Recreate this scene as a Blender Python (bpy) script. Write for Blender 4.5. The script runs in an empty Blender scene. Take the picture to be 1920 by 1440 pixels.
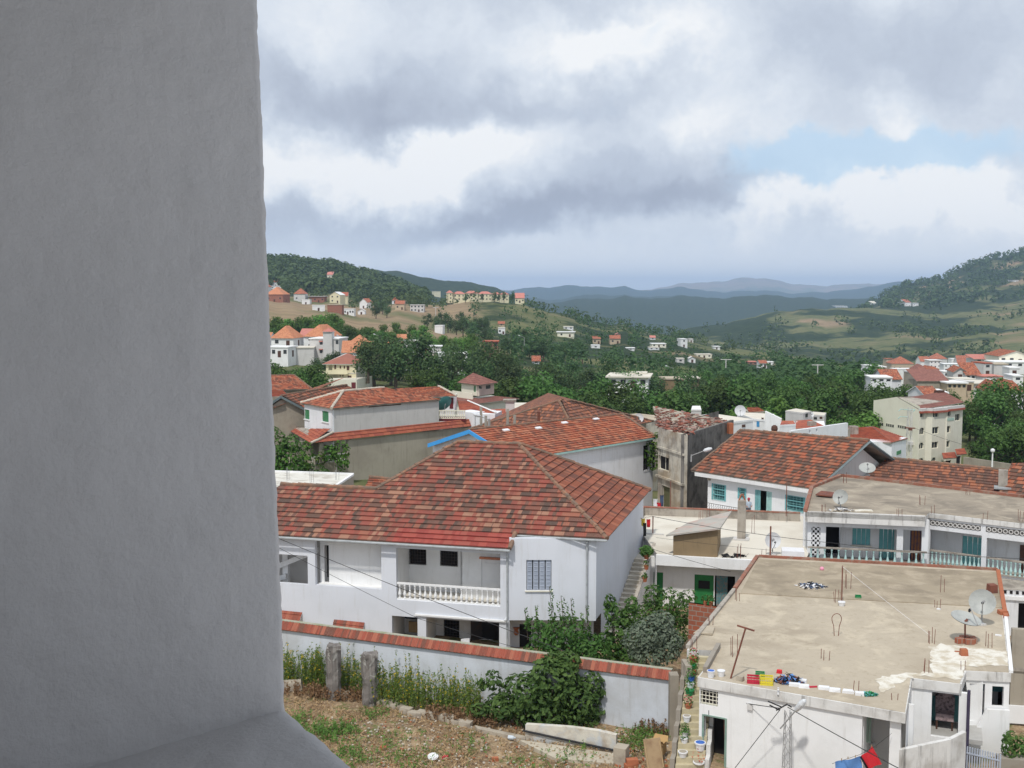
import bpy, bmesh, math, random
from mathutils import Vector, Matrix, noise
R=math.radians
S=bpy.context.scene; C=S.collection
# ---------------- camera
F=2100.0; HY=545.0; TH=math.atan((720-HY)/F)
cam=bpy.data.cameras.new('camera'); co=bpy.data.objects.new('camera',cam); C.objects.link(co); S.camera=co
cam.sensor_width=36; cam.lens=36*F/1920; cam.clip_start=.05; cam.clip_end=60000
co.location=(0,0,0); co.rotation_euler=(R(90)-TH,0,0)
S.render.resolution_x=1024; S.render.resolution_y=768
# ---------------- light
SUN_EL=R(57); SUN_AZ=R(-160)      # azimuth from +Y (view direction), negative = left
sd=Vector((math.sin(SUN_AZ)*math.cos(SUN_EL),math.cos(SUN_AZ)*math.cos(SUN_EL),math.sin(SUN_EL)))
sl=bpy.data.lights.new('sun','SUN'); so=bpy.data.objects.new('sun',sl); C.objects.link(so)
sl.energy=2.85; sl.angle=R(3); sl.color=(1,.965,.9)
so.rotation_euler=(-sd).to_track_quat('-Z','Y').to_euler()
S.view_settings.view_transform='Standard'; S.view_settings.look='None'; S.view_settings.exposure=-0.04; S.view_settings.gamma=1
# ---------------- node helpers
class N:
    def __init__(s,nt): s.t=nt; nt.nodes.clear()
    def n(s,ty,**k):
        x=s.t.nodes.new(ty)
        for a,b in k.items(): setattr(x,a,b)
        return x
    def l(s,a,b): s.t.links.new(a,b)
    def val(s,inp,v):
        if isinstance(v,(int,float)): inp.default_value=v
        elif isinstance(v,(tuple,list)):
            inp.default_value=tuple(v) if len(v)==len(inp.default_value) else tuple(v)+(1,)
        else: s.l(v,inp)
    def m(s,op,a,b=0.0,c=0.0,clamp=False):
        x=s.n('ShaderNodeMath',operation=op); x.use_clamp=clamp
        s.val(x.inputs[0],a); s.val(x.inputs[1],b)
        if op in('MULTIPLY_ADD','SMOOTH_MIN','COMPARE'): s.val(x.inputs[2],c)
        return x.outputs[0]
    def vm(s,op,a,b=(0,0,0)):
        x=s.n('ShaderNodeVectorMath',operation=op); s.val(x.inputs[0],a)
        if op=='SCALE': s.val(x.inputs[3],b)
        else: s.val(x.inputs[1],b)
        return x.outputs[0]
    def mix(s,f,a,b,bt='MIX'):
        x=s.n('ShaderNodeMix',data_type='RGBA',blend_type=bt); s.val(x.inputs[0],f); s.val(x.inputs[6],a); s.val(x.inputs[7],b); return x.outputs[2]
    def noise(s,vec,sc,det=4,ro=.55,dis=0,col=False):
        x=s.n('ShaderNodeTexNoise'); s.l(vec,x.inputs['Vector']); x.inputs['Scale'].default_value=sc; x.inputs['Detail'].default_value=det
        x.inputs['Roughness'].default_value=ro; x.inputs['Distortion'].default_value=dis; return x.outputs[1 if col else 0]
    def rng(s,v,a,b,c=0.,d=1.,smooth=True):
        x=s.n('ShaderNodeMapRange'); x.interpolation_type='SMOOTHSTEP' if smooth else 'LINEAR'
        s.val(x.inputs[0],v)
        for i,q in enumerate((a,b,c,d)): x.inputs[i+1].default_value=q
        return x.outputs[0]
# ---------------- sky
w=bpy.data.worlds.new('World'); S.world=w; w.use_nodes=True
g=N(w.node_tree)
sky=g.n('ShaderNodeTexSky',sky_type='NISHITA'); sky.sun_disc=False; sky.sun_elevation=SUN_EL; sky.sun_rotation=SUN_AZ
bsky=g.n('ShaderNodeBackground'); g.l(sky.outputs[0],bsky.inputs[0]); bsky.inputs[1].default_value=.12
tc=g.n('ShaderNodeTexCoord'); d0=tc.outputs['Generated']
n1=g.noise(d0,3.2,6,.6,0,True); n2=g.noise(d0,11,5,.6,0,True)
dv=g.vm('ADD',d0,g.vm('SCALE',g.vm('SUBTRACT',n1,(.5,.5,.5)),.17)); dv=g.vm('ADD',dv,g.vm('SCALE',g.vm('SUBTRACT',n2,(.5,.5,.5)),.11))
sp=g.n('ShaderNodeSeparateXYZ'); g.l(dv,sp.inputs[0])
az=g.m('ARCTAN2',sp.outputs[0],sp.outputs[1]); el=g.m('ARCSINE',sp.outputs[2])
def P2A(px,py):
    r=(px-960)/F; u=(720-py)/F; y=math.cos(TH)+u*math.sin(TH); z=-math.sin(TH)+u*math.cos(TH)
    return math.atan2(r,y), math.atan2(z,math.hypot(r,y))
def blob(px,py,sx,sy,amp):
    a,e=P2A(px,py)
    q=g.m('ADD',g.m('POWER',g.m('ABSOLUTE',g.m('MULTIPLY_ADD',az,F/sx,-a*F/sx)),2),g.m('POWER',g.m('ABSOLUTE',g.m('MULTIPLY_ADD',el,F/sy,-e*F/sy)),2))
    return g.m('MULTIPLY',g.m('EXPONENT',g.m('MULTIPLY',q,-1)),amp)
def summ(base,lst):
    v=base
    for b in lst: v=g.m('ADD',v,blob(*b))
    return v
# brightness of the cloud deck: bright tops (+) and grey bases (-)
cb=summ(.755,[(840,270,170,60,.42),(600,310,170,55,.17),(1180,70,170,50,.26),(1060,60,120,45,.12),(1280,230,110,45,.16),(1350,150,180,110,.10),
 (900,400,420,42,-.34),(1300,370,150,40,-.20),(600,440,170,30,-.12),(650,170,260,70,-.22),(1000,200,240,45,-.16),(1720,90,330,100,-.17),(560,60,90,60,.10),(1080,310,190,45,-.13),
 (1400,410,70,34,.30),(1500,385,50,30,.30),(1600,410,80,32,.28),(1790,385,90,40,.34),(1900,400,70,45,.26),(1700,430,260,22,.08),(1690,270,60,50,.16),(700,455,400,22,.10)])
fb=g.m('MULTIPLY',g.m('SUBTRACT',g.noise(dv,7,7,.64),.5),.48)
fb2=g.m('MULTIPLY',g.m('SUBTRACT',g.noise(d0,2.4,3,.5),.5),.25)
cb=g.m('ADD',g.m('ADD',cb,fb),fb2); cb=g.m('MULTIPLY_ADD',g.m('SUBTRACT',cb,.74),1.32,.735,True)
el0=g.n('ShaderNodeSeparateXYZ'); g.l(d0,el0.inputs[0])
hz=g.rng(el0.outputs[2],.0,.075,1,0)
cb=g.m('ADD',g.m('MULTIPLY',cb,g.m('SUBTRACT',1,hz)),g.m('MULTIPLY',hz,.97))
x=g.n('ShaderNodeValToRGB'); g.l(cb,x.inputs[0]); cr=x.color_ramp
for i,(p,c) in enumerate([(0,(.33,.37,.46)),(.35,(.42,.47,.575)),(.62,(.58,.645,.75)),(.82,(.76,.82,.90)),(1,(.96,.98,1.0))]):
    e=cr.elements[i] if i<2 else cr.elements.new(p)
    e.position=p; e.color=c+(1,)
bcl=g.n('ShaderNodeBackground'); g.l(x.outputs[0],bcl.inputs[0]); bcl.inputs[1].default_value=1.0
# open blue gaps low on the right
bl=summ(-.04,[(1500,330,120,50,.95),(1830,295,150,44,.9),(1660,345,170,34,.8),(1690,265,60,45,-.32),(1480,290,50,60,.3),(1250,60,60,30,.25)])
bl=g.m('ADD',bl,g.m('MULTIPLY',g.m('SUBTRACT',g.noise(dv,9,6,.6),.5),.9))
bl=g.m('MULTIPLY',g.rng(bl,.08,.62),.78)
mx=g.n('ShaderNodeMixShader'); g.l(bl,mx.inputs[0]); g.l(bcl.outputs[0],mx.inputs[1])
bbl=g.n('ShaderNodeBackground'); g.l(g.mix(.80,sky.outputs[0],(5.6,7.6,9.6,1)),bbl.inputs[0]); bbl.inputs[1].default_value=.105
g.l(bbl.outputs[0],mx.inputs[2])
ow=g.n('ShaderNodeOutputWorld'); g.l(mx.outputs[0],ow.inputs[0])

# ---------------- pixel -> place helpers (every point gets its own real distance)
def ray(px,py):
    r=(px-960)/F; u=(720-py)/F
    return Vector((r, math.cos(TH)+u*math.sin(TH), -math.sin(TH)+u*math.cos(TH)))
def at(px,py,Y): d=ray(px,py); return d*(Y/d.y)
def on(px,py,z): d=ray(px,py); return d*(z/d.z)
def onpl(px,py,p,n): d=ray(px,py); return d*(p.dot(n)/d.dot(n))
G=-20.7
# ---------------- materials
MATS={}
def newmat(name):
    m=bpy.data.materials.new(name); m.use_nodes=True; g=N(m.node_tree); MATS[name]=m
    b=g.n('ShaderNodeBsdfPrincipled'); o=g.n('ShaderNodeOutputMaterial'); g.l(b.outputs[0],o.inputs[0])
    b.inputs['Specular IOR Level'].default_value=.25
    return m,g,b
def bump(g,b,h,dist,st=1.0):
    x=g.n('ShaderNodeBump'); x.inputs['Distance'].default_value=dist; x.inputs['Strength'].default_value=st
    g.l(h,x.inputs['Height']); g.l(x.outputs[0],b.inputs['Normal'])
def surf(name,col,col2=None,sc=1.2,rough=.85,bmp=.01,bsc=12,amt=.6,streak=None,met=0,spec=None,c3=None,sc3=.35,w3=(.46,.66)):
    m,g,b=newmat(name); t=g.n('ShaderNodeTexCoord').outputs['Object']
    col2=col2 or tuple(c*.75 for c in col)
    f=g.rng(g.noise(t,sc,6,.62),.42,.68,0,amt); c=g.mix(f,col+(1,),col2+(1,))
    if c3: c=g.mix(g.rng(g.noise(t,sc3,7,.68,.5),w3[0],w3[1],0,.8),c,c3+(1,))
    c=g.mix(.25,c,g.mix(g.noise(t,bsc*2,3,.7),(.75,.75,.75,1),(1.2,1.2,1.2,1)),'MULTIPLY')
    if streak:
        s=g.vm('MULTIPLY',t,(2.2,2.2,.22)); k=g.rng(g.noise(s,1.6,5,.65),.52,.75,0,streak[1]); c=g.mix(k,c,streak[0]+(1,))
    g.val(b.inputs['Base Color'],c); b.inputs['Roughness'].default_value=rough; b.inputs['Metallic'].default_value=met
    if spec is not None: b.inputs['Specular IOR Level'].default_value=spec
    if bmp: bump(g,b,g.noise(t,bsc,5,.65),bmp,.6)
    return m
def tiles(name,cols,cw=.24,rh=.36,lich=(.10,.075,.06),lam=.45,rib=.055,run=2.35):
    """clay tiles: every tile has its own colour, ribs and lips in the relief"""
    m,g,b=newmat(name); uv=g.n('ShaderNodeUVMap').outputs[0]; s=g.n('ShaderNodeSeparateXYZ'); g.l(uv,s.inputs[0])
    v=g.m('DIVIDE',s.outputs[1],rh); row=g.m('FLOOR',v); uo=g.m('MULTIPLY_ADD',row,.5,g.m('DIVIDE',s.outputs[0],cw)); cl=g.m('FLOOR',uo)
    cv=g.n('ShaderNodeCombineXYZ'); g.l(cl,cv.inputs[0]); g.l(row,cv.inputs[1])
    wn=g.n('ShaderNodeTexWhiteNoise',noise_dimensions='2D'); g.l(cv.outputs[0],wn.inputs[0])
    # neighbours come in runs of one batch
    cv2=g.vm('MULTIPLY',cv.outputs[0],(.31,.9,1)); big=g.noise(cv2,.9,2,.5)
    cp=g.n('ShaderNodeCombineXYZ'); g.l(g.m('FLOOR',g.m('DIVIDE',uo,run)),cp.inputs[0]); g.l(row,cp.inputs[1]); wp=g.n('ShaderNodeTexWhiteNoise',noise_dimensions='2D'); g.l(cp.outputs[0],wp.inputs[0])
    same=g.m('GREATER_THAN',wn.outputs[1] if False else wn.outputs[0],.30); wq=g.m('ADD',g.m('MULTIPLY',wp.outputs[0],same),g.m('MULTIPLY',g.m('MULTIPLY',wn.outputs[0],3.3),g.m('SUBTRACT',1,same)))
    pick=g.m('ADD',g.m('MULTIPLY',wq,.80),g.m('MULTIPLY',g.rng(big,.3,.7,0,1,False),.20),0,True)
    r=g.n('ShaderNodeValToRGB'); g.l(pick,r.inputs[0]); r.color_ramp.interpolation='CONSTANT'
    for i,c in enumerate(cols):
        e=r.color_ramp.elements[i] if i<2 else r.color_ramp.elements.new(i/len(cols))
        e.position=i/len(cols); e.color=c+(1,)
    t=g.n('ShaderNodeTexCoord').outputs['Object']
    k=g.rng(g.noise(t,.35,6,.7,.5),.45,.72,0,lam); c=g.mix(k,r.outputs[0],lich+(1,))
    c=g.mix(g.rng(g.noise(t,9,4,.7),.45,.8,0,.35),c,(.30,.22,.17,1))
    g.val(b.inputs['Base Color'],c); b.inputs['Roughness'].default_value=.9; b.inputs['Specular IOR Level'].default_value=.12
    ph=g.m('MULTIPLY',uo,2*math.pi*2); h=g.m('MULTIPLY',g.m('SINE',ph),.5)
    h=g.m('ADD',h,g.m('MULTIPLY',g.m('FRACT',v),-.6)); bump(g,b,h,rib,.9)
    return m
W=surf('white_plaster',(.78,.79,.82),(.66,.67,.69),.5,.9,.006,18,.6,((.42,.40,.36),.35))
WB=surf('bluish_white_plaster',(.68,.72,.80),(.58,.62,.69),.4,.9,.006,18,.6,((.36,.34,.30),.38))
WC=surf('clean_white_plaster',(.80,.80,.80),(.68,.68,.67),.5,.9,.006,14,.6,((.46,.44,.40),.30))
CR=surf('cream_plaster',(.73,.70,.60),(.63,.59,.49),.5,.9,.005,14,.5,((.35,.31,.25),.3))
CRL=surf('pale_cream_plaster',(.78,.75,.62),(.68,.64,.52),.4,.9,.004,14,.4)
GR=surf('cement_render',(.36,.32,.26),(.25,.22,.18),.5,.95,.012,9,.7,((.16,.14,.11),.5))
GW=surf('pale_grey_render',(.60,.585,.57),(.50,.49,.47),.35,.95,.008,9,.6,((.28,.26,.23),.35))
OC=surf('ochre_earth_wall',(.26,.19,.11),(.19,.14,.085),.8,.95,.012,9,.6,((.12,.09,.06),.3))
OLD=surf('peeling_old_plaster',(.56,.52,.44),(.24,.215,.19),.75,.95,.03,5,.9,((.075,.068,.06),.8),c3=(.36,.28,.19))
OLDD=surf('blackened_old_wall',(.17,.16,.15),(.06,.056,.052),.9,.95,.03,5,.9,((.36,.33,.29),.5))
RFC=surf('tan_flat_roof_cement',(.44,.38,.295),(.34,.285,.215),.22,.95,.01,6,.8,c3=(.54,.47,.36),sc3=.5,streak=((.26,.205,.14),.42))
RFD=surf('dark_flat_roof_cement',(.30,.255,.20),(.18,.155,.125),.35,.95,.012,6,.85,c3=(.42,.36,.28),sc3=.6)
RFW=surf('pale_terrace_screed',(.66,.62,.54),(.54,.49,.41),.3,.95,.008,6,.7)
LIME=surf('lime_patch',(.70,.67,.60),(.50,.44,.34),1.6,.95,.01,8,1.0,c3=(.50,.43,.32),sc3=1.1,w3=(.48,.6))
EDG=surf('weathered_edge_cement',(.40,.36,.31),(.20,.175,.15),.9,.95,.012,9,.9,((.10,.09,.08),.55))
EDW=surf('stained_white_fascia',(.68,.67,.65),(.44,.42,.39),.7,.95,.008,9,.9,((.12,.11,.10),.75))
BRR=surf('red_brick_edge',(.30,.12,.08),(.20,.10,.07),1.5,.9,.01,9,.8,c3=(.30,.24,.19),sc3=2.2)
BRK=None
STN=surf('rubble_stone',(.40,.35,.28),(.24,.20,.16),1.5,.95,.03,6,.8)
PST=surf('old_concrete_post_face',(.20,.18,.165),(.06,.055,.05),1.6,.95,.03,5,.95,((.50,.49,.46),.5),c3=(.38,.37,.34),sc3=2.2,w3=(.55,.62))
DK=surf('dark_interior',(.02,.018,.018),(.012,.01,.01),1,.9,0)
GL=surf('window_glass',(.045,.05,.055),(.03,.03,.035),1,.2,0,spec=.6)
IRN=surf('dark_iron',(.05,.045,.045),(.09,.05,.035),3,.6,.002,20,.6)
RST=surf('rusty_iron',(.20,.075,.05),(.11,.05,.04),3,.8,.003,20,.7)
ZNC=surf('zinc_gutter',(.40,.42,.43),(.24,.25,.26),2,.5,.002,20,.7)
GSH=surf('grey_blue_shutter_paint',(.42,.46,.54),(.32,.35,.42),2,.6,.002,20,.5)
TQ=surf('turquoise_paint',(.16,.42,.44),(.11,.31,.34),2,.6,.002,20,.5)
TQL=surf('pale_turquoise_paint',(.40,.60,.56),(.28,.44,.42),2,.7,.002,20,.5)
TQG=surf('turquoise_grille_paint',(.22,.46,.46),(.15,.35,.36),2,.6,0)
GRN=surf('green_door_paint',(.03,.20,.06),(.02,.13,.045),2,.5,.002,20,.5)
GRS=surf('green_shutter_paint',(.08,.26,.12),(.05,.18,.09),2,.5,.002,20,.5)
BLU=surf('sky_blue_fascia_paint',(.06,.33,.72),(.05,.26,.6),2,.5,.002,20,.4)
BLD=surf('blue_door_paint',(.08,.30,.55),(.05,.2,.42),2,.5,0)
FAS=surf('grey_blue_fascia_board',(.16,.20,.21),(.11,.13,.14),2,.7,.003,20,.5)
WDD=surf('white_door_paint',(.74,.74,.74),(.66,.66,.66),2,.5,.002,20,.4)
MAR=surf('maroon_door_paint',(.16,.03,.035),(.10,.02,.025),2,.5,0)
BRN=surf('brown_door_paint',(.10,.05,.035),(.06,.03,.02),2,.6,0)
WOOD=surf('weathered_board',(.38,.27,.15),(.26,.18,.10),3,.8,.004,20,.6)
PLY=surf('damp_plywood',(.34,.24,.14),(.20,.12,.07),2,.85,.004,20,.7)
DSH=surf('satellite_dish_paint',(.40,.41,.39),(.28,.29,.28),2,.45,0)
DSL=surf('pale_dish_paint',(.62,.63,.64),(.5,.5,.52),2,.45,0)
LMP=surf('lamp_housing_paint',(.62,.64,.66),(.5,.5,.52),2,.35,0)
STL=surf('galvanised_steel',(.34,.34,.34),(.22,.21,.20),4,.5,0)
CBL=surf('black_cable_rubber',(.025,.025,.028),(.02,.02,.02),2,.6,0)
PW=surf('white_plastic',(.75,.75,.76),(.66,.66,.67),3,.4,0)
PB=surf('blue_plastic',(.04,.14,.50),(.03,.1,.4),3,.4,0)
PR=surf('red_plastic',(.52,.03,.06),(.4,.02,.05),3,.4,0)
PY=surf('yellow_plastic',(.70,.58,.05),(.6,.5,.04),3,.4,0)
PG=surf('green_plastic',(.02,.24,.08),(.02,.18,.06),3,.4,0)
PP=surf('pink_rubber',(.75,.30,.42),(.65,.25,.36),3,.4,0)
TER=surf('terracotta_clay',(.40,.14,.07),(.30,.10,.05),3,.8,.003,20,.6)
CLR=surf('red_cloth',(.60,.03,.04),(.5,.02,.03),3,.9,.004,30,.5)
CLK=surf('black_cloth',(.02,.02,.022),(.03,.03,.03),3,.9,0)
CLB=surf('blue_cloth',(.12,.26,.55),(.09,.2,.45),3,.9,.004,30,.5)
CLW=surf('white_cloth',(.72,.72,.74),(.62,.62,.64),3,.9,.004,30,.5)
CLY=surf('yellow_cloth',(.65,.5,.08),(.5,.4,.06),3,.9,0)
CLD=surf('denim_cloth',(.07,.10,.17),(.05,.07,.12),3,.9,0)
CLP=surf('patterned_cushion',(.40,.30,.30),(.12,.09,.10),9,.9,.01,14,1.0)
SKN=surf('skin',(.38,.21,.14),(.33,.18,.12),3,.6,0)
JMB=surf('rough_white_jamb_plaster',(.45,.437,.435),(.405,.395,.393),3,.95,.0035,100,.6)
TA=[(.17,.10,.08),(.33,.105,.08),(.36,.12,.085),(.13,.085,.07),(.22,.11,.085),(.38,.15,.10),(.35,.10,.075),(.19,.105,.08),(.30,.10,.075),(.42,.22,.15),(.26,.11,.08),(.31,.11,.08)]
TM=tiles('weathered_red_clay_tiles',TA,.23,.45,run=2.6)
TN=tiles('new_red_clay_tiles',[(.37,.085,.07),(.42,.10,.078),(.34,.075,.062),(.39,.11,.085)],.23,.45,lam=.06)
TS=tiles('side_slope_clay_tiles',[(.24,.09,.06),(.36,.12,.075),(.30,.10,.06),(.19,.08,.06),(.40,.15,.09)],.26,.5,lam=.4)
TO=tiles('orange_clay_tiles',[(.44,.135,.075),(.50,.165,.09),(.38,.11,.065),(.24,.10,.07),(.54,.22,.13),(.42,.14,.08)],.22,.4,lam=.5,lich=(.14,.10,.08))
TX=tiles('mixed_orange_brown_tiles',[(.38,.125,.075),(.16,.09,.065),(.42,.17,.10),(.22,.105,.075),(.46,.145,.08),(.14,.09,.07),(.28,.12,.08)],.23,.42,lam=.5,lich=(.13,.10,.08))
TB=tiles('brown_aged_tiles',[(.26,.12,.085),(.20,.10,.075),(.33,.14,.09),(.44,.17,.095),(.17,.09,.07),(.24,.12,.09)],.23,.42,lam=.55,lich=(.13,.10,.08))
TPI=tiles('pinkish_brown_tiles',[(.30,.135,.11),(.27,.12,.10),(.33,.15,.12)],.3,.4,lam=.3)
TOB=tiles('bright_orange_tiles',[(.58,.24,.13),(.63,.28,.155),(.52,.21,.12)],.3,.4,lam=.2,lich=(.4,.18,.1))
TPK=tiles('pink_roof_tiles',[(.60,.24,.20),(.56,.22,.18)],.3,.4,lam=.1,lich=(.4,.2,.15))
TR=tiles('plain_red_tiles',[(.42,.12,.075),(.46,.14,.085),(.36,.10,.07)],.3,.4,lam=.35)
TCOP=tiles('wall_coping_clay_tiles',[(.40,.12,.08),(.31,.095,.065),(.44,.155,.10),(.22,.095,.07),(.38,.105,.07)],.20,5,lam=.35,rib=.05,run=1.01)
def brick():
    m,g,b=newmat('red_hollow_bricks'); uv=g.n('ShaderNodeUVMap').outputs[0]
    x=g.n('ShaderNodeTexBrick'); g.l(uv,x.inputs[0]); x.inputs['Scale'].default_value=1; x.inputs['Brick Width'].default_value=.45; x.inputs['Row Height'].default_value=.28
    x.inputs['Mortar Size'].default_value=.02; x.inputs[1].default_value=(.36,.11,.06,1); x.inputs[2].default_value=(.27,.09,.055,1); x.inputs[3].default_value=(.30,.27,.23,1)
    t=g.n('ShaderNodeTexCoord').outputs['Object']
    g.val(b.inputs['Base Color'],g.mix(g.rng(g.noise(t,1.2,5),.45,.75,0,.5),x.outputs[0],(.22,.17,.13,1))); b.inputs['Roughness'].default_value=.95
    bump(g,b,x.outputs[1],.02,-.8); return m
BRK=brick()
def leafmat(name,a,b_,rnd=.35,tr=.35):
    m,g,b=newmat(name); oi=g.n('ShaderNodeObjectInfo').outputs['Random']; t=g.n('ShaderNodeTexCoord').outputs['Object']
    ge=g.n('ShaderNodeNewGeometry'); ri=ge.outputs['Random Per Island']
    f=g.m('ADD',g.m('MULTIPLY',ri,.5),g.m('MULTIPLY',g.noise(t,.8,3),.5)); c=g.mix(g.rng(f,.2,.8),a+(1,),b_+(1,))
    k=g.n('ShaderNodeHueSaturation'); g.l(c,k.inputs['Color']); g.l(g.m('MULTIPLY_ADD',oi,rnd*2,1-rnd),k.inputs['Value']); g.l(g.m('MULTIPLY_ADD',oi,.04,.48),k.inputs['Hue'])
    g.l(k.outputs[0],b.inputs['Base Color']); b.inputs['Roughness'].default_value=.6; b.inputs['Specular IOR Level'].default_value=.2
    tr_=g.n('ShaderNodeBsdfTranslucent'); g.l(k.outputs[0],tr_.inputs[0]); ms=g.n('ShaderNodeMixShader'); ms.inputs[0].default_value=tr
    o=[q for q in g.t.nodes if q.type=='OUTPUT_MATERIAL'][0]; g.l(b.outputs[0],ms.inputs[1]); g.l(tr_.outputs[0],ms.inputs[2]); g.l(ms.outputs[0],o.inputs[0])
    return m
LD=leafmat('dark_oak_leaves',(0.045,0.092,0.036),(0.112,0.173,0.061))
LM=leafmat('green_broad_leaves',(0.046,0.097,0.022),(0.105,0.187,0.046))
LL=leafmat('light_green_leaves',(0.081,0.176,0.034),(0.162,0.284,0.061))
LO=leafmat('grey_green_olive_leaves',(0.110,0.149,0.099),(0.220,0.259,0.187),.15)
LF=leafmat('fig_leaves',(.042,.10,.026),(.115,.21,.055),.1)
LC=leafmat('citrus_leaves',(0.045,0.120,0.027),(0.112,0.225,0.053),.1)
LV=leafmat('vine_leaves',(.05,.12,.02),(.13,.24,.04),.1)
LY=leafmat('yellow_petals',(.55,.45,.03),(.75,.6,.05),.1)
LW=leafmat('weed_stems',(0.10,0.19,0.035),(0.19,0.28,0.07),.1)
LS=leafmat('dry_straw',(.36,.25,.13),(.54,.40,.22),.1,.2)
LR=leafmat('dry_reddish_scrub',(.17,.09,.05),(.28,.17,.09),.1,.2)
LP=leafmat('red_flower_petals',(.5,.03,.04),(.7,.10,.10),.1)
LH=leafmat('far_hill_tree_leaves',(0.046,0.090,0.030),(0.098,0.158,0.053),.0)
BK=surf('tree_bark',(.13,.10,.075),(.08,.06,.045),4,.95,.02,12,.7)
# ---------------- mesh builder
class MB:
    def __init__(s): s.v=[]; s.f=[]; s.uv=[]; s.mi=[]
    def poly(s,pts,uv=None,m=0):
        n=len(s.v); s.v+= [tuple(p) for p in pts]; s.f.append(tuple(range(n,n+len(pts)))); s.uv.append(uv); s.mi.append(m)
    def box8(s,b,t,m=0):
        """b,t: 4 bottom and 4 top points (ccw from above)"""
        s.poly(b[::-1],m=m); s.poly(t,m=m)
        for i in range(4): j=(i+1)%4; s.poly([b[i],b[j],t[j],t[i]],m=m)
    def prism(s,pl,z0,z1,m=0,mt=None):
        pl=[(p[0],p[1]) for p in pl]
        if sum(pl[i][0]*pl[(i+1)%len(pl)][1]-pl[(i+1)%len(pl)][0]*pl[i][1] for i in range(len(pl)))<0: pl=pl[::-1]
        s.poly([(x,y,z0) for x,y in pl[::-1]],m=m); s.poly([(x,y,z1) for x,y in pl],m=m if mt is None else mt)
        for i in range(len(pl)):
            a=pl[i]; b=pl[(i+1)%len(pl)]; s.poly([(a[0],a[1],z0),(b[0],b[1],z0),(b[0],b[1],z1),(a[0],a[1],z1)],[(0,0),(math.dist(a,b),0),(math.dist(a,b),z1-z0),(0,z1-z0)],m=m)
    def box(s,c,sx,sy,sz,rz=0,m=0):
        ca,sa=math.cos(rz),math.sin(rz)
        s.prism([(c[0]+x*ca-y*sa,c[1]+x*sa+y*ca) for x,y in((-sx/2,-sy/2),(sx/2,-sy/2),(sx/2,sy/2),(-sx/2,sy/2))],c[2],c[2]+sz,m)
    def bar(s,a,b,r,n=5,r2=None,cap=True):
        a=Vector(a); b=Vector(b); d=(b-a); r2=r if r2 is None else r2
        if d.length<1e-6: return
        q=d.to_track_quat('Z','Y'); A=[];B=[]
        for i in range(n):
            t=2*math.pi*i/n; o=q@Vector((math.cos(t),math.sin(t),0)); A.append(a+o*r); B.append(b+o*r2)
        for i in range(n): j=(i+1)%n; s.poly([A[i],A[j],B[j],B[i]])
        if cap: s.poly(A[::-1]); s.poly(B)
    def path(s,pts,r,n=4):
        for a,b in zip(pts,pts[1:]): s.bar(a,b,r,n)
    def lathe(s,c,prof,n=8,ax=None,m=0):
        """prof: (radius, height); ax: axis vector"""
        q=Vector(ax).to_track_quat('Z','Y') if ax is not None else None; rings=[]
        for r,h in prof:
            ring=[]
            for i in range(n):
                t=2*math.pi*i/n; o=Vector((r*math.cos(t),r*math.sin(t),h))
                if q: o=q@o
                ring.append(Vector(c)+o)
            rings.append(ring)
        for A,B in zip(rings,rings[1:]):
            for i in range(n): j=(i+1)%n; s.poly([A[i],A[j],B[j],B[i]],m=m)
        s.poly(rings[0][::-1],m=m); s.poly(rings[-1],m=m)
    def build(s,name,mats,parent=None,smooth=False,loc=None):
        if not isinstance(mats,(list,tuple)): mats=[mats]
        o0=Vector((0,0,0))
        if parent is not None: o0=wloc(parent)
        elif loc is not None: o0=Vector(loc)
        me=bpy.data.meshes.new(name); me.from_pydata([(v[0]-o0.x,v[1]-o0.y,v[2]-o0.z) for v in s.v],[],s.f)
        if any(u is not None for u in s.uv):
            ul=me.uv_layers.new(name='UVMap'); k=0
            for f,u in zip(s.f,s.uv):
                for i in range(len(f)):
                    if u is not None: ul.data[k].uv=u[i]
                    k+=1
        for m in mats: me.materials.append(m)
        if len(mats)>1:
            for p,i in zip(me.polygons,s.mi): p.material_index=i
        if smooth:
            me.polygons.foreach_set('use_smooth',[True]*len(me.polygons))
        o=bpy.data.objects.new(name,me); C.objects.link(o)
        if parent is not None: o.parent=parent; WL[o.name]=o0
        else: o.location=o0; WL[o.name]=o0.copy()
        return o
WL={}
def wloc(o): return WL[o.name]
def tag(o,label=None,cat=None,group=None,kind=None):
    if label: o['label']=label
    if cat: o['category']=cat
    if group: o['group']=group
    if kind: o['kind']=kind
    return o
def T(name,label,cat,loc,group=None,rz=0):
    o=bpy.data.objects.new(name,None); C.objects.link(o); o.location=loc; o.empty_display_size=.3; WL[o.name]=Vector(loc); o.rotation_euler.z=rz
    return tag(o,label,cat,group)
def inst(src,parent,loc,rz=0,sc=(1,1,1)):
    """a copy of part src placed at world loc under parent (parents are unrotated)"""
    c=src.copy(); C.objects.link(c); c.parent=parent; c.location=Vector(loc)-wloc(parent); c.rotation_euler=(0,0,rz); c.scale=sc; WL[c.name]=Vector(loc); return c
def copytree(root,loc,rz=0,sc=1,label=None,group=None,cat=None):
    r=root.copy(); C.objects.link(r); r.location=loc; r.rotation_euler=(0,0,rz); r.scale=(sc,sc,sc) if isinstance(sc,(int,float)) else sc
    WL[r.name]=Vector(loc); tag(r,label,cat,group)
    for ch in list(root.children):
        c=ch.copy(); C.objects.link(c); c.parent=r
        for q in list(ch.children):
            d=q.copy(); C.objects.link(d); d.parent=c
    return r
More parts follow.
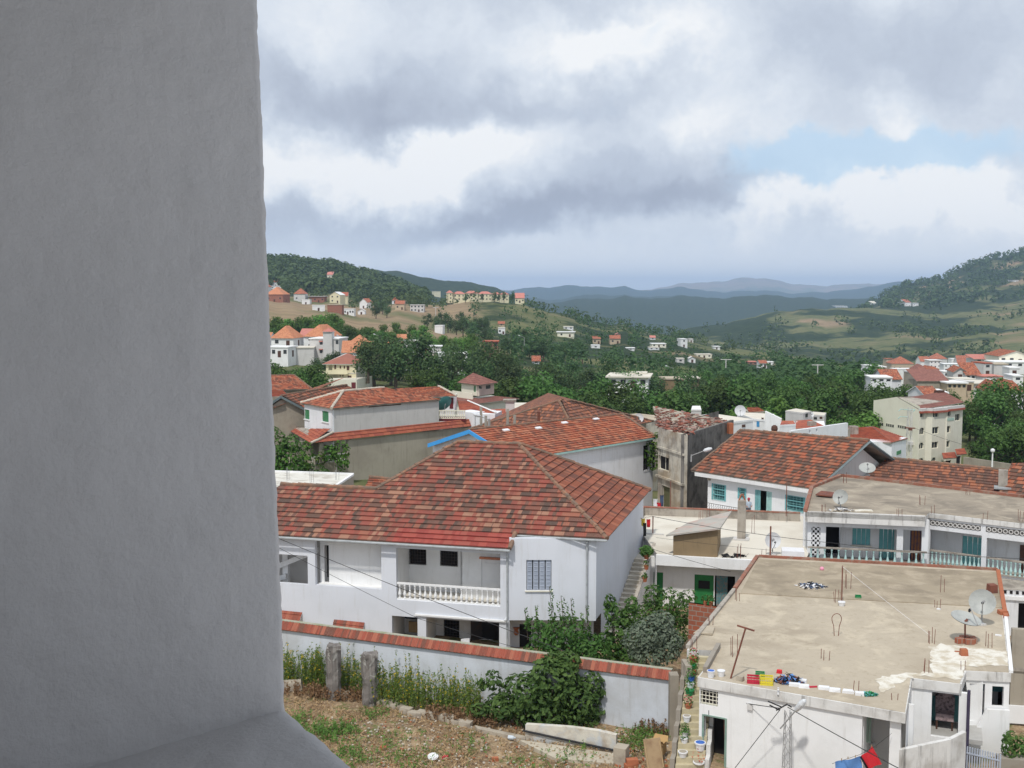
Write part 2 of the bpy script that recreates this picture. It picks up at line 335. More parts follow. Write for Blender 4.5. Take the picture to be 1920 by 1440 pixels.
# ---------------- walls
class Wall:
    def __init__(s,a,b):
        s.a=Vector((a[0],a[1],0)); s.b=Vector((b[0],b[1],0)); s.d=(s.b-s.a).normalized(); s.L=(s.b-s.a).length
        n=Vector((s.d.y,-s.d.x,0));
        if n.dot(s.a)>0: n=-n
        s.n=n; s.rz=math.atan2(s.d.y,s.d.x)
    def hit(s,px,py):
        d=ray(px,py); t=s.a.dot(s.n)/d.dot(s.n); p=d*t; return (p-s.a).dot(s.d),p.z
    def pt(s,u,z,o=0.): p=s.a+s.d*u+s.n*o; return Vector((p.x,p.y,z))
    def rect(s,x0,y0,x1,y1):
        u0=s.hit(x0,(y0+y1)/2)[0]; u1=s.hit(x1,(y0+y1)/2)[0]; xm=(x0+x1)/2
        return min(u0,u1),max(u0,u1),s.hit(xm,y1)[1],s.hit(xm,y0)[1]
    def off(s,o): q=Wall(s.a+s.n*o,s.b+s.n*o); return q
    def slab(s,mb,u0,u1,z0,z1,o0,o1,m=0):
        P=lambda u,z,o:s.pt(u,z,o)
        b=[P(u0,z0,o0),P(u1,z0,o0),P(u1,z0,o1),P(u0,z0,o1)]; t=[P(u0,z1,o0),P(u1,z1,o0),P(u1,z1,o1),P(u0,z1,o1)]
        if (b[1]-b[0]).cross(b[2]-b[1]).z<0: b=b[::-1]; t=t[::-1]
        mb.box8(b,t,m)
def panel(mb,w,u0,u1,z0,z1,holes=(),t=.25,m=0):
    """wall sheet with real openings: front, back and reveals"""
    us=sorted({u0,u1}|{min(max(h[i],u0),u1) for h in holes for i in(0,1)}); zs=sorted({z0,z1}|{min(max(h[i],z0),z1) for h in holes for i in(2,3)})
    def solid(i,j):
        if i<0 or j<0 or i>=len(us)-1 or j>=len(zs)-1: return False
        u=(us[i]+us[i+1])/2; z=(zs[j]+zs[j+1])/2
        return not any(h[0]<u<h[1] and h[2]<z<h[3] for h in holes)
    for i in range(len(us)-1):
        for j in range(len(zs)-1):
            if not solid(i,j): continue
            a,b,c,d=us[i],us[i+1],zs[j],zs[j+1]; uv=[(a,c),(b,c),(b,d),(a,d)]
            mb.poly([w.pt(a,c),w.pt(b,c),w.pt(b,d),w.pt(a,d)],uv,m); mb.poly([w.pt(a,c,-t),w.pt(a,d,-t),w.pt(b,d,-t),w.pt(b,c,-t)],m=m)
            if not solid(i-1,j): mb.poly([w.pt(a,c),w.pt(a,d),w.pt(a,d,-t),w.pt(a,c,-t)],m=m)
            if not solid(i+1,j): mb.poly([w.pt(b,c),w.pt(b,d),w.pt(b,d,-t),w.pt(b,c,-t)],m=m)
            if not solid(i,j-1): mb.poly([w.pt(a,c),w.pt(b,c),w.pt(b,c,-t),w.pt(a,c,-t)],m=m)
            if not solid(i,j+1): mb.poly([w.pt(a,d),w.pt(b,d),w.pt(b,d,-t),w.pt(a,d,-t)],m=m)
def pane(w,r,parent,name='window',mat=None,depth=-.14,frame=None,bars=0,hb=0,sill=None,fw=.05,grille=None,gm=None):
    """r=(u0,u1,z0,z1); a window part with pane, frame, optional glazing bars and outer grille"""
    u0,u1,z0,z1=r; mb=MB(); w.slab(mb,u0+.002,u1-.002,z0+.002,z1-.002,depth-.03,depth); o=mb.build(name,mat or GL,parent)
    if frame:
        mb=MB(); a,b=depth+.002,depth+.05
        w.slab(mb,u0,u0+fw,z0,z1,a,b); w.slab(mb,u1-fw,u1,z0,z1,a,b); w.slab(mb,u0+fw,u1-fw,z0,z0+fw,a,b); w.slab(mb,u0+fw,u1-fw,z1-fw,z1,a,b)
        for i in range(bars): u=u0+(u1-u0)*(i+1)/(bars+1); w.slab(mb,u-fw/2,u+fw/2,z0+fw,z1-fw,a,b-.01)
        mb.build('frame',frame,o)
    if sill: mb=MB(); w.slab(mb,u0-.08,u1+.08,z0-.07,z0-.003,-.05,.09); mb.build('sill',sill,o)
    if grille:
        mb=MB(); nu,nz=grille
        for i in range(nu+1): u=u0+(u1-u0)*i/nu; mb.bar(w.pt(u,z0,.03),w.pt(u,z1,.03),.013,4)
        for i in range(nz+1): z=z0+(z1-z0)*i/nz; mb.bar(w.pt(u0,z,.045),w.pt(u1,z,.045),.013,4)
        mb.build('grille',gm or IRN,o)
    return o
# ---------------- roofs
def clip(poly,f):
    out=[]
    for i in range(len(poly)):
        a=poly[i]; b=poly[(i+1)%len(poly)]; fa,fb=f(a),f(b)
        if fa>=0: out.append(a)
        if (fa>=0)!=(fb>=0): t=fa/(fa-fb); out.append((a[0]+(b[0]-a[0])*t,a[1]+(b[1]-a[1])*t))
    return out
def slope(mb,pts,rh=.36,lift=.055,th=.14,m=0,mu=0,uoff=0):
    """pts: planar convex-ish polygon, first two are the eave (left,right). Courses overlap as real steps."""
    pts=[Vector(p) for p in pts]; e=(pts[1]-pts[0]).normalized()
    n=Vector((0,0,0))
    for i in range(len(pts)): n+=(pts[i]).cross(pts[(i+1)%len(pts)])
    n.normalize()
    if n.z<0: n=-n
    up=n.cross(e).normalized()
    if up.z<0: up=-up
    o=pts[0]; q=[((p-o).dot(e),(p-o).dot(up)) for p in pts]; vmin=min(b for a,b in q); vmax=max(b for a,b in q)
    k=math.floor(vmin/rh)
    def P(a,h): return o+e*a[0]+up*a[1]+n*h
    while k*rh<vmax-1e-4:
        v0,v1=k*rh,(k+1)*rh; c=clip(clip(q,lambda a:a[1]-v0),lambda a:v1-a[1]); k+=1
        if len(c)<3: continue
        if rh<50:
            hh=lambda a: lift*(1-(a[1]-v0)/rh)
            mb.poly([P(a,hh(a)) for a in c],[(a[0]+uoff,a[1]*.9999+1e-4) for a in c],m)
            for i in range(len(c)):
                a,b=c[i],c[(i+1)%len(c)]
                if abs(a[1]-v0)<1e-4 and abs(b[1]-v0)<1e-4 or (abs(a[1]-v1)>1e-4 and abs(b[1]-v1)>1e-4) or (abs(a[0]-b[0])>1e-6 and abs(a[1]-b[1])>1e-6):
                    mb.poly([P(a,hh(a)),P(b,hh(b)),P(b,-.01),P(a,-.01)],[(a[0]+uoff,a[1]),(b[0]+uoff,b[1]),(b[0]+uoff,b[1]),(a[0]+uoff,a[1])],m)
        else: mb.poly([P(a,0) for a in c],[(a[0]+uoff,a[1]) for a in c],m)
    for i in range(len(pts)):
        j=(i+1)%len(pts); mb.poly([pts[i],pts[j],pts[j]-n*th,pts[i]-n*th],[(0,0)]*4,mu)
    mb.poly([p-n*th for p in pts][::-1],[(0,0)]*len(pts),mu)
def ridge(mb,a,b,r=.14,seg=.38):
    a=Vector(a); b=Vector(b); L=(b-a).length; n=max(1,int(L/seg)); rnd=random.Random(int(L*100))
    for i in range(n):
        p=a+(b-a)*(i/n); q=a+(b-a)*((i+1.12)/n); j=Vector((0,0,rnd.uniform(-.02,.03))); mb.bar(p+j,q+j,r*1.1,7,r*.88)
# ---------------- terrain: rows of (distance, [(column, height-line)]) in the photograph's own perspective, turned into metres
ROWS=[
(5,[(0,-21.)],1),(30,[(0,-20.8)],1),(62,[(0,-20.7)],1),(105,[(0,-20.9)],1),
(130,[(500,-21.0),(900,-22.5),(1300,-24),(1900,-25)],1),
(190,[(500,-23),(800,-25),(960,-27.5),(1200,-30),(1900,-31)],1),
(260,[(480,-24.3),(640,-24.8),(800,-27),(960,-31),(1120,-33),(1600,-34.5),(1760,-33),(1920,-32)],1),
(350,[(480,695),(640,697),(800,703),(960,728),(1120,743),(1280,757),(1440,763),(1600,763),(1760,735),(1920,725)],0),
(450,[(480,665),(640,660),(800,670),(960,693),(1120,707),(1280,718),(1440,725),(1600,725),(1760,698),(1920,690)],0),
(600,[(480,598),(560,607),(640,612),(720,622),(800,632),(880,648),(960,660),(1120,680),(1280,692),(1440,702),(1600,708),(1760,702),(1920,692)],0),
(800,[(480,566),(560,578),(640,590),(720,600),(800,607),(880,617),(960,627),(1120,650),(1280,665),(1440,680),(1600,703),(1760,706),(1920,698)],0),
(1000,[(480,560),(560,572),(640,576),(720,578),(800,573),(850,567),(955,568),(985,574),(1040,592),(1120,622),(1280,645),(1440,664),(1600,705),(1760,705),(1920,700)],0),
(1300,[(480,538),(640,553),(720,558),(800,560),(850,572),(960,574),(1040,583),(1120,604),(1200,620),(1280,634),(1360,648),(1440,662),(1520,680),(1600,692),(1760,676),(1920,670)],0),
(1750,[(480,492),(560,500),(640,510),(700,522),(740,537),(800,560),(960,600),(1120,650),(1280,680),(1360,668),(1440,650),(1520,643),(1600,640),(1760,628),(1920,618)],0),
(2400,[(480,520),(800,600),(1120,680),(1240,660),(1290,615),(1330,606),(1400,596),(1460,583),(1500,578),(1580,575),(1640,577),(1700,583),(1760,580),(1840,575),(1920,566)],0),
(2800,[(480,540),(640,540),(900,600),(1100,640),(1300,650),(1580,610),(1640,574),(1700,556),(1760,545),(1840,530),(1920,520)],0),
(3400,[(480,512),(620,508),(690,503),(760,513),(850,524),(930,541),(985,561),(1040,590),(1200,640),(1560,640),(1600,590),(1645,557),(1700,535),(1760,520),(1800,500),(1850,486),(1920,470)],0),
(4200,[(480,560),(980,600),(1040,620),(1640,620),(1920,520)],0),
(5600,[(480,560),(900,575),(1000,566),(1060,565),(1090,558),(1150,561),(1240,560),(1300,555),(1440,554),(1560,558),(1640,559),(1920,560)],0),
(6600,[(480,590),(1920,590)],0),
(8200,[(480,560),(960,560),(1060,560),(1095,551),(1130,552),(1170,559),(1240,556),(1920,560)],0),
(9500,[(480,575),(1920,575)],0),
(12000,[(480,548),(960,545),(1010,538),(1060,534),(1130,537),(1200,546),(1270,540),(1500,548),(1600,540),(1680,528),(1920,530)],0),
(14500,[(480,570),(1920,570)],0),
(18000,[(480,540),(1200,546),(1330,525),(1390,519),(1440,524),(1520,534),(1600,530),(1700,533),(1920,525)],0),
(24000,[(480,560),(1920,560)],0)]
def lerpl(l,x):
    if x<=l[0][0]: return l[0][1]
    for (a,b),(c,d) in zip(l,l[1:]):
        if x<=c:
            t=(x-a)/(c-a); return b+(d-b)*t
    return l[-1][1]
def rowz(r,px):
    v=lerpl(r[1],px)
    return v if r[2] else at(960,v,r[0]).z
def hgt(x,y):
    Y=max(y,5.01); px=960+F*x/Y
    for a,b in zip(ROWS,ROWS[1:]):
        if Y<=b[0]:
            t=(math.log(Y)-math.log(a[0]))/(math.log(b[0])-math.log(a[0])) if a[0]>1000 else (Y-a[0])/(b[0]-a[0])
            if a[0]>1200: t=t*t*(3-2*t)
            z=rowz(a,px)*(1-t)+rowz(b,px)*t
            if Y>130:
                s=Y/26.; k=min(1,(Y-130)/300)
                z+=k*Y*.0042*(noise.fractal((x/s+3.1,y/s*.6,0.3),.9,2.1,4))
            return z
    return rowz(ROWS[-1],px)
def ghit(px,py,y0=50,y1=20000):
    Y=y0; d=ray(px,py); d=d/d.y; last=Y
    while Y<y1:
        if d.z*Y<=hgt(d.x*Y,Y):
            for _ in range(12):
                m=(last+Y)/2
                if d.z*m<=hgt(d.x*m,m): Y=m
                else: last=m
            return d*Y
        last=Y; Y*=1.015
    return None
def sm(a,b,x): t=max(0,min(1,(x-a)/(b-a))); return t*t*(3-2*t)
def cover(x,y):
    """woodland cover 0..1 and pale dry patch 0..1 at a point of the land"""
    px=960+F*x/y
    nf=noise.noise((x/160,y/260,0))*.5+noise.noise((x/60,y/90,5))*.3
    w=.3; d=.35
    k=sm(300,460,y); w+=(.5+nf-w)*k
    k=sm(560,620,y)*(1-sm(980,1100,y))*(1-sm(830,930,px)); w+=(.05+nf*.4-w)*k; d+=(.62+nf-d)*k
    k=sm(1150,1350,y)*(1-sm(980,1120,px)); w+=(1-w)*k; d+=(0-d)*k
    k=sm(1800,2300,y)*(1-sm(1200,1330,px)); w+=(1-w)*k; d+=(0-d)*k
    k=sm(1400,1700,y)*sm(1200,1330,px); w+=(.52+nf*1.5-w)*k; d+=(.20-nf*1.0-d)*k  # dry cover cut on the right slope: cloud shadow put into the land colour
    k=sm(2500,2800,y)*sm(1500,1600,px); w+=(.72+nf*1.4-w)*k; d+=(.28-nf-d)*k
    k=sm(3700,4200,y); w+=(1-w)*k; d+=(0-d)*k
    k=sm(15000,17000,y); w+=(.1-w)*k; d+=(.6-d)*k
    return (w,d)
verts=[];cols=[];faces=[]
pxs=[-2600,-1800,-1200,-700,-300,0,240]+[380+7*i for i in range(0,226)]+[2010,2150,2400,2800,3400,4200,5400]
ds=[];d=5.
while d<24000: ds.append(d); d*=(1.05 if d<300 else 1.022 if d<4500 else 1.03)
ds.append(24000)
for dd in ds:
    for p in pxs:
        X=(p-960)/F*dd; z=hgt(X,dd)
        if 9<dd<70: z+=.10*noise.noise((X*.6,dd*.6,0))
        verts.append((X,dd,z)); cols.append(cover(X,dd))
nx=len(pxs)
for j in range(len(ds)-1):
    for i in range(nx-1): a=j*nx+i; faces.append((a,a+1,a+nx+1,a+nx))
me=bpy.data.meshes.new('ground'); me.from_pydata(verts,[],faces)
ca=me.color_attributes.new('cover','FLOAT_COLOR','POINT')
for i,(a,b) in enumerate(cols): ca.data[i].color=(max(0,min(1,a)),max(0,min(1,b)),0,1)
me.polygons.foreach_set('use_smooth',[True]*len(me.polygons))
m,g,b=newmat('land')
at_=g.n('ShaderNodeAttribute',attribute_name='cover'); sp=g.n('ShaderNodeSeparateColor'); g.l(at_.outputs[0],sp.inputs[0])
t=g.n('ShaderNodeNewGeometry').outputs['Position']
nA=g.noise(t,.012,8,.66,.4); nB=g.noise(t,.05,8,.7); nC=g.noise(t,.0035,6,.6,.3); nD=g.noise(t,.55,7,.7); nE=g.noise(t,6,5,.7)
fo=g.rng(g.m('ADD',sp.outputs[0],g.m('MULTIPLY',g.m('SUBTRACT',nA,.5),1.4)),.40,.60)
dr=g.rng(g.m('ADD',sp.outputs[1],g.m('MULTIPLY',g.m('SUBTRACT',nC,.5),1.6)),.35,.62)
grass=g.mix(g.rng(nB,.35,.65),(.085,.11,.045,1),(.16,.155,.075,1)); dry=g.mix(g.rng(nB,.35,.7),(.30,.225,.14,1),(.21,.15,.095,1))  # dry tone muted too, for the cloud shadow on the right slope
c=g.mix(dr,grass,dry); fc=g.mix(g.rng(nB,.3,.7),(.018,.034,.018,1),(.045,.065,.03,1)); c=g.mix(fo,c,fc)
yy=g.n('ShaderNodeSeparateXYZ'); g.l(t,yy.inputs[0]); near=g.rng(yy.outputs[1],90,125,1,0)
soil=g.mix(g.rng(nD,.36,.6),(.36,.26,.16,1),(.20,.135,.085,1)); soil=g.mix(g.rng(nE,.50,.66,0,.8),soil,(.46,.37,.25,1)); soil=g.mix(g.rng(g.noise(t,.9,6,.7),.52,.62,0,.8),soil,(.10,.13,.04,1))
soil=g.mix(g.rng(g.noise(t,2.7,6,.7),.60,.66,0,.8),soil,(.12,.085,.06,1))
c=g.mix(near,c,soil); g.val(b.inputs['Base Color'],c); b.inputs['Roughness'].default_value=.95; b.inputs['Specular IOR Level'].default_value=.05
bump(g,b,g.m('ADD',g.m('MULTIPLY',nE,.12),nD),.12,.8)
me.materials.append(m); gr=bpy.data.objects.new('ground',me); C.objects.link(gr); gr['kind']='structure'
rnd=random.Random(7)
# ================= window reveal the photo is taken from
def grid_sheet(mb,fn,nu,nv,m=0):
    P=[[fn(i/nu,j/nv) for i in range(nu+1)] for j in range(nv+1)]
    for j in range(nv):
        for i in range(nu): mb.poly([P[j][i],P[j][i+1],P[j+1][i+1],P[j+1][i]],m=m)
CC=Vector((-.355,1.735)); jd=Vector((-.17,-.14)).normalized(); fd=Vector((.092,-.14)).normalized()   # corner, jamb direction, facade direction
ZS=-.663
rv=T('window_opening','rough white plastered window reveal and sill filling the left edge close by','window reveal',(CC.x,CC.y,ZS))
mb=MB()
def nz(p,s,a): return a*noise.fractal(Vector(p)*s,.8,2,3)
def jamb(u,v):
    # u: 0 at the outer corner (rounded), 1 deep inside; v: up
    z=ZS-.3+v*3.2; lean=-(z-ZS)*.022
    s=u*u*1.1
    nrm=Vector((-jd.y,jd.x));
    if nrm.x<0: nrm=-nrm
    p=CC+jd*s
    r=.014; k=max(0,1-s/r); out=-r*(k*k)*1.0
    p=p+nrm*out
    w=nz((s*1.,0,z),9,.0025)+nz((s,2,z),40,.0008)
    e=nz((0,5,z),5,.0015)+nz((0,7,z),30,.0022)+nz((0,9,z),90,.0012)
    p=p+nrm*w+jd*(e*max(0,1-s/.06))
    return (p.x+lean,p.y,z)
grid_sheet(mb,jamb,90,420)
# outer facade beside the opening and its back faces
o=Vector((-fd.x,-fd.y))
nr=Vector((-jd.y,jd.x)); nr=nr if nr.x>0 else -nr
a=CC+jd*.03-nr*.02; mb.poly([(a.x-.07,a.y,ZS+3),(a.x+o.x*2.5-.07,a.y+o.y*2.5,ZS+3),(a.x+o.x*2.5,a.y+o.y*2.5,ZS-.3),(a.x,a.y,ZS-.3)])
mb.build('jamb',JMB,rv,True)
mb=MB()
def sill(u,v):
    s=v*v*1.1; q=u*2.2
    p=CC+jd*(s+.002)+fd*(q-.05); e=nz((q,3,0),7,.003)+nz((q,8,0),30,.002)
    p=p-jd*e*max(0,1-s/.08)
    r=.03; k=max(0,1-s/r); z=ZS-.012*k**2+nz((q,s,1),9,.003)-s*.05
    d=max(0,1-q/.22); z+=.008*d*d   # the fillet where it meets the jamb
    return (p.x,p.y,z)
grid_sheet(mb,sill,200,70)
a=CC+jd*.04+fd*-.05; b2=a+fd*2.2
mb.poly([(a.x,a.y,ZS-.04),(b2.x,b2.y,ZS-.04),(b2.x,b2.y,ZS-1.2),(a.x,a.y,ZS-1.2)])
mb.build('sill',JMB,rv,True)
# unseen room behind: ceiling and walls added, shaped to keep the reveal in shade
mb=MB(); i0=CC+jd*.95; 
def L2(a,b): return Vector((a[0],a[1]))+jd*b[0]+fd*b[1]
p0=L2(CC,(.95,-3)); p1=L2(CC,(.95,-.0)); p2=L2(CC,(.95,3.2)); p3=L2(CC,(4.5,3.2)); p4=L2(CC,(4.5,-3))
c0=L2(CC,(.0,-.2)); c1=L2(CC,(0,3.2))
mb.prism([c0,c1,p3,p4,p0,p1],ZS+1.45,ZS+1.65)
mb.prism([p4,p3,p3+jd*.2,p4+jd*.2],ZS-1.1,ZS+1.45)
mb.prism([p0,p4,p4-fd*.2,p0-fd*.2],ZS-1.1,ZS+1.45)
mb.prism([L2(CC,(.9,-3)),L2(CC,(.9,-.06)),L2(CC,(1.08,-.06)),L2(CC,(1.08,-3))],ZS-1.1,ZS+1.44)
mb.prism([L2(CC,(.02,1.62)),L2(CC,(.02,3.2)),L2(CC,(.3,3.2)),L2(CC,(.3,1.62))],ZS-1.1,ZS+1.44)  # out-of-view wall added to narrow the opening and darken the jamb
mb.build('room_wall',surf('dim_room_paint',(.16,.155,.15),None,1,.9,0),rv)  # room tone set dark to cut light bouncing onto the jamb

# ================= main white house
def inset(a,b,k):
    w=Wall(a,b); return w.off(-k)
E0=on(425,998.5,-14.45); E1=on(956,1029,-14.45); RL=on(858,829,-9.85); RR=on(973,833,-9.85)
hs=T('white_house','large white house with weathered red hipped tile roof, balustraded balcony and zinc gutters','house',on(1117,1235,G))
e=(E1-E0).normalized(); n=(E1-E0).cross(RL-E0).normalized(); n=n if n.z>0 else -n; up=n.cross(e).normalized(); up=up if up.z>0 else -up
def q(px,py): p=onpl(px,py,E0,n)-E0; return (p.dot(e),p.dot(up))
def PQ(a): return E0+e*a[0]+up*a[1]
qe1=(E1-E0).dot(e); q735=q(735,1016)[0]; q965=q(966,1001); rows=.45
vn=round(q965[1]/rows)*rows; q965=(q965[0],vn); R3=q(1136,1019); R3=(R3[0],vn-.0)
qRR=((RR-E0).dot(e),(RR-E0).dot(up)); qRL=((RL-E0).dot(e),(RL-E0).dot(up)); q705=q(705,917); q527=q(527,908)
def slopeq(mb,lst,**k): slope(mb,[PQ(a) for a in lst],rh=.45,lift=.08,**k)
mb=MB()
slopeq(mb,[(0,0),(q735,0),(q735,vn),q705,q527],mu=2)
slopeq(mb,[(q735,vn),q965,qRR,qRL,q705],mu=2,uoff=q735)
slopeq(mb,[q965,R3,qRR],mu=2,uoff=q965[0])
slopeq(mb,[(q735,0),(qe1,0),q965,(q735,vn)],m=1,mu=2,uoff=q735)
rf=mb.build('roof',[TM,TN,EDG],hs)
R3w=PQ(R3); BR=on(1219,919,R3w.z)
mb=MB(); slope(mb,[R3w,BR,RR],rh=.5,lift=.07,mu=1); mb.build('side_roof',[TS,EDG],hs)
P705=PQ(q705);P527=PQ(q527); BL=BR+(RL-RR).normalized()*5; LB=P527+Vector((1,6.5,-2.6)); MB_=P705+Vector((1,5,-2.2))
mb=MB(); slope(mb,[BL,BR,RR,RL],rh=99,mu=1); slope(mb,[P705,BL,RL],rh=99,mu=1); mb.build('rear_roof',[TM,EDG],hs)
mb=MB(); a=[at(684,914,73.2),at(738,917,73.2),at(732,899,74.6),at(692,896,74.6)]; slope(mb,a,mu=1); mb.build('porch_roof',[TO,EDG],hs)
mb=MB(); up1=Vector((0,0,.03))
for a,b in((RL,RR),(R3w,RR),(P705,RL),(P527,P705),(BR,RR),(PQ(q965),PQ((qe1,0))),(a and at(692,896,74.6),at(732,899,74.6))): ridge(mb,Vector(a)+up1,Vector(b)+up1)
mb.build('ridge_tiles',surf('lichened_ridge_tiles',(.20,.13,.095),(.34,.17,.10),2.2,.95,.01,12,.8,c3=(.13,.11,.09),sc3=1.2),hs)
RIDG=MATS['lichened_ridge_tiles']
W1=inset(E0,E1,.45)
zt=E0.z-.16
uL=0; u955=W1.hit(955,1100)[0]
zf=W1.hit(840,1131)[1]
h1=W1.rect(440,1038,577,1092); h2=W1.rect(591,1022,715,1101); h2=(h2[0],h2[1],h2[2],zt-.05); h3=W1.rect(743,1030,938,1131); h3=(h3[0],h3[1],zf,zt-.28)
h4=W1.rect(735,1156,783,1200); h4=(h4[0],h4[1],G-.2,h4[3]); h5=W1.rect(799,1163,936,1200); h5=(h5[0],h5[1],G-.2,h5[3])
mb=MB(); panel(mb,W1,uL,u955,G-.5,zt,[h1,h2,h3,h4,h5],.28)
WS=surf('stained_bluish_house_wall',(.66,.68,.73),(.58,.60,.64),.35,.92,.006,16,.5,((.42,.40,.35),.28))
mb.build('front_wall',WS,hs)
# recesses
mb=MB()
slot=(h2[0]+.25,h2[0]+.55,h2[2],h2[3]-.5)
wr=W1.off(-.75); panel(mb,wr,h2[0]-.01,h2[1]+.01,h2[2]-.2,zt,[slot],.1); W1.slab(mb,h2[0]-.03,h2[1]+.03,h2[2]-.22,h2[2]-.01,-.9,-.285)
mb.build('recess_wall',WC,hs)
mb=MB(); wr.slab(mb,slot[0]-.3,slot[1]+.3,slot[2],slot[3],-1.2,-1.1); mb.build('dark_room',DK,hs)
# stairwell seen through the left opening
mb=MB(); wb=W1.off(-2.6); panel(mb,wb,h1[0]-1,h1[1]+.4,h1[2]-1.2,zt,[],.1); W1.slab(mb,h1[0]-1,h1[1]+.5,h1[2]-1.3,h1[2]-1.2,-2.6,-.3)
mb.build('stairwell_wall',GW,hs)
mb=MB(); w5=W1.off(-1.3)
A=[w5.pt(h1[0]+1.4,h1[2]+.15),w5.pt(h1[1]+.1,h1[3]-.1)]; d=Vector((0,0,.32)); t_=w5.n*-.15
mb.box8([A[0],A[1],A[1]+t_,A[0]+t_],[A[0]+d,A[1]+d,A[1]+t_+d,A[0]+t_+d]); ux=w5.hit(527,1070)[0]; w5.slab(mb,ux,ux+.35,h1[2]-1.2,zt,-.5,-.2)
ux=w5.hit(527,1070)[0]; B_=[w5.pt(ux+.3,h1[2]-.1),w5.pt(ux-1.4,h1[2]-.7)]; mb.box8([B_[0],B_[1],B_[1]+t_,B_[0]+t_],[B_[0]+d,B_[1]+d,B_[1]+t_+d,B_[0]+t_+d]); mb.build('stair_beam',WC,hs)
# balcony
wb=W1.off(-2.3); g1=wb.rect(768,1029,799,1058); g2=wb.rect(826,1033,858,1061); g1=(g1[0],g1[1],g1[2],g1[3]);
mb=MB(); u87=wb.hit(871,1080)[0]; us=W1.hit(743,1080)[0]-.2
panel(mb,wb,us,u87,zf-.1,zt,[g1,g2],.15)
wb2=W1.off(-1.5); dr=wb2.rect(903,1049,941,1112); dr=(dr[0],dr[1],zf+.0,dr[3]); panel(mb,wb2,u87,u955+.5,zf-.1,zt,[dr],.1)
mb.prism([wb.pt(u87,0).xy,wb.pt(u87+.1,0).xy,wb2.pt(u87+.1,0).xy,wb2.pt(u87,0).xy],zf-.1,zt)
mb.prism([W1.pt(us,0,-.28).xy,W1.pt(us+.2,0,-.28).xy,wb.pt(us+.2,0).xy,wb.pt(us,0).xy],zf-.1,zt); mb.build('balcony_back_wall',WC,hs)
mb=MB(); W1.slab(mb,us,u955-.05,zf-.22,zf-.005,-2.3,-.29); mb.build('balcony_floor',RFW,hs)
mb=MB(); W1.slab(mb,us,u955-.05,zt-.08,zt,-2.3,-.29); mb.build('balcony_ceiling',WC,hs)
for g_ in(g1,g2): pane(wb,g_,hs,depth=-.08,mat=DK,grille=(6,5),gm=IRN)
mb=MB(); wb2.slab(mb,dr[0]+.01,dr[1]-.01,dr[2],dr[3]-.01,-.08,-.03)
for a,b in((.15,.45),(.52,.9)):
    hh=dr[3]-dr[2]; wb2.slab(mb,dr[0]+.14,dr[1]-.12,dr[2]+hh*a,dr[2]+hh*b,-.03,-.012)
dd=mb.build('door',WDD,hs); mb=MB(); wb2.slab(mb,dr[0]-.1,dr[1]+.3,dr[3]+.02,dr[3]+.14,.0,.16); mb.build('door_canopy',TO,dd)
# balustrade with separate balusters
def baluster_src(parent,loc,h,mat,r=.075):
    mb=MB(); mb.lathe(loc,[(r*.9,0),(r*.9,h*.06),(r*.55,h*.1),(r*1.15,h*.3),(r*.9,h*.42),(r*.42,h*.62),(r*.5,h*.8),(r*.85,h*.9),(r*.85,h)],8)
    o=mb.build('baluster',mat,None,True,loc=loc); o.parent=parent; o.location=Vector(loc)-wloc(parent); return o
def balustrade(parent,a,b,z0,h,n,mat,matrail,rw=.16,r=.075,name='balustrade'):
    a=Vector((a[0],a[1],0)); b=Vector((b[0],b[1],0)); w=Wall(a,b); mb=MB()
    w.slab(mb,0,w.L,z0+h-.1,z0+h,-rw/2,rw/2); w.slab(mb,0,w.L,z0,z0+.07,-rw/2,rw/2)
    bl=mb.build(name,matrail,parent); s=None
    for i in range(n):
        p=w.pt(w.L*(i+.5)/n,z0+.07)
        if s is None: s=baluster_src(bl,p,h-.17,mat,r)
        else: inst(s,bl,p)
    return bl
zr=W1.hit(840,1099)[1]
balustrade(hs,W1.pt(h3[0],0,-.14).xy,W1.pt(h3[1],0,-.14).xy,zf,zr-zf,20,WC,WC,r=.085)
# lower terrace behind the arches
wl=W1.off(-2.4); g3=wl.rect(833,1163,861,1196); dk=wl.rect(904,1158,938,1222); dk=(dk[0],dk[1],G,dk[3]); g4=wl.rect(747,1150,783,1185); g4=(g4[0],g4[1],G+.9,g4[3])
mb=MB(); u4=W1.hit(733,1180)[0]; u79=wl.hit(790,1180)[0]
panel(mb,wl,u4-.2,u955,G-.1,zf-.22,[g3,dk,g4],.12)
for uu,k in((u4-.15,.15),(W1.hit(791,1180)[0]-.1,.2)): mb.prism([W1.pt(uu,0,-.28).xy,W1.pt(uu+k,0,-.28).xy,wl.pt(uu+k,0).xy,wl.pt(uu,0).xy],G-.1,zf-.22)
mb.build('terrace_back_wall',WC,hs)
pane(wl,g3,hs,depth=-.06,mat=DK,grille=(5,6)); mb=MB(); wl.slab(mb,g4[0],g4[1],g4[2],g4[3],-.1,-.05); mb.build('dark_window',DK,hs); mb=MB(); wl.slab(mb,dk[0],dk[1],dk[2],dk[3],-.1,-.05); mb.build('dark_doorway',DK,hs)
mb=MB(); d1=dk[0]; h_=dk[3]-G
p=[wl.pt(d1-.02,G+.02,.02),wl.pt(d1-.55,G+.02,.55)]; mb.box8([p[0],p[1],p[1]+Vector((.04,.02,0)),p[0]+Vector((.04,.02,0))],[a+Vector((0,0,h_-.1)) for a in(p[0],p[1],p[1]+Vector((.04,.02,0)),p[0]+Vector((.04,.02,0)))]); mb.build('iron_door',IRN,hs)
mb=MB(); W1.slab(mb,W1.hit(779,1150)[0],u955-.04,h5[3]+.10,h5[3]+.19,.003,.13); mb.build('canopy_lip',WC,hs)
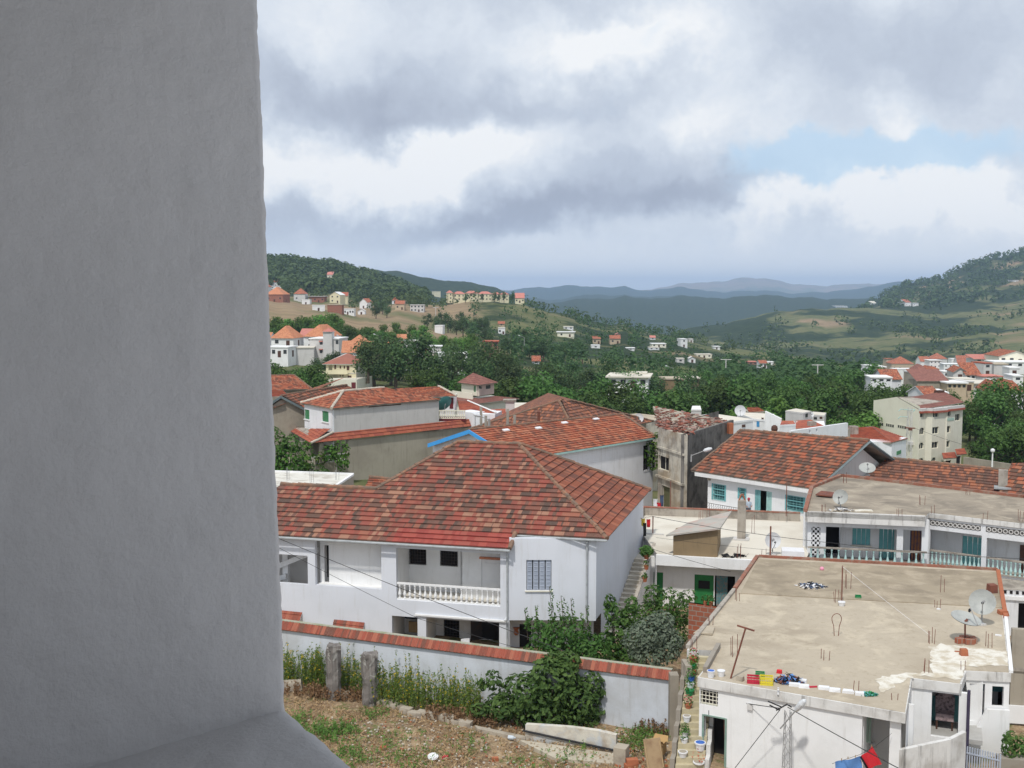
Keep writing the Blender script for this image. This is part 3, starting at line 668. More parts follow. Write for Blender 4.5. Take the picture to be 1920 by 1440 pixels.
mb=MB(); W1.slab(mb,W1.hit(747,1190)[0],W1.hit(783,1190)[0],W1.hit(760,1200)[1]-.1,W1.hit(760,1183)[1],-1.9,-1.8); mb.build('wooden_panel',WOOD,hs)
# small tiled window hoods
for x0,y0,x1,y1 in((505,1146,567,1161),(627,1165,684,1183)):
    r=W1.rect(x0,y0,x1,y1); P=[W1.pt(r[0],r[2]+.05,.5),W1.pt(r[1],r[2],.5),W1.pt(r[1],r[3],.02),W1.pt(r[0],r[3]+.05,.02)]
    mb=MB(); slope(mb,P,rh=.5,lift=.04,mu=1,th=.07); mb.build('window_hood',[TCOP,WC],hs)
# right part
W2=inset(PQ(q965),R3w,.42); W2=Wall(W1.pt(u955,0).xy, W2.pt(W2.hit(1117,1090)[0],0).xy); z2=R3w.z-.15
zo=W2.hit(1040,1163)[1]; w_=W2.rect(987,1050,1034,1107)
mb=MB(); panel(mb,W2,0,W2.L,zo,z2+.05,[w_],.28); W2.slab(mb,.3,W2.L-.01,zo-.001,zo+.15,-1.5,-.285)
W2.slab(mb,W2.hit(1104,1090)[0],W2.L+.02,zo-.02,z2-.02,.003,.05)
# raked bracket at the left of the overhang
wl2=W2.off(-1.4); panel(mb,wl2,0,W2.L,G-.3,zo,[wl2.rect(974,1170,996,1240)],.2)
mb.build('bay_wall',WS,hs)
rr=wl2.rect(974,1170,996,1240); mb=MB(); wl2.slab(mb,rr[0],rr[1],G,rr[3],-.12,-.06); mb.build('side_door',DK,hs)
o=pane(W2,w_,hs,mat=DK,sill=CR,depth=-.2)
mb=MB(); k=4
for i in range(k):
    ww=(w_[1]-w_[0])/k; a=w_[0]+ww*i+.03; b=a+ww-.06
    W2.slab(mb,a,b,w_[2]+.03,w_[3]-.03,-.12,-.09)
    for j in range(14):
        z=w_[2]+.1+(w_[3]-w_[2]-.2)*j/14; W2.slab(mb,a+.06,b-.06,z,z+.05,-.088,-.065+.02*(j%2))
mb.build('shutter',GSH,o)
W3=Wall(W2.pt(W2.L,0).xy,(BR-Vector((.45,-.1,0))).xy)
W3.n=Vector((W3.d.y,-W3.d.x,0))
if W3.n.x<0: W3.n=-W3.n
mb=MB(); mb.poly([W3.pt(0,zo),W3.pt(W3.L,zo),W3.pt(W3.L,z2+.1),W3.pt(0,z2+.1)]); mb.poly([W3.pt(1.5,G-.3),W3.pt(W3.L,G-.3),W3.pt(W3.L,zo),W3.pt(1.5,zo)])
b0=W3.pt(W3.L,0); b1=Vector((BL.x,BL.y,0)); mb.poly([(b0.x,b0.y,G),(b1.x,b1.y,G),(b1.x,b1.y,z2),(b0.x,b0.y,z2)])
c0_=W1.pt(0,0); mb.poly([(c0_.x,c0_.y,G),(c0_.x+1.5,c0_.y+6,G),(c0_.x+1.5,c0_.y+6,z2),(c0_.x,c0_.y,z2)]); mb.poly([(c0_.x+1.5,c0_.y+6,G),(b1.x,b1.y,G),(b1.x,b1.y,z2),(c0_.x+1.5,c0_.y+6,z2)])
mb.build('side_wall',WS,hs)
# gutters and pipes
mb=MB(); dn=Vector((0,0,-.1)); mb.bar(E0+dn-Vector((0,.08,0)),E1+dn-Vector((0,.08,0)),.075,7); mb.bar(PQ(q965)+dn-Vector((0,.07,0)),R3w+dn-Vector((0,.07,0)),.07,7)
mb.bar(W1.pt(u955-.1,E1.z-.12,.1),W1.pt(u955-.1,G,.1),.055,7); ug=W2.hit(1100,1090)[0]; mb.bar(W2.pt(ug,z2-.1,.1),W2.pt(ug,zo-.1,.1),.055,7)
mb.build('gutter',ZNC,hs)
mb=MB(); mb.bar(W1.pt(u955-.15,W1.hit(940,1160)[1],.3),W1.pt(u955-.15,W1.hit(940,1160)[1]+.2,.05),.03); mb.lathe(W1.pt(u955-.15,W1.hit(940,1160)[1]-.03,.36),[(.03,0),(.09,.05),(.09,.1),(.02,.16)],7); mb.build('outdoor_lamp',LMP,hs)
# terracotta wall ornament
p=wl2.pt(wl2.hit(968,1182)[0],wl2.hit(968,1190)[1],.05); mb=MB(); mb.lathe(p,[(.1,0),(.16,.12),(.1,.3),(.2,.45)],6); mb.build('wall_planter',TER,hs)
# ---------- outdoor staircase along the side wall
st=T('outdoor_staircase','pale outdoor staircase climbing the right flank of the large white house','staircase',W3.pt(4,G,.6))
mb=MB(); n_=18; u0=W3.L*.0+4.2; top=on(1200,1046,zf); bt=on(1176,1203,G)
ut=(top-W3.a).dot(W3.d); ub=(bt-W3.a).dot(W3.d)
for i in range(n_):
    ua=ub+(ut-ub)*i/n_; W3.slab(mb,ua,ut+.0,G+(zf-G)*i/n_,G+(zf-G)*(i+1)/n_-.002,.01,1.12)
    W3.slab(mb,ua-.03,ua+.3,G+(zf-G)*(i+1)/n_-.002,G+(zf-G)*(i+1)/n_+.03,.012,1.12)
mb.build('steps',surf('worn_pale_steps',(.72,.66,.56),(.42,.37,.30),1,.95,.01,9,.7),st)
mb=MB(); W3.slab(mb,ut,ut+3.6,zf-.25,zf+.02,.0,1.35); mb.build('landing',RFW,st)
mb=MB()
a,b=ub-.6,ut+.3; P=[W3.pt(a,G,1.13),W3.pt(b,G,1.13),W3.pt(b,G,1.33),W3.pt(a,G,1.33)]
Q=[W3.pt(a,G+.75,1.13),W3.pt(b,zf+.95,1.13),W3.pt(b,zf+.95,1.33),W3.pt(a,G+.75,1.33)]
mb.box8(P,Q); mb.build('parapet',WC,st)
mb=MB(); Q2=[q_+Vector((0,0,.004)) for q_ in Q]; mb.box8(Q2,[q_+Vector((0,0,.07)) for q_ in Q2]); mb.build('coping',EDG,st)
pa=W3.pt(ut+3.5,0,.0); pb=W3.pt(ut+3.5,0,1.4)
balustrade(st,pa.xy,pb.xy,zf+.02,.95,5,WC,GW)
pa=W3.pt(ut+3.5,0,1.35); pb=W3.pt(ut+.5,0,1.35)
# ================= garden boundary wall with tiled coping
A=on(520,1180,-18.1); B=on(1256,1276,-18.1); A=A+(A-B)*.14
wb_=Wall(A.xy,B.xy); bw=T('garden_wall','long white garden wall topped with slanting red clay tiles, weeds along its foot','wall',wb_.pt(wb_.L/2,G))
mb=MB(); wb_.slab(mb,0,wb_.L,G-.5,-18.06,-.42,-.14); wb_.slab(mb,0,wb_.L,-18.06,-17.76,-.42,-.37); mb.build('wall_body',surf('mouldy_bluish_wall',(.60,.63,.68),(.50,.52,.55),.3,.95,.012,10,.8,((.33,.32,.30),.40),c3=(.47,.48,.49),sc3=.35),bw)
mb=MB(); P=[wb_.pt(0,-18.1,0),wb_.pt(wb_.L,-18.1,0),wb_.pt(wb_.L,-17.74,-.34),wb_.pt(0,-17.74,-.34)]; slope(mb,P,rh=1.,lift=.03,th=.06,mu=1)
k=0; r7=random.Random(5)
while k<wb_.L-.2:
    j=r7.uniform(-.015,.03); mb.bar(wb_.pt(k,-18.1+.03+j,.01),wb_.pt(k,-17.74+.03,-.33),.035,4); mb.uv[-6:]=[[(k*1.0+.02,.2)]*4]*4+[[(k+.02,.2)]*4]*2; k+=.20
mb.build('coping',[TCOP,EDG],bw)
mb=MB(); wb_.slab(mb,0,wb_.L,-17.755,-17.70,-.60,-.345); mb.build('coping_mortar',surf('mossy_mortar',(.36,.35,.28),(.24,.26,.15),2,.95,.02,14,.8),bw)
# ================= vacant lot
def post(px,py,h,w_,label):
    p=on(px,py,G); t=T('concrete_post',label,'post',p); t['group']='weathered posts on the vacant lot'; mb=MB(); s=random.Random(px); wb0=w_
    rings=[]
    for i in range(9):
        z=G-.3+(h+.3)*i/8; ring=[]
        for k in range(8):
            a=math.pi/8+k*math.pi/4+.35; rr_=w_*.62*(1+s.uniform(-.10,.10)); ring.append(Vector((p.x+rr_*math.cos(a)*1.05,p.y+rr_*math.sin(a),z+(s.uniform(-.12,.12) if i==8 else 0))))
        rings.append(ring)
    for A_,B_ in zip(rings,rings[1:]):
        for k in range(8): j=(k+1)%8; mb.poly([A_[k],A_[j],B_[j],B_[k]])
    mb.poly(rings[-1]); mb.build('post_body',PST,t)
    mb=MB(); mb.box((p.x+.05,p.y-.05,G+h-.18),w_*1.05,w_*.9,.22,.3); mb.build('broken_cap',PST,t)
post(626,1309,2.75,.58,'left weathered square concrete post standing by the weeds')
post(694,1320,2.6,.62,'right weathered double concrete post with a broken top')
def stone(px,py,sx,sy,sz,label,mat=STN,name='stone_block',cat='stone block',z=None,rz=None,group=None):
    p=on(px,py,G if z is None else z); s=random.Random(px*7+py); rz=s.uniform(-.8,.2) if rz is None else rz; ca,sa=math.cos(rz),math.sin(rz)
    b=[];t_=[]
    for x,y in((-1,-1),(1,-1),(1,1),(-1,1)):
        for L_,z_,k in((b,0,1.),(t_,sz,.9)):
            X=x*sx/2*k*(1+s.uniform(-.12,.12)); Y_=y*sy/2*k*(1+s.uniform(-.12,.12)); L_.append(Vector((p.x+X*ca-Y_*sa,p.y+X*sa+Y_*ca,p.z+z_-(.08 if z_==0 else 0)+s.uniform(-.04,.04)*sz)))
    mb=MB(); mb.box8(b,t_); o=mb.build(name,mat,None,loc=p); return tag(o,label,cat,group)
stone(547,1292,1.15,.7,.42,'pale broken slab lying left of the posts'); stone(505,1305,.8,.6,.3,'broken slab beside the window corner'); stone(648,1308,.5,.4,.3,'small stone between the two posts')
KP=[(712,1320),(728,1322),(744,1327),(762,1336),(780,1342),(800,1343),(820,1347),(842,1351),(858,1357),(874,1362)]
for i,(a,b) in enumerate(KP): stone(a,b,.62+.2*(i%3),.4,.2+.06*(i%2),'rough stone in the kerb row running right from the posts',group='kerb stones edging the lot',rz=-.42,name='kerb_stone',cat='kerb stone')
# ruined low wall
rw=T('ruined_low_wall','low broken plaster wall with a black pipe below the fig bush','wall',on(1070,1405,G))
w6=Wall(on(985,1386,G).xy,on(1155,1411,G).xy); mb=MB(); us_=[0,.3,.5,.8,1.]; 
tp=[.70,.80,.86,.88,.80]
for i in range(4):
    a,b=us_[i]*w6.L,us_[i+1]*w6.L; mb.box8([w6.pt(a,G-.3,0),w6.pt(b,G-.3,0),w6.pt(b,G-.3,-.25),w6.pt(a,G-.3,-.25)],[w6.pt(a,G+tp[i],0),w6.pt(b,G+tp[i+1],0),w6.pt(b,G+tp[i+1],-.25),w6.pt(a,G+tp[i],-.25)])
mb.build('plaster_wall',surf('flaking_lime_plaster',(.62,.58,.50),(.34,.27,.20),1.1,.95,.02,8,.9,c3=(.48,.52,.56),sc3=1.2),rw)
mb=MB(); mb.bar(w6.pt(-.1,G+.42,.06),w6.pt(w6.L-.1,G+.12,.06),.05,8); mb.build('pipe',CBL,rw)
mb=MB(); mb.prism([on(970,1390,G).xy,on(1150,1416,G).xy,on(1150,1436,G).xy,on(1040,1425,G).xy],G-.2,G+.10); mb.build('slab',surf('broken_concrete_slab',(.48,.43,.34),(.36,.31,.24),.9,.95,.02,8,.7),rw)
p=on(1165,1432,G); mb=MB(); mb.box((p.x,p.y,G-.2),.55,.6,1.0,-.4); mb.build('pier',STN,rw)
mb=MB(); mb.prism([on(890,1366,G).xy,on(985,1386,G).xy,on(985,1392,G).xy,on(895,1372,G).xy],G-.3,G+.16); mb.build('footing',STN,rw)
# boards leaning on the garden wall
def leanboard(name,label,x0,y0,x1,y1,mat,yb,th=.05):
    p=on((x0+x1)/2,y1,G); t=T(name,label,'board',p); w=Wall(on(x0,y1,G).xy,on(x1,y1-4,G).xy); h=(y1-y0)/2100*p.y
    mb=MB(); a=[w.pt(0,G,.0),w.pt(w.L,G,0),w.pt(w.L,G,-th),w.pt(0,G,-th)]; mb.box8(a,[v+w.n*-.5+Vector((0,0,h)) for v in a]); mb.build('board_sheet',mat,t)
    mb=MB(); mb.bar(w.pt(.05,G+.1,.03),w.pt(.05,G+h-.1,-.47),.03,4); mb.bar(w.pt(w.L-.05,G+.1,.03),w.pt(w.L-.05,G+h-.1,-.47),.03,4); mb.build('batten',WOOD,t)
leanboard('plywood_board','stained plywood sheet leaning against the end of the garden wall',1214,1392,1246,1446,PLY,0)
t=T('cardboard_box','open brown cardboard box on top of the leaning plywood','box',at(1232,1398,48.3)); mb=MB(); c=at(1232,1406,48.3); mb.box((c.x,c.y,c.z-.1),.72,.45,.5,-.5); mb.build('carton',surf('brown_cardboard',(.42,.27,.12),(.34,.21,.09),2,.9,0),t)
mb=MB(); w=Wall((c.x-.35,c.y-.12),(c.x+.3,c.y-.45)); mb.poly([w.pt(0,c.z+.4),w.pt(.7,c.z+.4),w.pt(.66,c.z+.62,.22),w.pt(.04,c.z+.62,.22)]); mb.poly([w.pt(0,c.z+.4,-.4),w.pt(.7,c.z+.4,-.4),w.pt(.66,c.z+.6,-.6),w.pt(.04,c.z+.6,-.6)]); mb.build('flap',MATS['brown_cardboard'],t)
# litter
def bucket(x,y,z,r,h,mat,label,name='bucket',rim=None,fill=None,cat='bucket',group=None):
    p=on(x,y,z); t=T(name,label,cat,p,group); mb=MB(); mb.lathe(p,[(r*.75,0),(r,h)],12); mb.lathe((p.x,p.y,p.z+h),[(r*1.06,-.03),(r*1.06,.01),(r*.92,.01)],12); mb.build('bucket_body',mat,t)
    mb=MB(); mb.lathe((p.x,p.y,p.z+h-.02),[(r*.9,0),(r*.9,.032)],12); mb.build('rim',rim or mat,t); return t
t=T('plastic_basin','shallow white plastic basin tilted among the rubble','basin',on(812,1424,G)); p=on(812,1424,G); mb=MB(); mb.lathe(p+Vector((0,0,.05)),[(.10,0),(.18,.06),(.24,.12),(.22,.12),(.14,.06)],14,ax=(0,-.35,1)); mb.build('basin_shell',PW,t)
p=on(959,1387,G); t=T('plastic_bottle','clear plastic bottle lying on the dry ground','bottle',p); mb=MB(); mb.lathe(p+Vector((-.16,.05,.1)),[(.02,-.02),(.10,.02),(.10,.26),(.04,.32),(.035,.38)],8,ax=(1,-.35,.05)); mb.build('bottle_body',surf('clear_dirty_plastic',(.55,.60,.64),(.45,.5,.54),4,.3,0),t)
rk=random.Random(3); mb=MB()
for i in range(1100):
    x=rk.uniform(520,1180); y=rk.uniform(1345,1445)
    if y<1330+(x-600)*.06: continue
    p=on(x,y,G); s=rk.uniform(.02,.085); mb.box((p.x,p.y,G+.06*noise.noise((p.x*.6,p.y*.6,0))+.01),s*1.4,s,s*.7,rk.uniform(0,3),m=rk.choice((0,0,0,1,1,2)))
for i in range(220):
    x=rk.uniform(1150,1255); y=rk.uniform(1370,1440); p=on(x,y,G); s=rk.uniform(.03,.10); mb.box((p.x,p.y,G-.02),s*1.5,s,s,rk.uniform(0,3),m=rk.choice((0,1,1,2)))
tag(mb.build('rubble',[surf('pale_rubble',(.55,.50,.42),(.38,.33,.26),3,.95,.01,14),STN,TER]),kind='stuff')
for x,y,m_,lb in((719,1403,TER,'broken red pot shard at the lower left of the lot'),(835,1421,PR,'scrap of red plastic near the white basin'),(928,1424,TER,'flat red tile fragment right of the white basin')):
    stone(x,y,.3,.2,.10,lb,m_,'scrap_fragment','scrap')
t=T('brick_stack','two red hollow bricks at the foot of the outdoor steps','bricks',on(1183,1438,G)); mb=MB(); p=on(1183,1440,G); mb.box((p.x,p.y,G),.55,.3,.2,.3); mb.box((p.x+.05,p.y+.03,G+.202),.5,.3,.2,.15); mb.build('bricks',TER,t)
# ================= lower right flat-roofed house
ZR=-16.9
def onl(l,z): return [on(a,b,z) for a,b in l]
fh=T('flat_roofed_house','nearest white house with a tan concrete flat roof and dark doorway','house',on(1400,1440,G))
RP=[(1420,1045),(1870,1070),(1896,1262),(1812,1258),(1803,1283),(1710,1272),(1698,1338),(1308,1270),(1347,1220),(1288,1218)]
rp=onl(RP,ZR); 
mb=MB(); mb.prism([p.xy for p in rp],ZR-.42,ZR); 
mb.build('roof_slab',EDW,fh)
def shrink(pts,k):
    c=sum((Vector(p) for p in pts),Vector((0,0)))/len(pts); return [Vector(p)+(c-Vector(p)).normalized()*k for p in pts]
mb=MB(); mb.prism(shrink([p.xy for p in rp],.10),ZR,ZR+.02); mb.build('roof_screed',RFC,fh)
FR=onl([(1388,1114),(1882,1141),(1873,1075),(1422,1050)],ZR)
mb=MB(); mb.prism([p.xy for p in FR],ZR+.02,ZR+.06); mb.build('older_screed',surf('grey_brown_screed',(.33,.275,.20),(.23,.19,.14),.5,.95,.012,7,.8,c3=(.43,.36,.27),sc3=.7),fh)
LM_=onl([(1745,1215),(1765,1208),(1830,1214),(1890,1222),(1890,1250),(1812,1250),(1800,1275),(1712,1268),(1655,1300),(1640,1272),(1700,1262),(1748,1262),(1758,1240)],ZR)
def ragged(pts,step=.25,a=.10,sd=1):
    out=[];s=random.Random(sd)
    for p,q_ in zip(pts,pts[1:]+pts[:1]):
        n_=max(1,int((q_-p).length/step))
        for i in range(n_): v=p+(q_-p)*(i/n_); out.append((v.x+s.uniform(-a,a),v.y+s.uniform(-a*2,a*2)))
    return out
mb=MB(); rg=ragged(LM_[:-1]); mb.poly([(x,y,ZR+.03) for x,y in rg]); mb.build('lime_patch',LIME,fh)
def kerb(mb,a,b,w_,h,z,side=1):
    w=Wall(a.xy,b.xy); w.slab(mb,0,w.L,z,z+h,-w_/2,w_/2)
mb=MB(); kerb(mb,rp[0],on(1378,1106,ZR),.22,.16,ZR+.001); kerb(mb,rp[0]+Vector((.1,0,0)),rp[1],.22,.16,ZR+.002); mb.build('brick_edge',BRR,fh)
mb=MB(); kerb(mb,on(1377,1108,ZR),on(1290,1216,ZR),.22,.16,ZR+.001); mb.build('cement_edge',EDG,fh)
mb=MB(); kerb(mb,rp[1]+Vector((-.05,-.2,0)),on(1886,1160,ZR),.22,.14,ZR+.001); mb.build('clay_edge',TER,fh)
mb=MB(); kerb(mb,on(1886,1160,ZR),rp[2],.16,.12,ZR+.001); mb.build('white_edge',WC,fh)
# front wall (slightly under the slab)
a=on(1308,1270,ZR); b=on(1698,1338,ZR); wf=Wall(a.xy,b.xy).off(-.12)
zs=ZR-.42
door=wf.rect(1320,1345,1359,1400); door=(door[0],door[1],G-.5,door[3]); wi=wf.rect(1313,1295,1346,1323); u16=wf.hit(1617,1350)[0]
mb=MB(); panel(mb,wf,.05,u16,G-1,zs,[door,wi],.25)
w_l=Wall(wf.pt(.05,0).xy,(rp[8]+Vector((.0,0,0))).xy); mb.poly([w_l.pt(0,G-1),w_l.pt(w_l.L,G-1),w_l.pt(w_l.L,zs),w_l.pt(0,zs)])
w_k=Wall(rp[9].xy,rp[0].xy); mb.poly([w_k.pt(0,G-1),w_k.pt(w_k.L,G-1),w_k.pt(w_k.L,zs),w_k.pt(0,zs)])
w_b=Wall(rp[0].xy,rp[1].xy); mb.poly([w_b.pt(0,G-1),w_b.pt(w_b.L,G-1),w_b.pt(w_b.L,zs),w_b.pt(0,zs)])
mb.build('front_wall',WC,fh)
o=pane(wf,wi,fh,mat=DK,depth=-.2,frame=surf('olive_frame_paint',(.40,.42,.28),None,2,.6,0))
mb=MB()
for i in range(5): u=wi[0]+(wi[1]-wi[0])*(i+.5)/5; mb.bar(wf.pt(u,wi[2],-.05),wf.pt(u,wi[3],-.05),.018,4)
for i in range(4): z=wi[2]+(wi[3]-wi[2])*(i+.5)/4; mb.bar(wf.pt(wi[0],z,-.04),wf.pt(wi[1],z,-.04),.018,4)
mb.build('grille',CR,o)
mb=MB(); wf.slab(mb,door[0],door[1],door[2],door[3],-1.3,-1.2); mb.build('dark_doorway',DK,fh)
mb=MB(); wf.slab(mb,door[0]-.09,door[0],door[2],door[3]+.05,-.1,.03); wf.slab(mb,door[1],door[1]+.09,door[2],door[3]+.05,-.1,.03); wf.slab(mb,door[0],door[1],door[3]-.0,door[3]+.06,-.1,.028); mb.build('door_frame',surf('faded_green_frame',(.22,.32,.27),(.15,.22,.19),3,.7,0),fh)
v=wf.rect(1402,1319,1412,1330); mb=MB(); wf.slab(mb,*v,.003,.10); mb.build('meter_box',GW,fh)
v=wf.hit(1329,1336); mb=MB(); wf.slab(mb,v[0]-.015,v[0]+.015,v[1]-.1,v[1]+.1,.002,.006); mb.build('house_number',CBL,fh)
v=wf.hit(1461,1301); mb=MB()
for i in(0,.18): mb.lathe(wf.pt(v[0],v[1]+i,.16),[(.03,0),(.05,.04),(.03,.09),(.05,.13)],6)
mb.build('insulator',PW,fh)
# veranda right of it
wv=wf.off(-2.2); 
mb=MB(); u1=wf.hit(1700,1380)[0]; panel(mb,wv,u16-.3,wf.L-.05,G-1,zs,[],.1); mb.prism([wf.pt(u16,0,-.25).xy,wf.pt(u16+.02,0,-.25).xy,wv.pt(u16+.02,0).xy,wv.pt(u16-.02,0).xy],G-1,zs); mb.build('veranda_wall',WC,fh)
cw=wf.off(-.1); uc=cw.hit(1668,1370)[0],cw.hit(1689,1370)[0]; mb=MB(); cw.slab(mb,uc[0],uc[1],G-1,zs,-.4,-.02); mb.build('veranda_column',WC,fh)
wsh=wf.off(-.8); r=wsh.rect(1619,1332,1634,1392); mb=MB()
for i in range(3): wsh.slab(mb,r[0]+(r[1]-r[0])*i/3,r[0]+(r[1]-r[0])*(i+.85)/3,r[2],r[3],-.05,0)
mb.build('green_shutter',surf('grey_green_shutter',(.24,.32,.26),(.16,.22,.18),3,.7,0),fh)
p0=wf.pt(uc[1]+.05,0,-.05); mb=MB(); pw_=Wall(p0.xy,on(1782,1404,-18.9).xy); zp=pw_.hit(1730,1398)[1]; pw_.slab(mb,0,pw_.L,G-1,zp,-.18,0); pw2=Wall(pw_.pt(pw_.L,0,0).xy,on(1812,1372,zp).xy); pw2.slab(mb,0.003,pw2.L,G-1,zp-.003,-.18,0); mb.build('veranda_parapet',EDW,fh)
# bay with the doorway
a=on(1710,1272,ZR); b=on(1803,1283,ZR); wy=Wall(a.xy,b.xy).off(-.1); r=wy.rect(1746,1300,1797,1400); r=(r[0],r[1],zp-.9,r[3])
mb=MB(); panel(mb,wy,-.5,wy.L+.25,G-1,zs,[r],.2); wz=Wall(wf.pt(wf.L,0,-.05).xy,wy.pt(0,0).xy); mb.poly([wz.pt(0,G-1),wz.pt(wz.L,G-1),wz.pt(wz.L,zs),wz.pt(0,zs)])
mb.build('bay_wall',WC,fh)
wi2=wy.off(-2.0); mb=MB(); panel(mb,wi2,r[0]-1,r[1]+1,G-1,zs,[],.1); mb.build('inner_wall',WC,fh)
mb=MB(); wy.slab(mb,r[0]-1,r[1]+1,r[2]-.2,r[2],-2.0,-.21); mb.build('veranda_floor',surf('grey_floor_tiles',(.42,.41,.39),(.33,.32,.30),2,.6,0),fh)
for k,(xa,xb) in enumerate(((1745,1762),(1783,1797))):
    rr=wi2.rect(xa,1304,xb,1352); mb=MB(); wi2.slab(mb,rr[0],rr[1],r[2] if k==0 else rr[2],rr[3],.002,.06); mb.build('teal_door',TQ,fh)
# right bay
a=on(1812,1258,ZR); b=on(1896,1262,ZR); wx=Wall(a.xy,b.xy).off(-.08); r1=wx.rect(1817,1282,1846,1352); r2=wx.rect(1860,1287,1882,1325)
mb=MB(); panel(mb,wx,.0,wx.L-.03,G-1,zs,[r1,r2],.2); w9=Wall(wy.pt(wy.L+.25,0).xy,wx.pt(0,0).xy); mb.poly([w9.pt(0,G-1),w9.pt(w9.L,G-1),w9.pt(w9.L,zs),w9.pt(0,zs)]); w8=Wall(wx.pt(wx.L-.03,0).xy,rp[1].xy); mb.poly([w8.pt(0,G-1),w8.pt(w8.L,G-1),w8.pt(w8.L,zs),w8.pt(0,zs)])
mb.build('corner_wall',WC,fh)
wq=wx.off(-1.8); mb=MB(); panel(mb,wq,-.5,wx.L,G-1,zs,[],.1); mb.build('corner_back_wall',WC,fh)
r5=wq.rect(1810,1274,1850,1290); mb=MB(); wq.slab(mb,r5[0],r5[1]+.9,r5[2]-.1,r5[3],.002,.05); mb.build('teal_lintel',TQ,fh)
mb=MB(); z1=wx.hit(1845,1325)[1]; z2_=wx.hit(1812,1420)[1]; u1,u2=wx.hit(1848,1330)[0],wx.hit(1812,1400)[0]
P=[wx.pt(u2,G-1,.08),wx.pt(u1,G-1,.08),wx.pt(u1,G-1,.24),wx.pt(u2,G-1,.24)]; Q=[wx.pt(u2,z2_+.6,.08),wx.pt(u1,z1,.08),wx.pt(u1,z1,.24),wx.pt(u2,z2_+.6,.24)]
mb.box8(P,Q); wx.slab(mb,u1+.001,wx.L-.03,G-1,wx.hit(1870,1328)[1],.08,.22); mb.build('stair_parapet',WC,fh)
mb=MB(); mb.bar(wy.pt(wy.L+.3,zs+.2,.12),wy.pt(wy.L+.3,G-1,.12),.07,7); mb.build('drain_pipe',surf('dark_violet_pipe',(.06,.05,.09),None,3,.5,0),fh)
# things inside the bay
p=wy.pt((r[0]+r[1])/2,r[2],-1.2); t=T('patterned_chair','chair with a patterned cushion in the open bay doorway','chair',p); mb=MB(); mb.box(p+Vector((0,0,.42)),.75,.6,.3,wy.rz); mb.build('seat',CLP,t)
mb=MB(); q_=wy.pt((r[0]+r[1])/2,0,-1.5); mb.box((q_.x,q_.y,p.z+.6),.8,.22,.75,wy.rz); mb.lathe((q_.x,q_.y,p.z+1.3),[(.3,0),(.36,.15),(.3,.32),(.12,.42)],9); mb.build('backrest',CLP,t,False)
for sx in(-.32,.32):
    mb=MB(); q_=wy.pt((r[0]+r[1])/2+sx,0,-.95); mb.bar((q_.x,q_.y,p.z),(q_.x,q_.y,p.z+.45),.04,5); mb.build('leg',BRN,t)
p=wq.pt(wq.hit(1832,1325)[0],wq.hit(1832,1332)[1],.5); t=T('ride_on_toy','small blue and orange ride-on toy on the stair ledge','toy',p); mb=MB(); mb.box(p,.55,.25,.16,.3); mb.lathe(p+Vector((-.2,0,-.05)),[(.1,-.08),(.1,.08)],8,ax=(0,1,0)); mb.lathe(p+Vector((.22,0,-.05)),[(.1,-.08),(.1,.08)],8,ax=(0,1,0)); mb.build('toy_body',PB,t); mb=MB(); mb.box(p+Vector((-.05,0,.165)),.2,.2,.2,.3); mb.build('toy_seat',surf('orange_plastic',(.7,.2,.03),None,3,.4,0),t)
# ================= outdoor steps beside it
os_=T('concrete_steps','narrow concrete garden steps lined with flower pots, climbing to the flat roof','staircase',on(1290,1440,G))
nb=17; A0=on(1266,1444,G); A1=on(1320,1444,G); B0=on(1291,1228,ZR); B1=on(1341,1231,ZR)
STP=[]
mb=MB()
for i in range(nb):
    k0=i/nb; k1=(i+1)/nb; l0=A0+(B0-A0)*k0; r0=A1+(B1-A1)*k0; l1=A0+(B0-A0)*k1; r1_=A1+(B1-A1)*k1; z=G+(ZR-G)*k1
    STP.append((l0,r0,l1,r1_,z)); mb.box8([Vector((l0.x,l0.y,G-.4)),Vector((r0.x,r0.y,G-.4)),Vector((r1_.x,r1_.y+.02,G-.4)),Vector((l1.x,l1.y+.02,G-.4))],[Vector((l0.x,l0.y,z)),Vector((r0.x,r0.y,z)),Vector((r1_.x,r1_.y+.02,z)),Vector((l1.x,l1.y+.02,z))])
mb.build('steps',surf('mossy_yellow_steps',(.50,.44,.30),(.34,.30,.20),1.3,.95,.01,9,.7),os_)
mb=MB(); 
def sidewall(mb,a,b,z0a,z0b,th,steps,brick=False):
    for i in range(steps):
        k0=i/steps;k1=(i+1)/steps; p=a+(b-a)*k0; q_=a+(b-a)*k1; z=z0a+(z0b-z0a)*k0+.35
        w=Wall(p.xy,q_.xy); w.slab(mb,0,w.L-.002,G-.4,z,-th/2,th/2)
sidewall(mb,A0+Vector((-.14,0,0)),B0+Vector((-.14,.0,0)),G+.15,ZR-.1,.2,7); mb.build('left_parapet',BRK,os_)
mb=MB(); sidewall(mb,A1+Vector((.11,0,0)),A1+(B1-A1)*.55+Vector((.11,0,0)),G+.1,G+1.9,.18,4); mb.build('right_parapet',EDW,os_)
mb=MB(); w=Wall((B0+Vector((-.30,-1.1,0))).xy,(B0+Vector((-.35,-.1,0))).xy); w.slab(mb,0,w.L,G-.3,ZR-.15,-.3,0)
pe=on(1258,1282,-18.1); mb.box((pe.x+.14,pe.y+.1,G-.3),.4,.55,3.35,0); mb.build('end_pier',GR,os_)
w=Wall(on(1322,1262,ZR).xy,on(1347,1216,ZR).xy); mb=MB(); w.slab(mb,0,w.L,ZR+.021,ZR+.28,-.1,.1); mb.build('stairhead_kerb',BRK,os_)
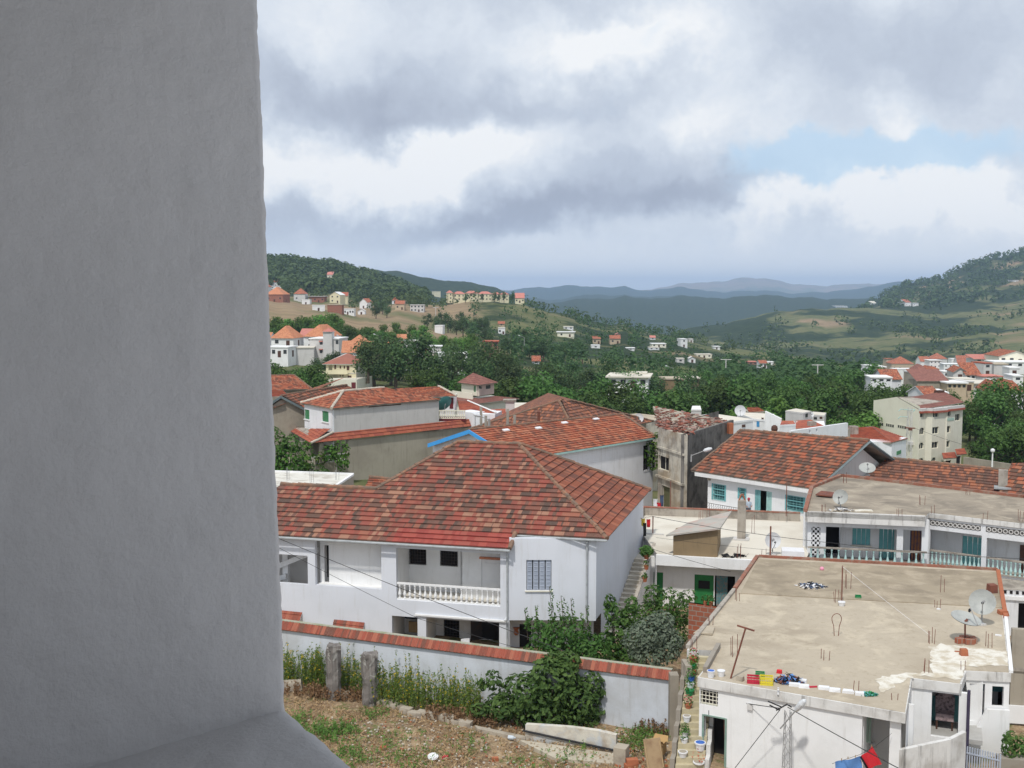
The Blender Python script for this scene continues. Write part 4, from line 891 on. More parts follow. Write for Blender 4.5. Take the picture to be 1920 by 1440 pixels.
# pots along the steps
def pot(i,side,r,h,mat,label,plant=None,fl=None,cat='flower pot',name='flower_pot'):
    l0,r0,l1,r1_,z=STP[i]; k=.22 if side==0 else .80; p=l0.lerp(r0,k); p=p.lerp(l1.lerp(r1_,k),.5); p=Vector((p.x,p.y,z)); t=T(name,label,cat,p)
    mb=MB(); mb.lathe(p,[(r*.72,0),(r,h)],12); mb.lathe((p.x,p.y,p.z+h),[(r*1.08,-.04),(r*1.08,.01),(r*.9,.01)],12); mb.build('pot_body',mat,t)
    if plant: leafball('foliage',plant,t,p+Vector((0,0,h+.16)),(r*1.5,r*1.5,r*1.7),60 if not fl else 45,.09,i*3+1)
    else: mb=MB(); mb.lathe((p.x,p.y,p.z+h),[(r*.85,0),(r*.85,.014)],12); mb.build('contents',PB if 'blue water' in label else GR,t)
    if fl: leafball('flowers',fl,t,p+Vector((0,0,h+.25)),(r*1.3,r*1.3,r*1.3),30,.07,i*3+2)
    return t
def leafball(name,mat,parent,c,rad,n,s,seed,loc=None):
    r_=random.Random(seed); mb=MB(); c=Vector(c)
    for i in range(n):
        while 1:
            d=Vector((r_.uniform(-1,1),r_.uniform(-1,1),r_.uniform(-1,1)))
            if .25<d.length<1: break
        d=d.normalized()*d.length**.45
        p=c+Vector((d.x*rad[0],d.y*rad[1],d.z*rad[2])); leaf(mb,p,(d+Vector((r_.uniform(-.7,.7),r_.uniform(-.7,.7),r_.uniform(-.2,.8)))).normalized(),s*r_.uniform(.6,1.3),r_)
    return mb.build(name,mat,parent)
def leaf(mb,p,nrm,s,r_,asp=1.5):
    t=nrm.orthogonal().normalized(); a=r_.uniform(0,6.283); u=t*math.cos(a)+nrm.cross(t)*math.sin(a); v=nrm.cross(u)
    mb.poly([p-u*s*.5*asp,p-v*s*.38+nrm*s*.1,p+u*s*.5*asp,p+v*s*.38+nrm*s*.1])
# ================= terrace building with green doors
ZT=-17.1
tb=T('terrace_house','low white house with broad pale roof terrace and green doors','house',on(1320,1175,G))
tp_=onl([(1232,1040),(1508,1055.5),(1545,970),(1206,955),(1196,990)],ZT)
mb=MB(); mb.prism([p.xy for p in tp_],ZT-.35,ZT); mb.build('roof_slab',EDG,tb)
mb=MB(); mb.prism([Vector(p.xy)+Vector((.02,-.01)) for p in tp_],ZT+.001,ZT+.03); mb.build('terrace_screed',RFW,tb)
tw=Wall(tp_[0].xy,tp_[1].xy); zb=tw.hit(1320,1063)[1]
mb=MB(); tw.slab(mb,-.05,tw.L,zb,ZT+.04,.003,.25); mb.build('roof_fascia',WC,tb)
dg1=tw.rect(1302,1078,1338,1130); dg2=tw.rect(1340,1079,1377,1130); dg3=tw.rect(1222,1072,1243,1130)
dg1=(dg1[0],dg1[1],G-.2,dg1[3]); dg2=(dg2[0],dg2[1],G-.2,dg2[3]); wt=tw.off(-.9)
dg3=(wt.hit(1225,1100)[0],wt.hit(1243,1100)[0],G-.2,wt.hit(1234,1073)[1])
mb=MB(); D1=(wt.hit(1302,1100)[0],wt.hit(1338,1100)[0],G-.2,wt.hit(1320,1078)[1]); D2=(wt.hit(1340,1100)[0],wt.hit(1378,1100)[0],G-.2,wt.hit(1358,1080)[1])
panel(mb,wt,-.8,tw.L,G-.5,ZT-.35,[D1,D2,dg3],.2); l_=Wall(tp_[4].xy,tp_[0].xy); mb.poly([l_.pt(0,G-.5),l_.pt(l_.L,G-.5),l_.pt(l_.L,ZT),l_.pt(0,ZT)]); tb2=Wall(tp_[3].xy,tp_[2].xy); mb.poly([tb2.pt(0,G-.5),tb2.pt(tb2.L,G-.5),tb2.pt(tb2.L,ZT),tb2.pt(0,ZT)])
mb.build('front_wall',WC,tb)
def doorleaf(w,r,mat,parent,inset_=None,name='door'):
    mb=MB(); w.slab(mb,r[0],r[1],r[2],r[3],-.12,-.06); o=mb.build(name,mat,parent)
    if inset_: 
        W_=r[1]-r[0]; H=r[3]-max(r[2],G)
        mb=MB(); w.slab(mb,r[0]+W_*.2,r[1]-W_*.2,r[3]-H*.42,r[3]-H*.18,-.058,-.045); mb.build('door_window',DK,o)
        for k in(.07,.88): mb=MB(); w.slab(mb,r[0]+W_*k,r[0]+W_*(k+.05),max(r[2],G),r[3]-.05,-.058,-.03); mb.build('rail',mat,o)
    return o
doorleaf(wt,D1,GRN,tb,True); doorleaf(wt,dg3,GRN,tb); mb=MB(); wt.slab(mb,*D2,-1,-.9); mb.build('dark_doorway',DK,tb)
mb=MB(); 
for i in range(9): u=D2[0]+.1+(D2[1]-D2[0])*.55*i/9; wt.slab(mb,u,u+.08,D2[2],D2[3]-.05,-.2+.05*(i%2),-.14+.05*(i%2))
mb.build('door_curtain',surf('teal_striped_curtain',(.10,.25,.27),(.30,.22,.20),8,.9,0,amt=1),tb)
# rear parapet in red brick and stained cement
mb=MB(); pw=Wall(on(1206,966,ZT).xy,on(1500,978,ZT).xy); pw.slab(mb,0,pw.L,ZT+.03,ZT+.62,-.12,.12); pl2=Wall(on(1190,985,ZT).xy,on(1206,966,ZT).xy); pl2.slab(mb,0,pl2.L-.02,ZT+.03,ZT+.62,-.12,.12); mb.build('rear_parapet',EDG,tb)
mb=MB(); pw.slab(mb,-.1,pw.L,ZT+.622,ZT+.70,-.15,.15); pl2.slab(mb,0,pl2.L-.12,ZT+.622,ZT+.70,-.15,.15); mb.build('parapet_bricks',BRR,tb)
# shed on the terrace
sh=T('roof_shed','small ochre shed with sloping sheet roof on the pale terrace','shed',on(1305,1045,ZT+.03))
s0=on(1262,1041,ZT+.03); s1=on(1345,1045,ZT+.03); sw=Wall(s0.xy,s1.xy); s2=on(1351,1020,ZT+.03); 
hl=sw.hit(1264,1006)[1]; hr=sw.hit(1343,992)[1]
mb=MB(); bk=Wall(sw.pt(0,0,-2.6).xy,s2.xy+Vector((0,.0)))
F4=[sw.pt(0,ZT+.03),sw.pt(sw.L,ZT+.03),Vector((s2.x,s2.y,ZT+.03)),sw.pt(0,ZT+.03,-2.6)]; T4=[sw.pt(0,hl),sw.pt(sw.L,hr),Vector((s2.x,s2.y,hr)),sw.pt(0,hl,-2.6)]
mb.box8(F4,T4); mb.build('shed_wall',OC,sh)
mb=MB(); u_=Vector((0,0,.04)); o_=sw.n*.3; rr4=[T4[0]+u_+o_-sw.d*.45,T4[1]+u_+o_+sw.d*.15,T4[2]+u_+sw.d*.75+Vector((.2,1.2,.1)),T4[3]+u_-sw.d*.0+Vector((.9,.6,.12))]
mb.box8(rr4,[v+Vector((0,0,.1)) for v in rr4]); mb.build('sheet_roof',surf('grey_sheet_roof',(.42,.40,.36),(.32,.30,.27),1,.9,.004,14,.6,c3=(.50,.33,.28),sc3=.8),sh)
# chimney
p=on(1390,1012,ZT+.03); ch=T('terrace_chimney','tall square grey chimney standing on the pale terrace','chimney',p); mb=MB(); H=(1012-936)/2100*p.y; mb.box(p,.55,.5,H,-.25); mb.build('stack',EDG,ch); mb=MB(); mb.box(p+Vector((0,0,-.0)),1.05,.8,.12,-.25); mb.build('footing',GW,ch)
mb=MB(); q_=p+Vector((0,0,H)); 
for dx in(-.2,.2): mb.bar(q_+Vector((dx,0,0)),q_+Vector((dx*.2,0,.45)),.05,4)
mb.build('cowl',TER,ch)
# satellite dishes
def dish(px,py,Y,D,tilt,label,mat,base='block',mh=1.0,az_=0,zb_=None):
    """px,py centre of the dish, Y its distance, D diameter; tilt: axis direction"""
    c=at(px,py,Y); zb2=zb_ if zb_ is not None else c.z-mh; base_=Vector((c.x,c.y,zb2)); t=T('satellite_dish',label,'satellite dish',base_); ax=Vector(tilt).normalized(); R_=D/2; dp=R_*.28
    mb=MB(); N_=20; pr=[]
    for i in range(7): k=i/6; pr.append((max(.001,R_*k),dp*k*k-dp*.6))
    q_=ax.to_track_quat('Z','Y'); rings=[[c+q_@Vector((r*math.cos(2*math.pi*j/N_),r*math.sin(2*math.pi*j/N_),h)) for j in range(N_)] for r,h in pr]
    for A_,B_ in zip(rings,rings[1:]):
        for j in range(N_): k=(j+1)%N_; mb.poly([A_[j],A_[k],B_[k],B_[j]])
    for A_,B_ in zip(rings,rings[1:]):
        for j in range(N_): k=(j+1)%N_; mb.poly([A_[k]-ax*.02,A_[j]-ax*.02,B_[j]-ax*.02,B_[k]-ax*.02])
    mb.build('reflector',mat,t,True)
    mb=MB(); f=c+ax*R_*1.15-Vector((0,0,R_*.25)); lo=c+q_@Vector((0,0,0)); dwn=(Vector((0,0,-1))-ax*Vector((0,0,-1)).dot(ax)).normalized(); mb.bar(c+dwn*R_*.95+ax*dp*.3,f,.025,5); mb.build('arm',STL,t)
    mb=MB(); mb.lathe(f-ax*.05,[(.05,0),(.07,.05),(.05,.16)],7,ax=-ax); mb.build('receiver',CBL,t)
    mb=MB(); mb.bar(base_,c-ax*dp*.7,.04,6); mb.bar(c-ax*dp*.7,c-ax*dp*.55+Vector((.12,0,.1)),.06,5); mb.build('mast',RST if base=='bricks' else STL,t)
    mb=MB()
    if base=='bricks':
        for dx,dy,rz in((-.28,-.1,.2),(.1,-.25,.1),(.38,0,1.5),(.05,.2,.0)): mb.box(base_+Vector((dx,dy,0)),.42,.26,.28,rz)
        mb.build('brick_ballast',BRK,t)
    else: mb.box(base_+Vector((0,0,-.01)),.35,.3,.1,.2); mb.build('foot',GW,t)
    return t
Yd=on(1812,1205,ZR+.02).y
dish(1811,1161,Yd,1.42,(.15,-.25,1.0),'upward facing grey satellite dish weighted with red bricks, front right of the tan flat roof',DSH,'bricks',zb_=ZR+.02)
Yd=on(1852,1172,ZR+.02).y; dish(1842,1129,Yd,1.3,(-.35,-.85,.42),'pale green-grey satellite dish standing behind the brick-weighted one',DSH,'block',zb_=ZR+.02)
Yd=on(1449,1041,ZT+.03).y; dish(1449,1013,Yd,1.05,(.10,-.95,.2),'white satellite dish standing on the pale terrace by the red pole',DSL,'block',zb_=ZT+.03)
# ================= two-storey building with turquoise balustrades
ZB=-14.3
bb=T('balcony_building','long white building with grey flat roof, turquoise shutters and balustraded balconies','building',on(1715,1120,G))
bp=onl([(1510,960),(1735,969),(1742,962),(1990,990),(2005,940),(1920,934),(1577,894),(1522,916)],ZB)
mb=MB(); mb.prism([p.xy for p in bp],ZB-.3,ZB); mb.build('roof_slab',EDW,bb)
mb=MB(); mb.prism(shrink([p.xy for p in bp],.12),ZB+.001,ZB+.03); mb.build('roof_screed',RFD,bb)
mb=MB()
for i,j in((0,7),(7,6),(6,5),(5,4)): kerb(mb,bp[i],bp[j],.26,.22,ZB+.001)
mb.build('brick_edge',BRR,bb)
mb=MB(); 
fa=Wall(bp[0].xy,bp[1].xy); zfb=fa.hit(1620,990)[1]; fa.slab(mb,0,fa.L,ZB-.65,ZB+.05,-.15,.0); fb_=Wall(bp[2].xy,bp[3].xy); 
mb.build('eaves_band',EDW,bb)
wa=fa.off(-.5); wa=Wall(wa.pt(wa.hit(1514,1010)[0],0).xy,wa.pt(wa.hit(1741,1010)[0],0).xy)
zfl=wa.hit(1640,1058)[1]
o1=wa.rect(1548,990,1681,1058); o2=wa.rect(1693,994,1728,1058); o1=(o1[0],o1[1],zfl,o1[3]); o2=(o2[0],o2[1],zfl,o2[3])
zB_=zfl-.35
scr=wa.rect(1521,988,1538,1049)
mb=MB(); panel(mb,wa,0,wa.L,zfl-.3,ZB-.3,[o1,o2,scr],.22); WBB=surf('balcony_building_white',(.74,.75,.77),(.62,.63,.64),.5,.9,.005,14,.5,((.35,.33,.30),.4)); 
mb.build('front_wall',WBB,bb)
# pierced screen
mb=MB(); 
nu,nz_=4,14; uw=(scr[1]-scr[0])/nu; zw=(scr[3]-scr[2])/nz_
for i in range(nu):
    for j in range(nz_):
        u=scr[0]+uw*i; z=scr[2]+zw*j
        k=(i+j)%2; wa.slab(mb,u,u+uw*.52,z+zw*(.5 if k else 0),z+zw*(1 if k else .5),-.12,-.04); wa.slab(mb,u+uw*.45,u+uw,z+zw*(0 if k else .5),z+zw*(.5 if k else 1)*.98,-.115,-.045)
mb.build('pierced_screen',WBB,bb); mb=MB(); wa.slab(mb,*scr,-1.0,-.9); mb.build('dark_room',DK,bb)
wi_=wa.off(-1.7); s1_=wi_.rect(1598,991,1632,1022); s2_=wi_.rect(1648,992,1681,1050); s2_=(s2_[0],s2_[1],zfl,s2_[3]); dk_=wi_.rect(1541,988,1575,1058); dk_=(dk_[0],dk_[1],zfl,dk_[3]); s3=wi_.rect(1706,995,1729,1055)
s3=(s3[0],s3[1],zfl,s3[3])
mb=MB(); panel(mb,wi_,-.2,wa.L+.3,zfl-.3,ZB-.3,[s1_,s2_,dk_,s3],.15); u_=wi_.hit(1688,1020)[0]; mb.prism([wa.pt(o1[1]+.05,0,-.22).xy,wa.pt(o1[1]+.25,0,-.22).xy,wi_.pt(o1[1]+.25,0).xy,wi_.pt(o1[1]+.05,0).xy],zfl,ZB-.3); mb.build('balcony_back_wall',WBB,bb)
mb=MB(); wi_.slab(mb,dk_[0]-.5,dk_[1],dk_[2],dk_[3],-1,-.9); mb.build('dark_doorway',DK,bb)
def louvre(w,r,parent,mat=TQ,n=4,name='shutter',sill=None,off=-.06):
    mb=MB(); k=(r[1]-r[0])/n
    for i in range(n):
        a=r[0]+k*i+.015; b=r[0]+k*(i+1)-.015; w.slab(mb,a,b,r[2]+.02,r[3]-.02,off-.05,off)
        m_=max(4,int((r[3]-r[2])/.14))
        for j in range(m_): z=r[2]+.08+(r[3]-r[2]-.16)*j/m_; w.slab(mb,a+.05,b-.05,z,z+.05,off+.001,off+.022)
    o=mb.build(name,mat,parent)
    if sill: mb=MB(); w.slab(mb,r[0]-.08,r[1]+.08,r[2]-.1,r[2]-.01,.0,.1); mb.build('sill',sill,o)
    return o
louvre(wi_,s1_,bb,sill=CR); louvre(wi_,s2_,bb)
mb=MB()
for i in range(8): u=s3[0]+(s3[1]-s3[0])*i/8; wi_.slab(mb,u,u+.14,s3[2],s3[3]-.02,-.15+.05*(i%2),-.1+.05*(i%2),i%2)
mb.build('striped_curtain',[surf('navy_curtain',(.05,.05,.12),None,3,.9,0),surf('rust_curtain',(.30,.13,.06),(.08,.06,.10),3,.9,0)],bb)
# right half, set back a little
wr_=Wall(bp[2].xy,bp[3].xy).off(-.12); zb3=wr_.hit(1790,1000)[1]
q1=wr_.rect(1741,998,1840,1062); q2=wr_.rect(1849,1013,1992,1070); zf2=wr_.hit(1790,1066)[1]
q1=(q1[0]+.05,q1[1],zf2,q1[3]); q2=(q2[0],q2[1],zf2,wr_.hit(1880,1012)[1])
mb=MB(); mb_l=Wall(wa.pt(wa.L,0).xy,wr_.pt(0,0).xy)
panel(mb,wr_,0,wr_.L,zf2-.3,ZB-.02,[q1,q2],.22); mb.build('right_front_wall',WBB,bb)
mb=MB(); wa_=wr_.hit(1742,984),wr_.hit(1838,990); 
def rings(mb,u0,u1,z,n,rr_):
    for i in range(n):
        u=u0+(u1-u0)*(i+.5)/n; N_=10
        for j in range(N_):
            a,b=2*math.pi*j/N_,2*math.pi*(j+1)/N_
            P=lambda t,r,o:wr_.pt(u+r*math.cos(t),z+r*math.sin(t),o)
            mb.poly([P(a,rr_,.05),P(b,rr_,.05),P(b,rr_*.62,.05),P(a,rr_*.62,.05)]); mb.poly([P(a,rr_,.05),P(b,rr_,.05),P(b,rr_,.0),P(a,rr_,.0)]); mb.poly([P(a,rr_*.62,.05),P(b,rr_*.62,.05),P(b,rr_*.62,0),P(a,rr_*.62,0)])
zr1=wr_.hit(1790,985)[1]; rings(mb,wa_[0][0]+.1,wa_[1][0],zr1,11,.145); zr2=zr1; u2=wr_.hit(1849,997)[0]; rings(mb,u2,u2+5.2,zr2,16,.145); mb.build('ring_blocks',GW,bb)
mb=MB(); wr_.slab(mb,wa_[0][0]+.05,wa_[1][0]+.03,zr1-.17,zr1+.17,.0015,.004); wr_.slab(mb,u2-.02,u2+5.2,zr1-.17,zr1+.17,.0015,.004); mb.build('block_band',surf('dark_block_holes',(.09,.085,.08),(.14,.13,.12),3,.9,0),bb)
wri=wr_.off(-1.5); s4=wri.rect(1804,1005,1842,1050); s4=(s4[0],s4[1],zf2,wri.hit(1820,1006)[1]); mb=MB(); panel(mb,wri,-.3,wr_.L,zf2-.3,ZB-.3,[s4],.15); mb.build('right_back_wall',WBB,bb); louvre(wri,s4,bb)
mb=MB(); r=wri.rect(1912,1022,1926,1070); wri.slab(mb,r[0],r[1]+.6,zf2,r[3],.003,.05); mb.build('dark_door',BRN,bb)
mb=MB(); wa.slab(mb,-.1,wa.L,zfl-.3,zfl,-1.8,.55); wr_.slab(mb,-.1,wr_.L,zf2-.3,zf2-.002,-1.8,-.222); mb.build('balcony_floor',EDG,bb)
TQB=surf('mint_baluster_paint',(.44,.62,.60),(.36,.50,.48),3,.7,0)
wf_=wa.off(.45); balustrade(bb,wf_.pt(0,0).xy,wf_.pt(wf_.hit(1738,1040)[0],0).xy,zfl,wf_.hit(1620,1029)[1]-zfl,17,TQB,EDG,r=.085)
wf2=wr_.off(.05); ua_=wf2.hit(1744,1040)[0]; ub_=wf2.hit(1839,1050)[0]; zq=wf2.hit(1790,1036)[1]-zf2
balustrade(bb,wf2.pt(ua_,0).xy,wf2.pt(ub_,0).xy,zf2,zq,12,TQB,EDG,r=.085); ua_=wf2.hit(1850,1040)[0]; balustrade(bb,wf2.pt(ua_,0).xy,wf2.pt(wr_.L,0).xy,zf2,zq,16,TQB,EDG,r=.085)
mb=MB(); 
bx=[p.xy for p in (wa.pt(0,0),wa.pt(wa.L,0),wr_.pt(0,0,-.3),wr_.pt(wr_.L,0,-.3))]
mb.prism([wa.pt(.1,0,-.3).xy,wa.pt(wa.L,0,-.3).xy,wr_.pt(wr_.L,0,-.4).xy,bp[4].xy,bp[5].xy,bp[6].xy,bp[7].xy],G-1,zfl-.31); mb.prism([bp[0].xy+Vector((.3,.5)),bp[7].xy+Vector((.3,0)),bp[7].xy+Vector((.5,0)),bp[0].xy+Vector((.5,.5))],G,ZB-.3)
mb.build('lower_storey',WBB,bb)
# lower annex at the right edge of the picture
ax_=T('lower_annex','small white annex with patterned band below the turquoise balconies','annex',on(1910,1230,G))
za=-17.9; ap=onl([(1872,1104),(2000,1112),(2000,1080),(1868,1074)],za); mb=MB(); mb.prism([p.xy for p in ap],za-.1,za); mb.build('roof_slab',EDG,ax_)
wn_=Wall(ap[0].xy,ap[1].xy); mb=MB(); rr=wn_.rect(1900,1142,1990,1165); panel(mb,wn_,0,wn_.L,G-1,za-.02,[(wn_.hit(1910,1130)[0],wn_.L-.2,G-.2,wn_.hit(1915,1131)[1])],.2); mb.build('front_wall',WBB,ax_)
mb=MB(); zz=wn_.hit(1890,1110)[1]
for i in range(16): wn_.slab(mb,.3+i*.34,.3+i*.34+.16,zz-.1,zz+.1,.003,.03)
mb.build('pattern_blocks',DK,ax_)
mb=MB(); wn_.slab(mb,.0,wn_.L,wn_.hit(1890,1124)[1],wn_.hit(1890,1117)[1],.003,.12); mb.build('ledge',WC,ax_)
mb=MB(); wn_.slab(mb,wn_.hit(1905,1130)[0],wn_.L,G,wn_.hit(1915,1131)[1],-1.2,-1.1); mb.build('dark_doorway',DK,ax_)
# grey neighbour walls beyond the right edge of the flat-roofed house
nw=T('grey_yard_wall','stained grey cement yard wall right of the flat-roofed house','wall',on(1915,1340,G)); w=Wall(on(1893,1334,G+.6).xy,on(2010,1342,G+.6).xy); mb=MB()
w.slab(mb,0,w.L,G-1,w.hit(1905,1180)[1],-.3,-.02); mb.build('upper_wall',GR,nw); mb=MB(); w.slab(mb,0,w.L,w.hit(1905,1258)[1],w.hit(1905,1252)[1],.0,.06); mb.build('ledge',EDG,nw); mb=MB(); w.slab(mb,-.1,w.L,w.hit(1905,1355)[1],w.hit(1905,1322)[1],.0,.12); mb.build('white_band',WC,nw)
# gate and planter at the foot
t=T('iron_gate','grey blue slatted iron gate under the stair parapet at the lower right','gate',on(1842,1500,G)); wg=Wall(at(1812,1430,46.6).xy,at(1874,1438,45.8).xy); mb=MB(); zt_=wg.hit(1840,1406)[1]
for i in range(14): u=wg.L*i/13; wg.slab(mb,u,u+.05,G-.8,zt_,-.03,.02)
mb.build('gate_bars',GSH,t); mb=MB(); wg.slab(mb,0,wg.L,zt_-.3,zt_-.24,.021,.05); mb.build('gate_rail',GSH,t)
t=T('brick_planter','red brick planter with dark shrubs in the lower right corner','planter',on(1890,1440,G)); mb=MB(); w=Wall(on(1872,1430,G+.3).xy,on(1990,1440,G+.3).xy); w.slab(mb,0,w.L,G-.8,w.hit(1895,1424)[1],-.6,0); mb.build('planter_box',BRK,t)
for i,(x,y) in enumerate(((1893,1398),(1916,1405))):
    c=at(x,y,w.a.y+.3); leafball('foliage',LC,t,c,(.35,.35,.75),170,.16,40+i)
# ================= house with turquoise shutters
ZE=-15.0
th=T('turquoise_shutter_house','white house with orange-brown tiled gable roof and turquoise window grilles','house',on(1528,1080,G))
e0=on(1296,882,ZE); e1=on(1529,917,ZE); r0=on(1388,807,-12.1); r1=on(1629,825,-12.1)
e=(e1-e0).normalized(); n=(e1-e0).cross(r0-e0).normalized(); n=n if n.z>0 else -n
r0=onpl(1388,807,e0,n); r1=onpl(1629,826,e0,n)
mb=MB(); slope(mb,[e0,e1,r1,r0],rh=.42,lift=.06,mu=1); m_=(r0+r1)/2; hd=Vector((e.y*-1,e.x,0)); 
bk0=r0+(r0-e0-e*(r0-e0).dot(e))*Vector((1,1,0)) if False else None
per=(r0-e0)-e*((r0-e0).dot(e)); bk0=r0+Vector((per.x,per.y,-per.z)); bk1=r1+Vector((per.x,per.y,-per.z)); slope(mb,[bk1,bk0,r0,r1],rh=.42,lift=.06,mu=1); mb.build('roof',[TX,EDG],th)
mb=MB(); ridge(mb,r0+up1,r1+up1); ridge(mb,e0+up1,r0+up1,.09); mb.build('ridge_tiles',RIDG,th)
wt_=inset(e0,e1,.55); zt2=ZE-.05; u_a=wt_.hit(1327,920)[0]; u_b=wt_.L-.3
P1=wt_.pt(u_b,0); P2=P1+Vector((per.x,per.y,0))*2*.9
ws=[wt_.rect(1337,908,1359,938),wt_.rect(1386,915,1397,935),wt_.rect(1415,920,1447,966),wt_.rect(1475,930,1507,959)]
ws[2]=(ws[2][0],ws[2][1],ws[2][2]-.3,ws[2][3])
mb=MB(); panel(mb,wt_,u_a,u_b,G-1,zt2,ws,.22); mb.build('front_wall',WC,th)
mb=MB(); wg_=Wall(P1.xy,P2.xy); ap_=wg_.pt(wg_.L/2,r1.z-.25); mb.poly([wg_.pt(0,G),wg_.pt(wg_.L,G),wg_.pt(wg_.L,zt2),ap_,wg_.pt(0,zt2)]); mb.build('gable_wall',GW,th)
a0=wt_.pt(u_a,0); a1_=a0+Vector((per.x,per.y,0))*1.8; mb=MB(); mb.poly([(a0.x,a0.y,G),(a1_.x,a1_.y,G),(a1_.x,a1_.y,zt2),(a0.x,a0.y,zt2)]); mb.poly([(P2.x,P2.y,G),(a1_.x,a1_.y,G),(a1_.x,a1_.y,zt2),(P2.x,P2.y,zt2)]); mb.build('rear_wall',OLD,th)
mb=MB(); wt_.slab(mb,u_a-1.0,u_b+.2,ZE-.42,ZE-.08,-.05,.5); mb.build('eaves_beam',WC,th)
mb=MB(); mb.bar(bk1+Vector((.05,-.05,-.12)),r1+Vector((.05,-.05,-.12)),.14,4); mb.bar(e1+Vector((.02,-.02,-.12)),r1+Vector((.05,-.06,-.13)),.10,4); mb.build('bargeboard',FAS,th)
for i,r in enumerate(ws):
    if i==2: continue
    o=pane(wt_,r,th,mat=surf('teal_dim_pane',(.05,.14,.15),(.03,.08,.09),4,.5,0) if 'teal_dim_pane' not in MATS else MATS['teal_dim_pane'],depth=-.12,grille=(5 if i!=1 else 3,6),gm=TQG,frame=TQG,fw=.09)
    mb=MB(); W_=r[1]-r[0]
    for s_ in (-1,1):
        uu=r[0]-.12 if s_<0 else r[1]; wt_.slab(mb,uu,uu+.12,r[2],r[3],.003,.05)
    for k_ in range(2): z=r[2]+(r[3]-r[2])*(k_+1)/3; wt_.slab(mb,r[0],r[1],z-.04,z+.04,-.05,.02)
    mb.build('painted_surround',TQ,o)
r=ws[2]; mb=MB(); wt_.slab(mb,r[0]+.4,r[1]-.4,r[2],r[3],-.9,-.8); mb.build('dark_doorway',DK,th); W_=r[1]-r[0]
for a,b in((0,.33),(.67,1)): louvre(wt_,(r[0]+W_*a,r[0]+W_*b,r[2],r[3]),th,TQL if a else TQG,2,'door_leaf',off=-.02)
mb=MB(); wt_.slab(mb,wt_.hit(1326,960)[0],u_b,G,wt_.hit(1400,969)[1],.01,1.6); mb.build('balcony_slab',WC,th)
wbl=wt_.off(1.55); ua=wbl.hit(1322,950)[0]; ub=wbl.hit(1500,975)[0]; zb0=wt_.hit(1400,969)[1]
mb=MB(); zt3=zb0+.95
for z in(zb0+.05,zt3): mb.bar(wbl.pt(ua,z),wbl.pt(ub,z),.022,5)
k=ua
while k<ub: mb.bar(wbl.pt(k,zb0),wbl.pt(k,zt3),.013,4); mb.bar(wbl.pt(k,zb0+.6),wbl.pt(k+.22,zb0+.85),.01,3); k+=.22
mb.bar(wbl.pt(ua,zt3),wbl.pt(ua-1.0,zb0-.3,.1),.022,5); mb.build('balcony_railing',IRN,th)
v=wt_.rect(1327,896,1331,900); mb=MB(); q_=wt_.hit(1330,898); wt_.slab(mb,q_[0]-.15,q_[0]+.15,q_[1]-.12,q_[1]+.1,.003,.1); mb.build('vent_box',GR,th)
# ---- lower tiled roof right of the gable
lr=T('brown_tiled_outbuilding','long low building with brown aged tile roof behind the grey flat roof','outbuilding',at(1780,950,90))
a=at(1608,905,88.2); b=at(1932,942,82.2); c=at(1905,884,85.6); d=at(1664,859,91.0); nn=(b-a).cross(d-a).normalized(); c=onpl(1900,884,a,nn)
bq=onpl(1872,932,a,nn)
mb=MB(); slope(mb,[a,bq,c,d],rh=.42,lift=.06,mu=1,uoff=.2); pr=Vector((d.x-a.x,d.y-a.y,0)); slope(mb,[c+Vector((2,4,-2)),d+Vector((2,4,-2)),d,c],rh=.42,mu=1); mb.build('roof',[TB,EDG],lr)
mb=MB(); b2=at(2000,948,80); c2=at(1990,855,84); slope(mb,[bq+Vector((.05,0,0)),b2,c2,c],rh=.42,lift=.06,mu=1); mb.build('hip_roof',[TX,EDG],lr)
mb=MB(); ridge(mb,d+up1,c+up1); ridge(mb,c+up1,bq+up1,.15); ridge(mb,c+up1,c2+up1,.12); mb.build('ridge_tiles',RIDG,lr)
mb=MB(); mb.prism([a.xy+Vector((.3,.3)),bq.xy+Vector((0,.4)),b2.xy,(b2+Vector((3,6,0))).xy,(d+Vector((2,3,0))).xy],G-2,a.z-1.2); mb.build('wall',GW,lr)
p=onpl(1880,915,a,nn); mb=MB(); mb.box(p-Vector((0,0,.6)),.65,.6,2.0,-.4); mb.build('chimney',EDG,lr); mb=MB(); mb.box(p-Vector((.1,.2,.0)),1.2,1.0,.14,-.4); mb.build('chimney_flashing',ZNC,lr)
dish(1626,878,86.0,1.25,(-.15,-.6,1.0),'large grey dish tilted skyward beside the gable wall',DSH,'block',zb_=ZB+.02)
dish(1576,932,on(1580,955,ZB).y,1.0,(-.5,-.8,.35),'round grey dish standing on the dark flat roof near its left edge',DSH,'block',zb_=ZB+.02)
# ================= house with the blue gable boards
zb5=-13.5
bg=T('blue_gable_house','white house with orange tiled roof and sky blue gable boards behind the red roof','house',at(1120,960,100))
ea=on(905,838+28,zb5); ea=on(1005,856,zb5); eb=on(1231,820,zb5); rc=on(880,806,-11.87); rd=on(1167,777,-11.87)
dirE=(eb-ea).normalized(); ea=ea-dirE*7.5
n=(eb-ea).cross(rd-ea).normalized(); rc=onpl(880,806,ea,n)
per=(rd-ea)-dirE*((rd-ea).dot(dirE)); 
eL=ea; L_=(rc-ea).dot(dirE); eL=ea+dirE*(L_-.3)
mb=MB(); slope(mb,[eL,eb,rd,rc],rh=.40,lift=.06,mu=1); bL=rc+Vector((per.x,per.y,-per.z)); bR=rd+Vector((per.x,per.y,-per.z))+dirE*2; slope(mb,[bR,bL,rc,rd],rh=.40,lift=.06,mu=1); slope(mb,[eb,bR,rd],rh=.4,mu=1); mb.build('roof',[TO,EDG],bg)
